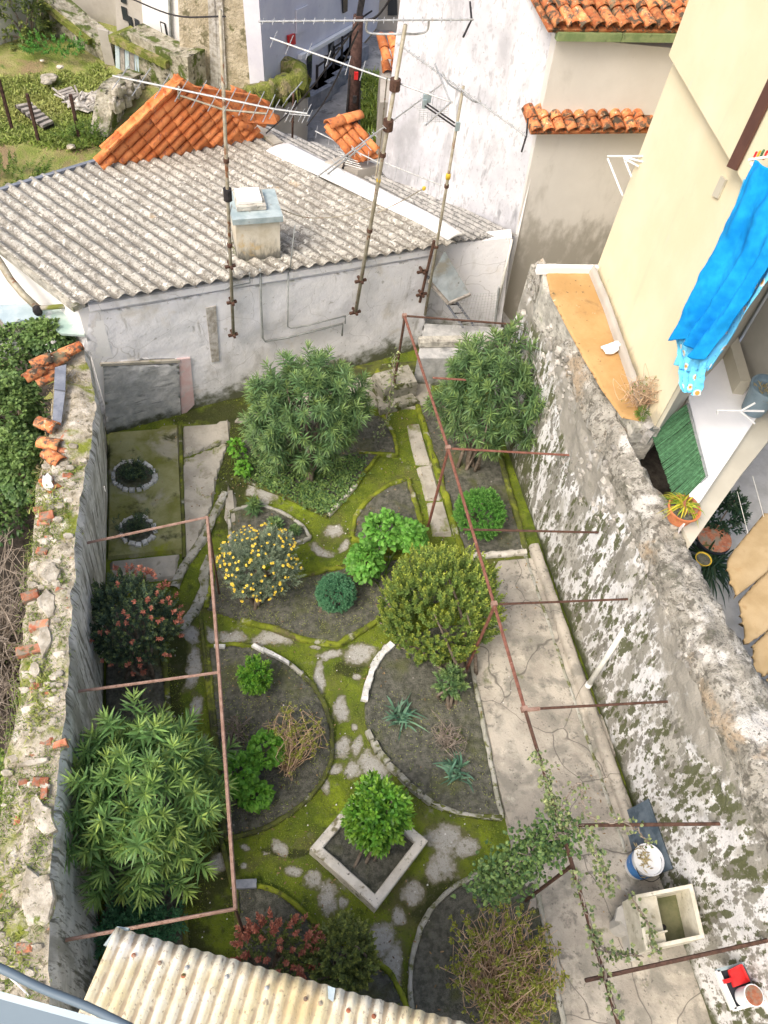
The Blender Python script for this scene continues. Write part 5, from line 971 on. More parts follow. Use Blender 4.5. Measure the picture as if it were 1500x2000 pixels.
mb = MB(); mb.prism([p*A(1, 1, 0)+A(0, 0, 1.8) for p in (s0, s1, s2, s3)], (0, 0, -1.8)); mb.build('wall_body', M_['grey_gable'], OS)
OF = thing('far_orange_roof', 'tiny orange tiled roof edge beside the far end of the street', 'roof', at(762, 130, 0)); p = at(752, 95, 1.6); tile_field(OF, at(758, 122, 1.6), A(1, 0, 0), norm(A(.1, -1, -.4)), 2, 2, .2, .3, 'tile_orange')
tile_field(OF, at(757, 143, 1.2), A(1, 0, 0), norm(A(.1, -1, -.4)), 2, 1, .2, .25, 'tile_orange'); mb = MB(); mb.prism([at(u, v, 1.2) for u, v in [(745, 95), (780, 95), (780, 200), (742, 200)]], (0, 0, -1.2)); mb.build('wall_body', M_['grey_gable'], OF)
# field clutter
for k_, (px, n_, lab) in enumerate([([(28, 205), (60, 200), (105, 240), (85, 250)], 6, 'rotten plank frame over a dark hollow in the grass, nearer to the fence posts'), ([(108, 180), (140, 170), (152, 190), (140, 196)], 4, 'rotten plank frame over a dark hollow in the grass, next to the debris heap')]):
    t = thing('plank_frame', lab, 'planks', at(*px[0], .1)); m = MB(); m.prism([at(u, v, .10) for u, v in px], (0, 0, -.05)); m.build('hollow', M_['black_gap'], t)
    for i in range(n_): k = (i+.5)/n_; a = A(*px[0])*(1-k)+A(*px[3])*k; b = A(*px[1])*(1-k)+A(*px[2])*k; m = MB(); m.bar(at(*a, .16), at(*b, .16), .08, .05); m.build('plank', M_['wood_grey'], t)
for k_, (u, v, h) in enumerate([(23, 250, .9), (76, 278, .9), (154, 267, .8)]):
    p = at(u, v, .05); m = MB(); m.tube([p, p+A(.02, 0, h)], .035, 5); prop(m.build('fence_post', M_['wood_dark'], loc=p), ['thin dark fence post, leftmost in the grass plot', 'thin dark fence post, middle one in the grass plot', 'thin dark fence post nearest the orange roof'][k_], 'post', 'fence posts in the grass plot')
DB = thing('debris_heap', 'flat heap of broken laths and rubble in the grass plot', 'debris', at(175, 190, .1)); m = MB(); P = np.array([at(u, v, .12) for u, v in [(118, 185), (205, 178), (215, 200), (170, 216), (135, 205)]]); v, f = patch(P, .14, st=.12, n1=.06); m.add(v, f); m.build('rubble_bed', M_['rough_strip'], DB)
for i in range(26): u, v = rng.uniform(120, 210), rng.uniform(182, 212); p = at(u, v, .2); a = rng.random()*3.1; L = rng.uniform(.15, .45); m = MB(); p = p-A(0, 0, .04); m.bar(p, p+A(math.cos(a)*L, math.sin(a)*L, rng.uniform(-.02, .03)), .035, .015); m.build('lath', M_['wood_grey' if i % 2 else 'rough_strip'], DB)
for k_, (u, v, s_) in enumerate([(95, 152, .28), (117, 131, .14), (139, 286, .14), (90, 160, .18), (82, 118, .08), (200, 190, .12)]):
    p = at(u, v, .12); m = MB(); m.stone(p, (s_, s_*.7, s_*.4), seed=k_+30, jag=.4); prop(m.build('stone', M_['stone'], loc=p), ['largest pale stone in the middle of the grass plot', 'small pale stone in the grass above the largest stone', 'pale stone in the grass near the orange roof', 'flat pale stone touching the largest stone in the grass', 'tiny pale stone on the bare earth of the grass plot', 'pale stone at the right end of the debris heap'][k_], 'stone')
def at_field(n, poly, z=.1):
    P = np.array([at(u, v, 0) for u, v in poly]); lo, hi = P.min(0), P.max(0); q = np.stack([rng.uniform(lo[0], hi[0], n*3), rng.uniform(lo[1], hi[1], n*3), np.zeros(n*3)], -1); q = q[inside(q, P)][:n]; q[:, 2] = .01+fbm(q, .8, 4)*.16; return q
q = at_field(9000, [(-80, 480), (-80, 130), (60, 90), (200, 130), (232, 210), (190, 320), (120, 380)])
q = q[fbm(q, .7, 3) > -.08]; m = MB(); P = np.repeat(q, 5, 0)+rng.normal(0, .06, (len(q)*5, 3))*A(1, 1, 0); D = rng.normal(0, 1, P.shape); D[:, 2] = np.abs(D[:, 2])*1.2+.3
leaves(m, P, D, rng.uniform(.06, .2, len(P))*np.clip(1.2-(P[:, 1]-11)*.06, .5, 1.2), .025, 'blade', .4, np.clip(rng.random(len(P))*.6+fbm(P, .9, 2), 0, 1)); prop(m.build('grass', LF['grassblade']), 'green and yellow grass covering the vacant plot', 'grass', kind='stuff')
q = np.array([at(rng.uniform(705, 745), rng.uniform(150, 300), .14) for _ in range(300)]); tufts('weed_growth', q, 10, .22, .02, 'weed', None, .1)
for c, ru in (((rng.uniform(25, 75)), 1),): pass
p = VPlane(at(0, 95), at(80, 62)).at(42, 40, -.25); shrub('scrub_bush', 'scrubby grey-green bush growing against the peeling ivory wall', 'bush', A(p[0], p[1], .2), p, (.7, .45, .8), 'olive', 120, 10, .2, .12, .05, limbs=6)
for k_, (u, v, z, a, b, n) in enumerate([(20, 345, .22, 1.0, .5, 150), (168, 262, .2, .5, .3, 70), (110, 92, .3, .8, .3, 90)]):
    p = at(u, v, z); shrub('bramble', ['yellow-green bramble mound at the near left of the grass plot', 'low weed patch beside the third fence post', 'dark weeds at the foot of the overgrown ruin wall'][k_], 'bush', A(p[0], p[1], 0), p, (a, b, .22), 'weed' if k_ < 2 else 'dome', n, 14, .14, .06, .022, limbs=0, seed=k_+11, lump=.5)

# ================================================================ ANTENNA MASTS
def mast(name, label, base, topuv, r, mid=None, mt='mast'):
    top = rise(base, *topuv); t = thing(name, label, 'antenna mast', base); m = MB(); m.tube([base, base+(top-base)*.5, top], [r, r*.95, r*.85], 10); m.build('mast_tube', M_[mt], t, smooth=True)
    for k in (.35, .62): q = base+(top-base)*k; m = MB(); m.tube([q, q+(top-base)*.012], r*1.5, 10); m.build('coupling', M_['rust_dark'], t)
    return t, top
def onmast(base, top, u, v):
    ks = np.linspace(0, 1.05, 600); return min((base+(top-base)*k for k in ks), key=lambda p: np.hypot(*(proj(p)-A(u, v))))
def yagi(parent, z, p0, p1, n, de, ln, mt='alu', rb=.010, re=.005, ts=None, name='boom', dz=0):
    a = at(*p0, z); b = at(*p1, z+dz); m = MB(); m.tube([a, b], rb, 6); m.build(name, M_[mt], parent)
    px = math.hypot(*de); e = norm((at(p0[0]+de[0], p0[1]+de[1], z)-a)[None])[0]
    for i, k in enumerate(ts if ts is not None else np.linspace(.02, .98, n)):
        c = a+(b-a)*k; l = ln*(1+.12*math.sin(i*1.7)) if np.isscalar(ln) else ln[i]; m = MB(); m.tube([c-e*l/2, c+e*l/2], re, 5); m.build('element', M_[mt], parent)
    return a, b
def wallbracket(parent, p, s=1):
    m = MB(); m.bar(p-wd*.07*s, p+wd*.06*s, .035, .03); m.bar(p-wn*.06, p+wn*.10, .03, .03); m.build('wall_bracket', M_['rust_dark'], parent)
mb1 = WP.at(456, 656, -.10); A1, top1 = mast('antenna_mast', 'leftmost rusty antenna mast rising past the chimney, carrying a long pale yagi', mb1, (430, 20), .022)
for u, v in ((455, 654), (453, 590), (450, 520)): wallbracket(A1, onmast(mb1, top1, u, v)+wn*.0)
z = onmast(mb1, top1, 438, 182)[2]; yagi(A1, z+.05, (220, 148), (535, 213), 10, (-26, 36), .52, ts=np.array([.05, .18, .31, .43, .54, .64, .73, .82, .9, .97]))
m = MB(); m.tube([at(350, 186, z-.1), onmast(mb1, top1, 438, 215), at(520, 222, z-.1)], .010, 6); m.tube([at(349, 170, z), at(349, 192, z-.14)], .014, 6); m.build('support_arm', M_['mast'], A1)
yagi(A1, z-.05, (535, 213), (600, 222), 3, (-24, 44), .4)
m = MB(); q = onmast(mb1, top1, 442, 382); m.tube([q-A(0, 0, .06), q+A(0, 0, .08)], .05, 10); m.build('black_clamp', M_['dark'], A1)
m = MB(); q2 = onmast(mb1, top1, 440, 400); m.tube([q2+A(.04, 0, 0), onmast(mb1, top1, 447, 470)+A(-.06, 0, 0), onmast(mb1, top1, 452, 540)+A(.05, 0, 0)], .006, 5); m.build('coax_cable', M_['alu'], A1)
mb2 = WP.at(694, 612, -.10); A2, top2 = mast('antenna_mast', 'tall middle antenna mast with a long comb-like yagi across its top', mb2, (792, 48), .025)
for u, v in ((695, 610), (705, 548)): wallbracket(A2, onmast(mb2, top2, u, v), 1.3)
zt = top2[2]
a, b = yagi(A2, zt+.02, (505, 42), (925, 38), 22, (3, -9), .13)
m = MB(); q = onmast(mb2, top2, 790, 66); m.tube(arc([at(717, 38, zt), at(716, 60, zt-.12), at(735, 66, zt-.14), q, at(815, 66, zt-.14), at(834, 60, zt-.12), at(838, 38, zt)], 4), .012, 6); m.build('u_bracket', M_['alu'], A2)
for d_ in ((-3, -34), (-16, 34)): m = MB(); m.tube([at(921, 38, zt), at(921+d_[0], 38+d_[1], zt)], .012, 5); m.build('reflector_arm', M_['dark'], A2)
z2 = onmast(mb2, top2, 773, 165)[2]; a, b = yagi(A2, z2, (528, 74), (884, 200), 7, (-18, 40), .42, ts=[.02, .11, .22, .33, .44, .52, .9])
for d_ in ((-30, -75), (-50, 45)): m = MB(); m.tube([at(880, 200, z2), at(880+d_[0], 200+d_[1], z2)], .011, 5); m.build('reflector_arm', M_['alu'], A2)
z3 = onmast(mb2, top2, 762, 246)[2]; yagi(A2, z3, (620, 345), (862, 165), 13, (10, 12), .09); yagi(A2, z3-.06, (640, 340), (715, 280), 5, (16, 18), .26, name='lower_boom')
for p_ in ((773, 165), (764, 245)): m = MB(); q = onmast(mb2, top2, *p_); m.tube([q-A(0, 0, .06), q+A(0, 0, .06)], .06, 10); m.build('clamp', M_['rust_dark'], A2)
m = MB(); q = onmast(mb2, top2, 738, 352); m.stone(q, (.045, .04, .07), seed=3); m.build('yellow_insulator', M_['yellow'], A2)
mb3 = WP.at(832, 640, -.16)+wd*.0; mb3 = at(830, 615, 1.0); A3, top3 = mast('antenna_mast', 'right antenna mast beside the leaning door, its yagi pointing to the tiled house', mb3, (905, 168), .020)
m = MB(); q = WP.at(822, 588, -.08); m.tube([WP.at(820, 590, -.1), WP.at(848, 470, -.1)], .022, 8); m.build('lower_tube', M_['rust_dark'], A3)
for u, v in ((826, 530), (824, 575)): wallbracket(A3, WP.at(u, v, -.12), 1.3)
z4 = top3[2]-.02; yagi(A3, z4, (775, 84), (1028, 266), 25, (6, -7), .10); 
for d_ in ((3, -34), (-9, 30)): m = MB(); m.tube([at(1028, 266, z4), at(1028+d_[0], 266+d_[1], z4)], .011, 5); m.build('reflector_arm', M_['dark'], A3)
q = onmast(mb3, top3, 902, 182); m = MB(); m.tube(arc([at(864, 140, z4), at(875, 162, z4-.08), q, at(925, 198, z4-.06), at(938, 198, z4)], 4), .010, 6); m.build('u_bracket', M_['alu'], A3)
z5 = onmast(mb3, top3, 890, 243)[2]; 
for dv in (-3, 4): m = MB(); m.tube([at(830, 203+dv, z5), at(888, 243+dv, z5)], .010, 6); m.build('side_arm', M_['dark'], A3)
q = at(834, 192, z5+.05); m = MB(); m.box(q, (.10, .03, .10)); m.build('junction_box', M_['cap_paint'], A3)
for p_ in ((829, 203), (894, 247)): m = MB(); m.box(at(*p_, z5), (.05, .03, .10)); m.build('junction_box', M_['cap_paint'], A3)
for i in range(8): m = MB(); m.tube([at(812+i*2, 207+i*4.2, z5-.2), at(872+i, 210+i*4, z5-.2)], .004, 4); m.build('grid_wire', M_['alu'], A3)
for i in range(8): m = MB(); m.tube([at(822+i*8, 190, z5-.2), at(818+i*8, 240, z5-.2)], .003, 4); m.build('grid_wire', M_['alu'], A3)
m = MB(); m.stone(onmast(mb3, top3, 865, 343), (.05, .045, .08), seed=5); m.build('yellow_insulator', M_['yellow'], A3)
z6 = onmast(mb3, top3, 862, 372)[2]; yagi(A3, z6, (752, 318), (862, 362), 6, (10, -50), .5, mt='alu', re=.004, name='lower_boom')
b4 = ROOF.at(571, 268, .02); A4, top4 = mast('short_antenna', 'short dark antenna stub on the ridge end beside the orange tiles', b4, (573, 182), .018, mt='rust_dark'); z = top4[2]
yagi(A4, z-.25, (556, 222), (606, 226), 4, (-16, 30), .42); yagi(A4, z-.02, (560, 195), (590, 160), 1, (-16, 24), .5)
b5 = ROOF.at(667, 336, .03); A5, top5 = mast('short_antenna', 'short leaning antenna with fine pale rods just behind the white flashing', b5, (683, 288), .016, mt='dark'); z = top5[2]
yagi(A5, z, (616, 256), (748, 322), 6, (-5, 30), .35, re=.004); yagi(A5, z-.1, (655, 290), (735, 262), 9, (14, 26), .25, re=.004, name='lower_boom')
for i in range(7): m = MB(); m.tube([at(655+i*3, 290+i*5, z-.15), at(690+i*3, 300+i*5, z-.15)], .004, 4); m.build('grid_rod', M_['alu'], A5)
for k_, (pts, lab) in enumerate([([(540, 405, 2.5), (600, 425, 2.3), (680, 420, 2.3), (735, 400, 2.5)], 'thin pale cable sagging across the corrugated roof from the chimney to the middle mast'), ([(738, 415, 2.4), (780, 395, 2.6), (828, 368, 3.0)], 'thin pale guy line from the middle mast to the yellow insulator'), ([(756, 150, 5.0), (745, 260, 3.6), (733, 350, 3.1)], 'yellowish cable hanging beside the middle antenna mast')]):
    m = MB(); m.tube(arc([at(*p) for p in pts], 6), .007, 5); prop(m.build('cable', M_['mast'], loc=at(*pts[0])), lab, 'cable')
m = MB(); p = at(828, 368, 3.0); m.stone(p, (.04, .03, .05), seed=9); prop(m.build('insulator', M_['yellow'], loc=p), 'small yellow insulator on a guy line between the middle and right masts', 'insulator')

# ================================================================ RUSTY PERGOLA FRAMES
PZ = 1.63
PG = thing('pergola_frame', 'long rusty pergola frame spanning to the right garden wall', 'pergola', at(875, 875, PZ)*A(1, 1, 0))
def bars(parent, name, pts, z, r, mt, n=1, sag=0):
    P = [at(u, v, z) for u, v in pts]; m = MB(); m.tube(P, r*.82, 6); return m.build(name, M_[mt], parent)
for seg, mt in (([(790, 617), (875, 875)], 'rust'), ([(875, 875), (965, 1180)], 'rust'), ([(965, 1180), (1025, 1385)], 'rust'), ([(1025, 1385), (1118, 1690)], 'rust_dark'), ([(1118, 1690), (1212, 2015)], 'rust_dark')): bars(PG, 'rail', seg, PZ, .022, mt)
for a, b, mt in (((790, 617), (1008, 634), 'rust_dark'), ((876, 876), (1112, 889), 'rust'), ((905, 1034), (1168, 1040), 'rust_dark'), ((975, 1180), (1232, 1170), 'rust_dark'), ((1052, 1384), (1308, 1370), 'rust_dark'), ((1130, 1612), (1412, 1609), 'rust_dark'), ((1143, 1915), (1520, 1832), 'rust_dark'), ((845, 738), (910, 742), 'rust')):
    bars(PG, 'cross_bar', [a, b], PZ-(.0 if a[0] != 845 else .03)-.012, .017 if a[0] < 1100 else .02, mt)
bars(PG, 'cross_bar', [(1022, 1387), (1054, 1384)], PZ, .026, 'rust_light')
for (u, v) in ((791, 618), (876, 876), (967, 1182), (1118, 1690)):
    p = at(u, v, PZ); m = MB(); m.tube([p-A(0, 0, .0), A(p[0]-.02, p[1], .0)], .018, 6); m.build('post', M_['rust' if v > 700 and v < 1200 else 'rust_dark'], PG)
for (u, v) in ((875, 875), (965, 1180), (1024, 1385), (790, 617)): m = MB(); m.box(at(u, v, PZ), (.06, .05, .05)); m.build('joint', M_['rust_light'], PG)
PZ2 = 1.65; PH = thing('pergola_frame', 'smaller rusty pergola frame reaching to the left garden wall', 'pergola', at(405, 1010, PZ2)*A(1, 1, 0))
for seg in ([(405, 1010), (428, 1313)], [(428, 1313), (460, 1775)]): bars(PH, 'rail', seg, PZ2, .021, 'rust_light')
for a, b, mt in (((405, 1010), (163, 1062), 'rust_light'), ((428, 1313), (148, 1351), 'rust_light'), ((460, 1775), (128, 1836), 'rust_light')): bars(PH, 'cross_bar', [a, b], PZ2-.01, .018, mt)
for (u, v) in ((460, 1776), (405, 1011)):
    p = at(u, v, PZ2); m = MB(); m.tube([p, A(p[0], p[1], 1.45 if v < 1500 else 0)] if 0 else [p, A(p[0], p[1], 0)], .014, 6); m.build('post', M_['rust_dark'], PH)
# white drain pipe and rusty bits on the right wall
WPp = thing('drain_pipe', 'short white drain pipe sticking out aslant from the right garden wall', 'pipe', at(1220, 1228, 1.5)); m = MB(); a = A(3.93, *(EYE+(R@_ray(1222, 1226))*(3.93/(R@_ray(1222, 1226))[0]))[1:]); b = at(1148, 1340, .35); m.tube([a, b], .032, 12); m.build('tube', M_['white_pipe'], WPp, smooth=True); m = MB(); m.tube([b, b+norm(a-b)*.05], .038, 12); m.build('collar', M_['white_metal'], WPp)

# ================================================================ THINGS ON THE CONCRETE PATH
# stone wash sink
SK = thing('stone_sink', 'cream stone laundry sink with ribbed washboard on the concrete path', 'sink', at(1310, 1800, 0)); zs = .82
k00, k10, k11, k01 = at(1241, 1748, zs), at(1352, 1726, zs), at(1381, 1830, zs), at(1262, 1856, zs)
ex = norm(k10-k00); ey = norm(k01-k00); LX = np.linalg.norm(k10-k00); LY = np.linalg.norm(k01-k00); Rk = np.column_stack([ex, norm(np.cross(A(0, 0, 1), ex)), A(0, 0, 1)]); k_c = (k00+k10+k11+k01)/4
def kb(name, x0, x1, y0, y1, z0, z1, mt='sink'):
    P = [k00+ex*x*LX+ey*y*LY for x, y in ((x0, y0), (x1, y0), (x1, y1), (x0, y1))]; m = MB(); m.prism([A(p[0], p[1], z1) for p in P], (0, 0, z0-z1)); return m.build(name, M_[mt], SK)
kb('rim', 0, 1, 0, .07, .45, zs); kb('rim', 0, 1, .93, 1, .45, zs); kb('rim', .93, 1, .07, .93, .45, zs); kb('rim', 0, .05, .07, .93, .45, zs-.01)
kb('basin_floor', .05, .93, .07, .93, .45, .50, 'sink_in'); kb('soap_tray', .05, .40, .76, .93, .50, zs-.06)
kb('tray_lip', .05, .42, .73, .76, .50, zs-.01)
P = [(k00+ex*x*LX+ey*y*LY) for x, y in ((.05, .07), (.42, .07), (.42, .73), (.05, .73))]
m = MB(); m.prism([A(P[0][0], P[0][1], zs-.03), A(P[1][0], P[1][1], zs-.10), A(P[2][0], P[2][1], zs-.10), A(P[3][0], P[3][1], zs-.03)], (0, 0, -.18)); wbd = m.build('washboard', M_['sink'], SK)
for i in range(14):
    x = .07+i*.024; m = MB(); a = k00+ex*x*LX+ey*.1*LY; b = k00+ex*x*LX+ey*.70*LY; zz = zs-.028-.07*(x-.05)/.37; m.tube([A(a[0], a[1], zz), A(b[0], b[1], zz)], .006, 5); m.build('rib', M_['sink'], wbd)
kb('pedestal', .15, .85, .15, .85, -.02, .45, 'silver')
m = MB(); q = k00+ex*.6*LX+ey*.62*LY; m.lathe(A(q[0], q[1], .50), [(.025, 0), (.02, .006)], 14); m.build('drain', M_['dark'], SK)
AP = thing('apron_slab', 'grey half-moon notched concrete apron in front of the stone sink', 'slab', at(1225, 1830, .3)); m = MB()
ap_ = [(1206, 1775), (1228, 1760), (1262, 1858), (1232, 1878), (1226, 1855)]+[(1232-10*math.sin(t)-14*(1-math.cos(t)), 1850-38*t) for t in np.linspace(.15, 1.35, 8)]
m.prism([at(u, v, .42) for u, v in [(1206, 1773), (1232, 1757), (1264, 1856), (1236, 1877), (1228, 1872), (1231, 1852), (1229, 1832), (1222, 1812), (1212, 1799), (1201, 1797)]], (0, 0, -.05)); m.build('slab_body', M_['silver'], AP); m = MB(); m.tube([at(1232, 1800, .4)*A(1, 1, 0), at(1232, 1800, .4)], .09, 8); m.build('foot', M_['silver'], AP)
# bucket with blue band
bp = at(1276, 1706, 0); bp = at(1276, 1678, .36)*A(.985, 1, 0)+A(0, 0, .025); BK = thing('paint_bucket', 'white paint bucket with blue band, dry plant stalks in it', 'bucket', bp)
m = MB(); m.lathe(bp, [(.125, 0), (.148, .33), (.155, .33), (.156, .36), (.147, .36), (.142, .30)], 32); m.build('bucket_body', M_['bucket'], BK, smooth=False); m = MB(); m.lathe(bp, [(.1345, .08), (.1475, .27)], 32); m.f = m.f[:-2]; m.build('blue_band', M_['bucket_blue'], BK, smooth=True)
m = MB(); m.tube(arc([bp+A(-.15, 0, .33), bp+A(-.12, -.13, .30), bp+A(0, -.19, .27), bp+A(.12, -.13, .30), bp+A(.15, 0, .33)], 5), .004, 5); m.build('handle', M_['dark'], BK)
m = MB(); m.lathe(bp+A(0, 0, .315), [(.14, 0), (.141, .008)], 28); m.build('contents', M_['bucket'], BK)
m = MB(); n = 70; leaves(m, np.repeat([bp+A(-.03, .03, .33)], n, 0)+rng.normal(0, 1, (n, 3))*A(.03, .06, .02), np.abs(rng.normal(0, 1, (n, 3)))*A(1, 1, .4)*rng.choice([-1, 1], (n, 3))+A(0, 0, .4), .06, .012, 'lance', .2, rng.random(n)); prop(m.build('dry_stalks', LF['straw'], BK), kind='stuff')
m = MB(); P = [at(1243, 1590, .06), at(1258, 1578, .5), at(1310, 1690, .45), at(1302, 1716, .06), at(1266, 1700, .04)]; q0, q1 = A(3.76, at(1240, 1582, .05)[1], .03), A(3.70, at(1290, 1712, .05)[1], .03)
m.prism([q0, q1, q1+A(.19, 0, .42), q0+A(.13, .0, .45)], (.02, 0, -.02)); prop(m.build('leaning_board', M_['black_board'], loc=q0), 'faded blue-black board leaning on the wall behind the white bucket', 'board')
# tray with red dustpan and tin at the lower right
TR = thing('tray', 'black lined tray with white rim in the lower right corner', 'tray', at(1440, 1930, .3)); tz = 1.08; q = [at(1398, 1896, tz), at(1452, 1882, tz), at(1486, 1958, tz), at(1432, 1972, tz)]
m = MB(); m.prism(q, (0, 0, -.03)); m.build('tray_bottom', M_['black_tray'], TR)
for i in range(4): m = MB(); m.bar(q[i]+A(0, 0, .01), q[(i+1) % 4]+A(0, 0, .01), .025 if i != 3 else .05, .04); m.build('rim', M_['white_metal' if i > 1 else 'cap_paint'], TR)
for k_ in (.2, .8): a = q[1]+(q[2]-q[1])*k_; b = q[0]+(q[3]-q[0])*k_; m = MB(); m.bar(b-A(0, 0, .05), a+A(.25, 0, -.05), .03, .03); m.build('bracket', M_['rust_dark'], TR)
DP = thing('dustpan', 'red plastic dustpan lying on the black lined tray', 'dustpan', at(1440, 1905, tz)); m = MB(); z = tz+.05
m.prism([at(u, v, z) for u, v in [(1424, 1896), (1446, 1885), (1462, 1918), (1434, 1928)]], (0, 0, -.03)); m.build('pan', M_['red'], DP); m = MB(); m.bar(at(1430, 1913, z), at(1413, 1918, z), .03, .02); m.build('handle', M_['red'], DP)
m = MB(); m.bar(at(1446, 1884, z+.02), at(1462, 1917, z+.02), .015, .04); m.bar(at(1424, 1896, z+.02), at(1446, 1885, z+.02), .015, .04); m.build('lip', M_['red'], DP)
tp_ = at(1452, 1948, tz+.01); TN = thing('tin', 'white tin with rust brown lid on the tray next to the red dustpan', 'tin', tp_); m = MB(); m.lathe(tp_, [(.075, 0), (.078, .17), (.083, .17), (.083, .19), (.076, .19)], 26); m.build('tin_body', M_['bucket'], TN); m = MB(); m.lathe(tp_+A(0, 0, .186), [(.075, 0), (.074, .008)], 26); m.build('lid', M_['brick_red'], TN)
# planter
PT = thing('square_planter', 'square concrete planter turned cornerwise in the middle of the mossy path', 'planter', at(722, 1660, 0)); pz = .22
qs = [at(735, 1775, pz), at(836, 1642, pz), at(700, 1555, pz), at(605, 1657, pz)]
qs[2] = qs[1]+qs[3]-qs[0]
cen = sum(qs)/4
for i in range(4):
    a, b = qs[i], qs[(i+1) % 4]; n_ = 12; rows = []; d = norm(b-a); inn = norm(cen-(a+b)/2)
    for t in np.linspace(0, 1, n_*2):
        rr_ = []
        for off, z in ((0, -.02), (0, pz*.5), (0.0, pz-.01), (.012, pz), (.085, pz), (.095, pz-.01), (.095, .06)):
            L = np.linalg.norm(b-a); s = off+(L-2*off)*t; rr_.append(A(*(a+d*s+inn*off)[:2], z))
        rows.append(rr_)
    Gp = np.array(rows); Gp += fbm(Gp, 8, 3)[..., None]*A(.006, .006, .008); m = MB(); m.grid(Gp); m.build('side', M_['planter'], PT, smooth=False)
P = np.array([q+(cen-q)*.12 for q in qs]); v, f = patch(P, .15, n1=.03, st=.03); m = MB(); m.add(v, f); m.build('soil', M_['soil'], PT, smooth=True)
# stone block far end
ST = thing('stone_block', 'mossy rough stone block with a step by the far rusty post', 'stone block', at(770, 770, 0)); M_['mossy_block'] = mat('mossy_block', (.26, .25, .20), (.42, .40, .34), 6, bump=1, layers=[((.10, .11, .04), 8, .50, .62), ((.05, .05, .035), 14, .6, .68)])
m = MB(); V, Fc = chunk(5, n=4, taper=.93, th=1.); m.add((V*A(.62, .42, .40))@rotz(.25).T+at(772, 752, .17), Fc); m.build('block', M_['mossy_block'], ST); m = MB(); V, Fc = chunk(6, n=4, taper=.93, th=1.); m.add((V*A(.66, .30, .14))@rotz(.2).T+at(775, 785, .05), Fc); m.build('step', M_['mossy_block'], ST)
mb = MB(); mb.bar(at(690, 728, .02), at(880, 712, .02), .22, .06); prop(mb.build('wall_footing', M_['kerb_dark']), kind='structure')

# cream corrugated lean-to roof below, and the rail in front of the camera
LRf = thing('cream_shed', 'cream painted corrugated shed roof at the bottom of the view', 'shed', at(600, 1990, 3.4)*A(1, 1, 0)); z0 = 3.45
c0_, c1_ = at(232, 1812, z0), at(990, 2020, z0); al = norm(c1_-c0_); cd2 = R@_ray(1146, -339); cd2 /= np.linalg.norm(cd2); cd2 = -cd2 if cd2[1] > 0 else cd2
cd2 = norm(A(cd2[0], cd2[1], .22)); W2_ = np.linalg.norm(c1_-c0_)
hw_ = W2_*.545
for i, (s0, s1) in enumerate(((0, hw_), (hw_, W2_*1.12))): corr_sheets(LRf, c0_+al*s0+A(0, 0, .004*i), al, cd2, 1, s1-s0, 1.1, .0765, .011, M_['cream_sheet'], nper=10, name='corrugated_sheet')
Nn = norm(np.cross(al, cd2)); Nn = Nn if Nn[2] > 0 else -Nn
m = MB(); q = at(222, 1812, z0); m.prism([at(229, 1809, z0-.03), at(252, 1812, z0-.03), at(240, 1850, z0-.02), at(202, 1846, z0-.02)], (0, 0, -.05)); m.build('gutter_end', M_['cap_paint'], LRf)
m = MB(); m.prism([at(640, 1925, z0+.02), at(655, 1930, z0+.02), at(651, 1957, z0+.03), at(641, 1950, z0+.03)], (0, 0, -.01)); m.build('repair_patch', M_['bluegrey'], LRf)
for (u, v, c) in [(261, 1866, 0), (312, 1881, 0), (365, 1890, 1), (443, 1908, 1), (358, 1906, 0), (521, 1930, 1), (597, 1951, 0), (626, 1960, 0), (680, 1974, 0), (730, 1985, 0)]:
    p0 = c0_; r = R@_ray(u, v); t = ((p0+Nn*.014-EYE).dot(Nn))/r.dot(Nn); p = EYE+r*t; m = MB(); m.lathe(p, [(.013, 0), (.013, .003), (.005, .006), (.004, .018 if c else .008)], 12, Nn); m.build('roof_screw', M_['alu' if c else 'brick_red'], LRf)
m = MB(); P = [c0_+cd2*.12+al*.05, c0_+cd2*.12+al*W2_, c0_+cd2*1.0+al*W2_, c0_+cd2*1.0+al*.05]; m.prism([A(p[0], p[1], z0-.06) for p in P], (0, 0, -(z0-.06))); m.build('shed_wall', M_['cream_shade'], LRf)
BR = thing('balcony_rail', 'blurred pale blue balcony rail across the bottom left corner', 'rail', EYE+(R@_ray(100, 1960))/F*.8)
def near(u, v, q): return EYE+(R@_ray(u, v))/F*q
a0, a1 = near(-120, 1903, .8), near(480, 2072, .8); up_ = norm(-(R@_ray(100, 1980))); dr_ = norm(a1-a0)
top_ = norm(near(100, 1960, .8)-near(104, 1946, .8))
m = MB(); P = [near(-120, 1903, .8), near(480, 2068, .8), near(480, 2084, .8), near(-120, 1918, .8)]; m.prism(P, norm(R@_ray(150, 1980))*.012); m.build('rail_top', M_['rail'], BR)
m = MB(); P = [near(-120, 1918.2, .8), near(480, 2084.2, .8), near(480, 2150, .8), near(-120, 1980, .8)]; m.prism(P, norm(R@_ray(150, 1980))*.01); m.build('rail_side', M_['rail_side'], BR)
m = MB(); P = [near(-120, 1980.5, .8), near(480, 2150.5, .8), near(480, 2250, .8), near(-120, 2150, .8)]; m.prism(P, norm(R@_ray(150, 1980))*.01); m.build('rail_panel', M_['rail'], BR)
m = MB(); m.tube(arc([near(-60, 1868, 1.4), near(5, 1893, 1.4), near(80, 1930, 1.4), near(170, 1966, 1.4), near(260, 2010, 1.4)], 5), .0075, 8); prop(m.build('dark_cable', M_['rail_side'], smooth=True, loc=near(80, 1930, 1.4)), 'dark grey cable curving just beyond the pale blue rail', 'cable')
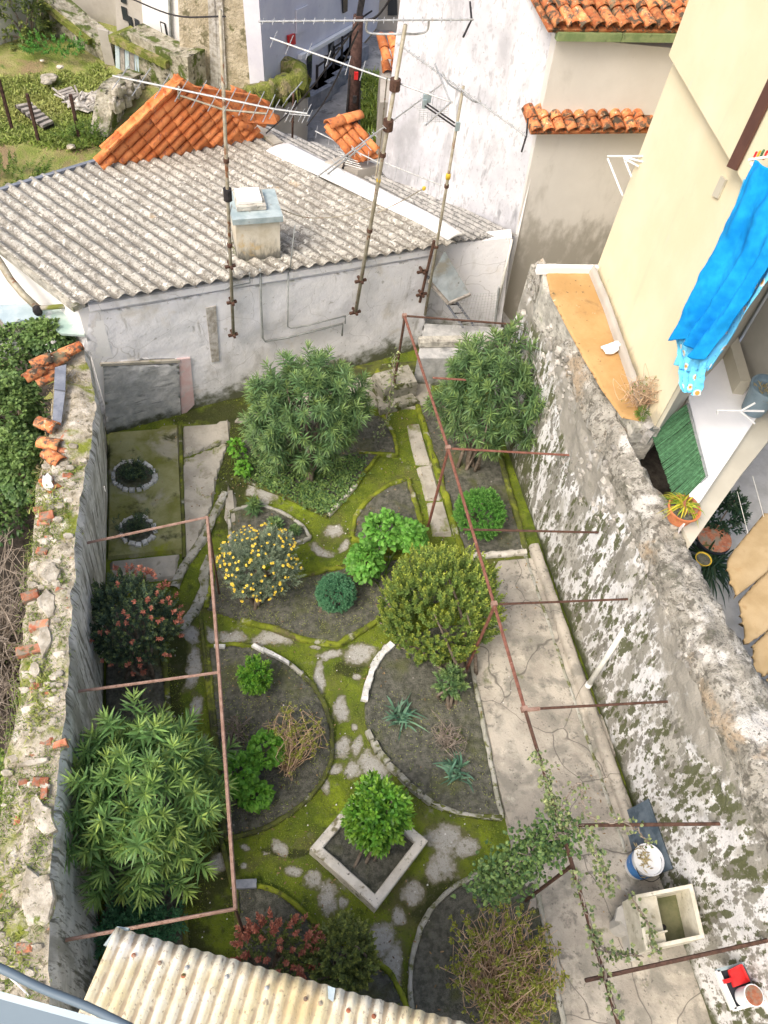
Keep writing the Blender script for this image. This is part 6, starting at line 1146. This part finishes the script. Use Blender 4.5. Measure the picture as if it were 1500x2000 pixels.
m = MB(); m.tube(arc([at(5, 1895, 1.99), at(22, 1912, 2.05), at(38, 1926, 2.05), at(62, 1950, 1.98)], 5), .006, 5); prop(m.build('white_wire', M_['bucket'], loc=at(22, 1912, 2)), 'thin white wire lying on the left wall crest by the rail', 'wire')

# ================================================================ PLANTS
def G0(u, v): return at(u, v, .02)
shrub('oleander', 'tall oleander bush in front of the white outbuilding wall, centre', 'shrub', G0(610, 925), at(600, 812, .95), (.80, .70, .92), 'oleander', 360, 26, .15, .145, .019, ang=74, droop=.12, up=.55, lump=.22, inner=.5, zmin=-.75, seed=3)
shrub('oleander', 'oleander bush against the right garden wall under the far cross bar', 'shrub', G0(915, 915), at(966, 768, 1.15), (.78, .72, .88), 'oleander', 360, 26, .15, .145, .019, ang=74, droop=.12, up=.5, lump=.22, inner=.5, zmin=-.75, seed=9)
shrub('oleander', 'largest light green oleander beside the left garden wall, in the foreground', 'shrub', G0(280, 1700), at(278, 1545, 1.2), (.68, .80, .80), 'oleander_deep', 270, 26, .17, .165, .021, ang=74, up=.5, droop=.12, lump=.3, inner=.5, zmin=-.7, seed=5)
shrub('upright_shrub', 'large dense shrub with upright olive green shoots, right of the ball shrub', 'shrub', G0(905, 1330), at(862, 1178, .72), (.70, .66, .74), 'laurel', 1100, 22, .21, .040, .021, ang=60, prof='oval', up=2.4, lump=.14, inner=.62, zmin=-.85, seed=4, young=1.0)
shrub('daisy_bush', 'grey-green bush dotted with yellow daisies behind the left pergola rail', 'shrub', G0(500, 1165), at(507, 1105, .55), (.43, .44, .45), 'euryops', 800, 22, .12, .05, .008, ang=50, up=.8, lump=.26, inner=.5, zmin=-.3, seed=6)
DBc = at(507, 1105, .55); FL = thing('daisy_flowers', 'yellow daisy blossoms spread over the grey-green daisy bush', 'flowers', DBc)
d = rnd_dirs(420, -.35); d = d[fbm(d+3, 2.6, 2) > -.2][:250]; d = d[np.argsort(-(d[:, 2]-.25*d[:, 1]))][:140]; pts = DBc+d*A(.47, .48, .50)*(1+.3*fbm(d+6, 2.2, 3))[:, None]; m = MB(); m2 = MB()
for p, dd_ in zip(pts, d):
    nrm = norm(dd_+A(0, -.3, .8)+rng.normal(0, .2, 3)); x = norm(np.cross(nrm, A(.3, 1, .2))); y = np.cross(nrm, x); n = 12; th = np.arange(n)/n*6.283; s_ = rng.uniform(.42, .85)
    leaves(m, np.repeat([p], n, 0), np.cos(th)[:, None]*x+np.sin(th)[:, None]*y+nrm*.15, .028*s_, .013*s_, 'oval', .0, .5*np.ones(n)); m2.lathe(p, [(.008, 0), (.006, .006)], 8, nrm)
m.build('petals', LF['petal'], FL); prop(m2.build('flower_hearts', M_['yellow'], FL), kind='stuff')
FL.parent = None
shrub('red_tipped_shrub', 'dark dense shrub with scattered coral new shoots beside the left garden wall', 'shrub', G0(275, 1320), at(250, 1215, .80), (.50, .50, .62), 'photinia', 620, 18, .12, .038, .018, ang=60, prof='oval', up=.9, lump=.2, inner=.55, zmin=-.5, seed=8)
def accent(label_parent, c, r, n, leaf, L, Wd, name, zmin=.0, sel=None, sl=.06, nl=14, spread=None):
    d = rnd_dirs(n, zmin); p = A(*c)+d*A(*r); p = p if sel is None else p[sel(p)]; dd = norm(p-A(*c)+A(0, 0, .4)); m = MB(); whorl(m, p-dd*.02, dd, nl, sl, L, Wd, 60, 'oval', .9, .1); return prop(m.build(name, LF[leaf], label_parent), kind='stuff')
ob = [o for o in bpy.data.objects if o.name.startswith('red_tipped_shrub')][0]; accent(ob, at(250, 1215, .80), (.56, .55, .68), 95, 'coral', .034, .016, 'coral_shoots', -.3, sel=lambda p: fbm(p, 2, 2)+.25*(p[:, 0]-ob.location[0]) > -.02)
shrub('ball_shrub', 'small clipped blue-green ball shrub in the V-shaped bed', 'shrub', G0(655, 1185), at(656, 1158, .24), (.235, .235, .23), 'box', 760, 12, .05, .028, .010, ang=65, prof='oval', up=.2, lump=.03, inner=.8, zmin=-.8, limbs=4, seed=2)
shrub('dome_shrub', 'round bright green dome shrub in the long bed along the right wall', 'shrub', G0(940, 1040), at(938, 1003, .33), (.33, .34, .31), 'dome', 720, 14, .07, .034, .013, ang=60, prof='oval', up=.3, lump=.10, inner=.75, zmin=-.6, limbs=5, seed=2)
def broadleaf(label, base, blobs_, L, n, leaf, name='broadleaf_plant', cat='plant', prof='round', st_r=.008):
    t = thing(name, label, cat, base); m = MB(); mt_ = MB(); P = []
    for c, r in blobs_:
        d = rnd_dirs(n, -.25); p = A(*c)+d*A(*r)*(rng.uniform(.55, 1, len(d))*(1+.25*fbm(d, 2.5, 2)))[:, None]; P.append(p)
        D = norm(d*A(1, 1, .5)+rng.normal(0, .35, d.shape)); 
        for s_ in (-.55, 0, .55): c_, s2 = math.cos(s_), math.sin(s_); Dr = D@np.array([[c_, s2, 0], [-s2, c_, 0], [0, 0, 1]]); leaves(m, p, Dr, L*rng.uniform(.5, 1.2, len(p))*(1 if s_ == 0 else .8), L*.62, prof, .25, rng.random(len(p))*.9, fold=.35)
    m.build('foliage', LF[leaf], t); P = np.vstack(P); stems('stems', base, P[rng.choice(len(P), 14)], LF['weed'], t, st_r, .004, .04); return t
broadleaf('tall light green broad-leaved plant between the ball shrub and the fan-shaped bed', G0(745, 1130), [(at(752, 1040, .42), (.30, .24, .26)), (at(712, 1098, .38), (.20, .22, .26)), (at(805, 1050, .45), (.16, .18, .2))], .075, 340, 'broad')
broadleaf('bright green broad-leaved plant inside the D-shaped bed near the left pergola rail', G0(485, 1545), [(at(520, 1465, .30), (.19, .17, .18)), (at(470, 1510, .30), (.17, .2, .2)), (at(500, 1555, .22), (.15, .13, .14))], .062, 230, 'broad2')
broadleaf('small bright green round-leaved plant at the left foot of the centre oleander', G0(465, 910), [(at(463, 880, .18), (.11, .16, .15)), (at(476, 915, .14), (.10, .11, .1))], .06, 60, 'broad2')
shrub('small_shrub', 'small round green shrub at the top of the D-shaped bed on the left', 'shrub', G0(497, 1350), at(498, 1320, .26), (.17, .19, .20), 'lemon', 190, 14, .09, .045, .017, ang=60, prof='oval', up=.4, lump=.15, limbs=5, r0=.012, seed=3)
shrub('citrus_shrub', 'leafy green citrus bush growing in the square concrete planter', 'shrub', at(735, 1660, .16), at(738, 1590, .62), (.29, .30, .38), 'lemon', 210, 14, .17, .085, .032, ang=62, prof='oval', up=.7, lump=.2, inner=.4, zmin=-.5, limbs=8, r0=.018, seed=4, droop=.25)
m = MB(); p = at(757, 1664, .22); m.stone(p, (.035, .035, .035), seed=1, jag=.02); prop(m.build('fruit', M_['yellow'], loc=p), 'single yellow fruit hanging low on the citrus bush', 'fruit')
def bladeplant(name, label, base, n, L, Wd, leaf, up=.5, droop=.35, cat='plant', sp=.03):
    t = thing(name, label, cat, base); m = MB(); D = rng.normal(0, 1, (n, 3)); D[:, 2] = np.abs(D[:, 2])*.8+up; leaves(m, np.repeat([A(*base)], n, 0)+rng.normal(0, sp, (n, 3))*A(1, 1, .2), D, L*rng.uniform(.55, 1.15, n), Wd, 'blade', droop, rng.random(n)*.8); m.build('blades', LF[leaf], t); return t
for u, v, L, lab in [(778, 1400, .34, 'larger blue-green iris clump in the right D-shaped bed, below the upright shrub'), (893, 1508, .27, 'smaller blue-green iris clump in the right D-shaped bed, nearer to the path corner')]:
    b = G0(u, v); t = bladeplant('iris_clump', lab, b, 46, L, .026, 'iris', up=.9, droop=.45, sp=.05)
for u, v, s_, lab in [(493, 1002, 1.0, 'dark green rosette plant nearest the pale slab, above the daisy bush'), (540, 1028, .8, 'dark green rosette plant by the small curved kerb, above the daisy bush'), (575, 1040, .6, 'smallest dark green rosette beside the small curved kerb')]:
    b = G0(u, v); t = thing('rosette_plant', lab, 'plant', b, None); m = MB(); k = 5; p = b+rng.normal(0, .06*s_, (k, 3))*A(1, 1, 0)+A(0, 0, .05); whorl(m, p, np.repeat([A(0, 0, 1.)], k, 0)+rng.normal(0, .15, (k, 3)), 30, .13*s_, .13*s_, .022, 78, 'lance', .8, .2); m.build('leaves', LF['oleander'], t)
for (rc, n, lab) in ((rc1, 150, 'low dark feathery plant filling the oval stone ring'), (rc2+A(-.02, .02, 0), 70, 'low dark feathery plant in the teardrop stone ring')):
    t = thing('ring_plant', lab, 'plant', rc); m = MB(); p = rc+rng.normal(0, .085, (n, 3))*A(1.2, .9, 0)+A(0, 0, 1)*rng.uniform(.05, .16, (n, 1)); whorl(m, p, norm(rng.normal(0, .5, (n, 3))+A(0, 0, 1)), 12, .07, .05, .010, 60, 'lance', .8); m.build('foliage', LF['photinia'], t)
def twiggy(name, label, base, c, r, n, mt, leafn=0, leaf='sparse', k=5, tr=.004, lw=.03, seed=0, tgl=.35):
    t = thing(name, label, 'shrub', base); m = MB(); ends = []
    for i in range(n):
        d = rnd_dirs(2, -.15)[0]; e = A(*c)+d*A(*r)*rng.uniform(.7, 1.05); b = A(*base)+rng.normal(0, .05, 3)*A(1, 1, 0); mid = b+(e-b)*.45+rng.normal(0, tgl*.25, 3)*A(1, 1, .4)+A(0, 0, .1); mid2 = b+(e-b)*.8+rng.normal(0, tgl*.22, 3)
        q = arc([b, mid, mid2, e], 3); m.tube(q, np.linspace(tr*1.6, tr*.5, len(q)), 4, cap=False); ends += list(q[4:])
    m.build('twigs', M_[mt], t)
    if leafn: ends = np.array(ends); p = ends[rng.choice(len(ends), leafn)]; m = MB(); whorl(m, p, norm(rng.normal(0, 1, p.shape)+A(0, 0, .8)), 6, .03, lw, lw*.45, 60, 'oval', 1.); m.build('leaves', LF[leaf], t)
    return t
twiggy('twiggy_shrub', 'nearly bare twiggy shrub leaning to the right in the left D-shaped bed', G0(560, 1500), at(572, 1430, .30), (.30, .32, .36), 85, 'twig', 260, tr=.003, lw=.024)
twiggy('twiggy_shrub', 'big tangled reddish twiggy shrub with sparse yellow-green leaves, bottom right', G0(960, 1960), at(985, 1880, .42), (.56, .58, .42), 240, 'twig', 620, tr=.0038, lw=.036, tgl=.45)
twiggy('dry_tuft', 'tiny dry grey tuft between the two iris clumps', G0(873, 1450), at(873, 1440, .06), (.11, .11, .08), 60, 'twig_grey', 30, 'weed', tr=.0025, lw=.02)
twiggy('dry_tuft', 'tiny pale tuft at the left kerb of the D-shaped bed', G0(458, 1432), at(458, 1428, .06), (.10, .10, .08), 60, 'twig_grey', 50, 'weed', tr=.0025, lw=.02)
twiggy('dry_tuft', 'dead reddish weed tuft at the foot of the cream wall on the ochre terrace', at(1250, 790, 2.7), at(1250, 765, 2.9), (.14, .14, .22), 60, 'twig', 30, 'weed', tr=.0025, lw=.02)
shrub('wall_weed', 'small green weed at the near end of the ochre terrace', 'plant', at(1256, 815, 2.7), at(1256, 808, 2.76), (.07, .07, .07), 'weed', 26, 10, .05, .03, .010, limbs=0)
CS = shrub('coral_shrub', 'low shrub with coral red leaves behind the cream shed roof', 'shrub', G0(545, 1900), at(530, 1865, .40), (.36, .30, .26), 'olive', 110, 14, .10, .034, .016, ang=60, prof='oval', up=.8, lump=.3, inner=.3, seed=2)
accent(CS, at(535, 1862, .42), (.40, .30, .28), 85, 'coral', .036, .018, 'coral_shoots', -.1, sl=.12, nl=20)
shrub('olive_shrub', 'dense olive green shrub behind the cream shed roof, right of the coral one', 'shrub', G0(670, 1900), at(668, 1872, .48), (.34, .32, .34), 'olive', 420, 18, .10, .034, .018, ang=62, prof='oval', up=.6, lump=.25, inner=.5, seed=7)
shrub('low_leafy_shrub', 'small blue-green leafy shrub under the large upright shrub', 'shrub', G0(885, 1370), at(880, 1335, .35), (.16, .16, .24), 'oleander', 60, 14, .12, .06, .022, limbs=6, seed=7)
shrub('fern_undergrowth', 'dark ferny undergrowth in the shaded bed next to the cream shed', 'plant', G0(270, 1830), at(275, 1810, .22), (.45, .42, .18), 'box', 240, 14, .16, .06, .016, limbs=0, up=1, inner=.2)
q = np.array([at(u, v, .06) for u, v in zip(rng.uniform(470, 710, 900), rng.uniform(890, 1000, 900))]); hp = np.array([at(u, v, .03) for u, v in h_]); q = q[inside(q, hp)]
tufts('ground_cover', q, 8, .05, .022, 'ivy', None, .04, up=.8)
q = np.vstack([np.array([at(rng.uniform(425, 640), rng.uniform(1275, 1600), .03) for _ in range(500)])[:]]); q = q[inside(q, np.array([at(u, v, .03) for u, v in a_]))]
q2 = np.array([at(rng.uniform(430, 740), rng.uniform(1120, 1245), .03) for _ in range(500)]); q2 = q2[inside(q2, np.array([at(u, v, .03) for u, v in e_]))]
q3 = np.array([at(rng.uniform(720, 980), rng.uniform(1350, 1600), .03) for _ in range(260)]); q3 = q3[inside(q3, np.array([at(u, v, .03) for u, v in b_]))]
tufts('soil_weeds', np.vstack([q, q2, q3]), 5, .022, .006, 'grassblade', None, .04, up=.6)
gg = np.stack([rng.uniform(-1.6, 3.7, 26000), rng.uniform(-.3, 8.4, 26000), np.full(26000, .004)], -1); gp = np.array([proj(p) for p in gg])
okm = np.ones(len(gg), bool)
for u, v, a, b in BARE: okm &= ((gp[:, 0]-u)/a)**2+((gp[:, 1]-v)/b)**2 > 1.1
for P_ in ([at(u, v, 0) for u, v in RP], [at(u, v, 0) for u, v in P4]): okm &= ~inside(gg, np.array(P_))
okm &= fbm(gg, 1.4, 3) > -.15
tufts('moss_cover', gg[okm], 3, .017, .006, 'mossblade', None, .02, up=.6)
# ivy on the right pergola
def vine(name, label, path, n, L, leaf, r=.09, parent=None, hang=0, stem=True, seed=0, w=.9):
    P = arc(np.array([at(*p) for p in path]), 10); t = thing(name, label, 'climbing plant', P[0]); m = MB()
    q = P[rng.integers(0, len(P), n)]+rng.normal(0, r, (n, 3))-A(0, 0, 1)*np.abs(rng.normal(0, hang, n))[:, None]; D = rng.normal(0, 1, (n, 3))+A(0, 0, .2)
    for s_ in (-.6, 0, .6): c_, s2 = math.cos(s_), math.sin(s_); leaves(m, q, D@np.array([[c_, s2, 0], [-s2, c_, 0], [0, 0, 1]]), L*(1 if s_ == 0 else .75)*rng.uniform(.6, 1.2, n), L*.5, 'oval', .2, np.tile(rng.random(1), n)*0+rng.random(n), fold=.3)
    m.build('leaves', LF[leaf], t)
    if stem: m = MB(); m.tube(P+rng.normal(0, .01, P.shape), .007, 5); m.tube(P[::-1]+rng.normal(0, r*.4, P.shape), .004, 4); m.build('stem', M_['twig_grey'], t)
    return t
vine('ivy', 'dark green ivy mass drooping over the pergola corner above the twiggy shrub', [(1105, 1628, 1.68), (1060, 1645, 1.68), (1020, 1680, 1.75), (985, 1708, 1.6), (955, 1722, 1.5)], 1700, .042, 'ivy', .09, hang=.11)
vine('ivy', 'variegated ivy trail arching right from the pergola corner', [(1115, 1600, 1.66), (1150, 1640, 1.62), (1175, 1690, 1.5), (1190, 1740, 1.2)], 160, .04, 'ivy_pale', .04)
vine('ivy', 'variegated ivy wound round the pergola rail above the big ivy mass', [(1050, 1470, 1.65), (1072, 1540, 1.66), (1080, 1580, 1.65), (1110, 1620, 1.66)], 260, .038, 'ivy_pale', .04)
vine('ivy', 'thin variegated ivy trail across the path towards the white bucket', [(1090, 1590, 1.65), (1130, 1530, 1.66), (1150, 1595, 1.65), (1230, 1610, 1.63), (1268, 1650, 1.2)], 110, .034, 'ivy_pale', .035)
vine('ivy', 'withered pale ivy along the pergola rail near the bottom edge', [(1120, 1700, 1.65), (1150, 1800, 1.65), (1180, 1900, 1.65), (1205, 1990, 1.65)], 120, .04, 'ivy_pale', .03)
vine('ivy', 'withered ivy trail hanging over the stone sink apron', [(1228, 1745, 1.2), (1262, 1800, 1.0), (1275, 1850, 1.0), (1290, 1860, .8)], 60, .04, 'ivy_pale', .03)
vine('ivy', 'pale leaves crossing from the rail to the sink apron', [(1170, 1850, 1.62), (1200, 1862, 1.2), (1250, 1868, .9)], 60, .045, 'ivy_pale', .03)
vine('ivy', 'withered white leaved vine winding down the far rusty post', [(773, 690, 1.4), (764, 750, .9), (758, 800, .5), (745, 850, .2)], 150, .04, 'ivy_pale', .045)
# ivy and brambles outside the left wall
LI = thing('ivy_thicket', 'thick green ivy thicket spilling outside the left garden wall, upper left', 'ivy', at(30, 850, 0)); m = MB()
for (u, v, z, r, n) in [(20, 700, 1.35, (.38, .5, .42), 2600), (95, 660, 1.6, (.26, .18, .25), 1000), (10, 820, 1.3, (.45, .5, .5), 3200), (40, 910, 1.25, (.30, .4, .5), 2400), (-30, 960, .9, (.4, .5, .5), 1500), (10, 1000, .8, (.25, .3, .4), 500)]:
    d = rnd_dirs(n, -.4); d = d/1; p = at(u, v, z)+d*A(*r)*(rng.uniform(.7, 1, len(d))*(1+.5*fbm(d*1.0+u, 2.5, 3)))[:, None]; D = norm(d+rng.normal(0, .6, d.shape)-A(0, 0, .2))
    for s_ in (-.5, .5): c_, s2 = math.cos(s_), math.sin(s_); leaves(m, p, D@np.array([[c_, s2, 0], [-s2, c_, 0], [0, 0, 1]]), .055*rng.uniform(.6, 1.2, len(p)), .03, 'oval', .2, np.clip(rng.random(len(p))*.5+d[:, 2]*.5, 0, 1), fold=.3)
m.build('leaves', LF['ivy'], LI); m = MB(); 
for i in range(12): q = at(rng.uniform(-20, 60), rng.uniform(700, 950), 1.1); m.tube(arc([q*A(1, 1, 0), q*A(1, 1, .5)+rng.normal(0, .1, 3), q], 4), .02, 5)
prop(m.build('stems', M_['wall_moss'], LI), kind='stuff')
LI2 = thing('ivy_patch', 'ivy and grass patch outside the left garden wall, lower left edge', 'ivy', at(10, 1600, 0)); m = MB()
for (u, v, z, r, n) in [(-5, 1590, 1.45, (.18, .5, .3), 1200), (-25, 1720, 1.45, (.2, .4, .3), 700)]:
    d = rnd_dirs(n, -.4); p = at(u, v, z)+d*A(*r)*(rng.uniform(.7, 1, len(d))*(1+.5*fbm(d*1.0+u, 2.5, 3)))[:, None]; leaves(m, p, norm(d+rng.normal(0, .6, d.shape)), .045, .03, 'oval', .2, rng.random(len(p)))
m.build('leaves', LF['weed'], LI2)
twiggy('bramble_tangle', 'dense dark leafless bramble tangle outside the left wall, left edge', at(-10, 1300, 0), at(0, 1290, .8), (.55, 1.5, .85), 260, 'twig_grey', 0, tr=.005, tgl=.9)
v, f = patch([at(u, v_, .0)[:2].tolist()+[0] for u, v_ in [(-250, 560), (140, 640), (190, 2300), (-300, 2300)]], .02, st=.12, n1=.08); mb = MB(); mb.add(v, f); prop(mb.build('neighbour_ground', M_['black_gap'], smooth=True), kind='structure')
q = np.array([[rng.uniform(-1.5, 3.7), rng.uniform(-.2, 8), .03] for _ in range(1500)]); q = q[fbm(q, 1.1, 3) > -.05]; m = MB(); D = rng.normal(0, 1, q.shape); D[:, 2] *= .15
leaves(m, q+A(0, 0, .03)*rng.random((len(q), 1)), D, rng.uniform(.012, .04, len(q)), .014, 'oval', .1, rng.random(len(q))); prop(m.build('leaf_litter', LF['litter']), 'small brown fallen leaves scattered over beds and paths', 'leaf litter', kind='stuff')
m = MB()
for _ in range(700):
    p = A(rng.uniform(-1.5, 3.6), rng.uniform(-.2, 8), .022); V, Fc = ICO[1]; m.add(V*rng.uniform(.003, .014)*rng.uniform(.6, 1.2, 3)+p, Fc)
prop(m.build('soil_clods', M_['greystone']), kind='stuff')
kp = np.array(KERBPTS); tufts('kerb_moss', kp+A(0, 0, -.008), 7, .018, .006, 'mossblade', None, .022, up=.7)
# fallen petals, pebbles and litter on the moss
m = MB()
for _ in range(200):
    u, v_ = rng.uniform(380, 1000), rng.uniform(900, 1900); p = at(u, v_, .018); m.add(p+np.array([[-.006, -.005, 0], [.006, -.004, .002], [.005, .006, .004], [-.004, .005, .003]])*rng.uniform(.5, 1.6), [(0, 1, 2, 3)])
prop(m.build('fallen_petals', M_['edge_white']), kind='stuff')
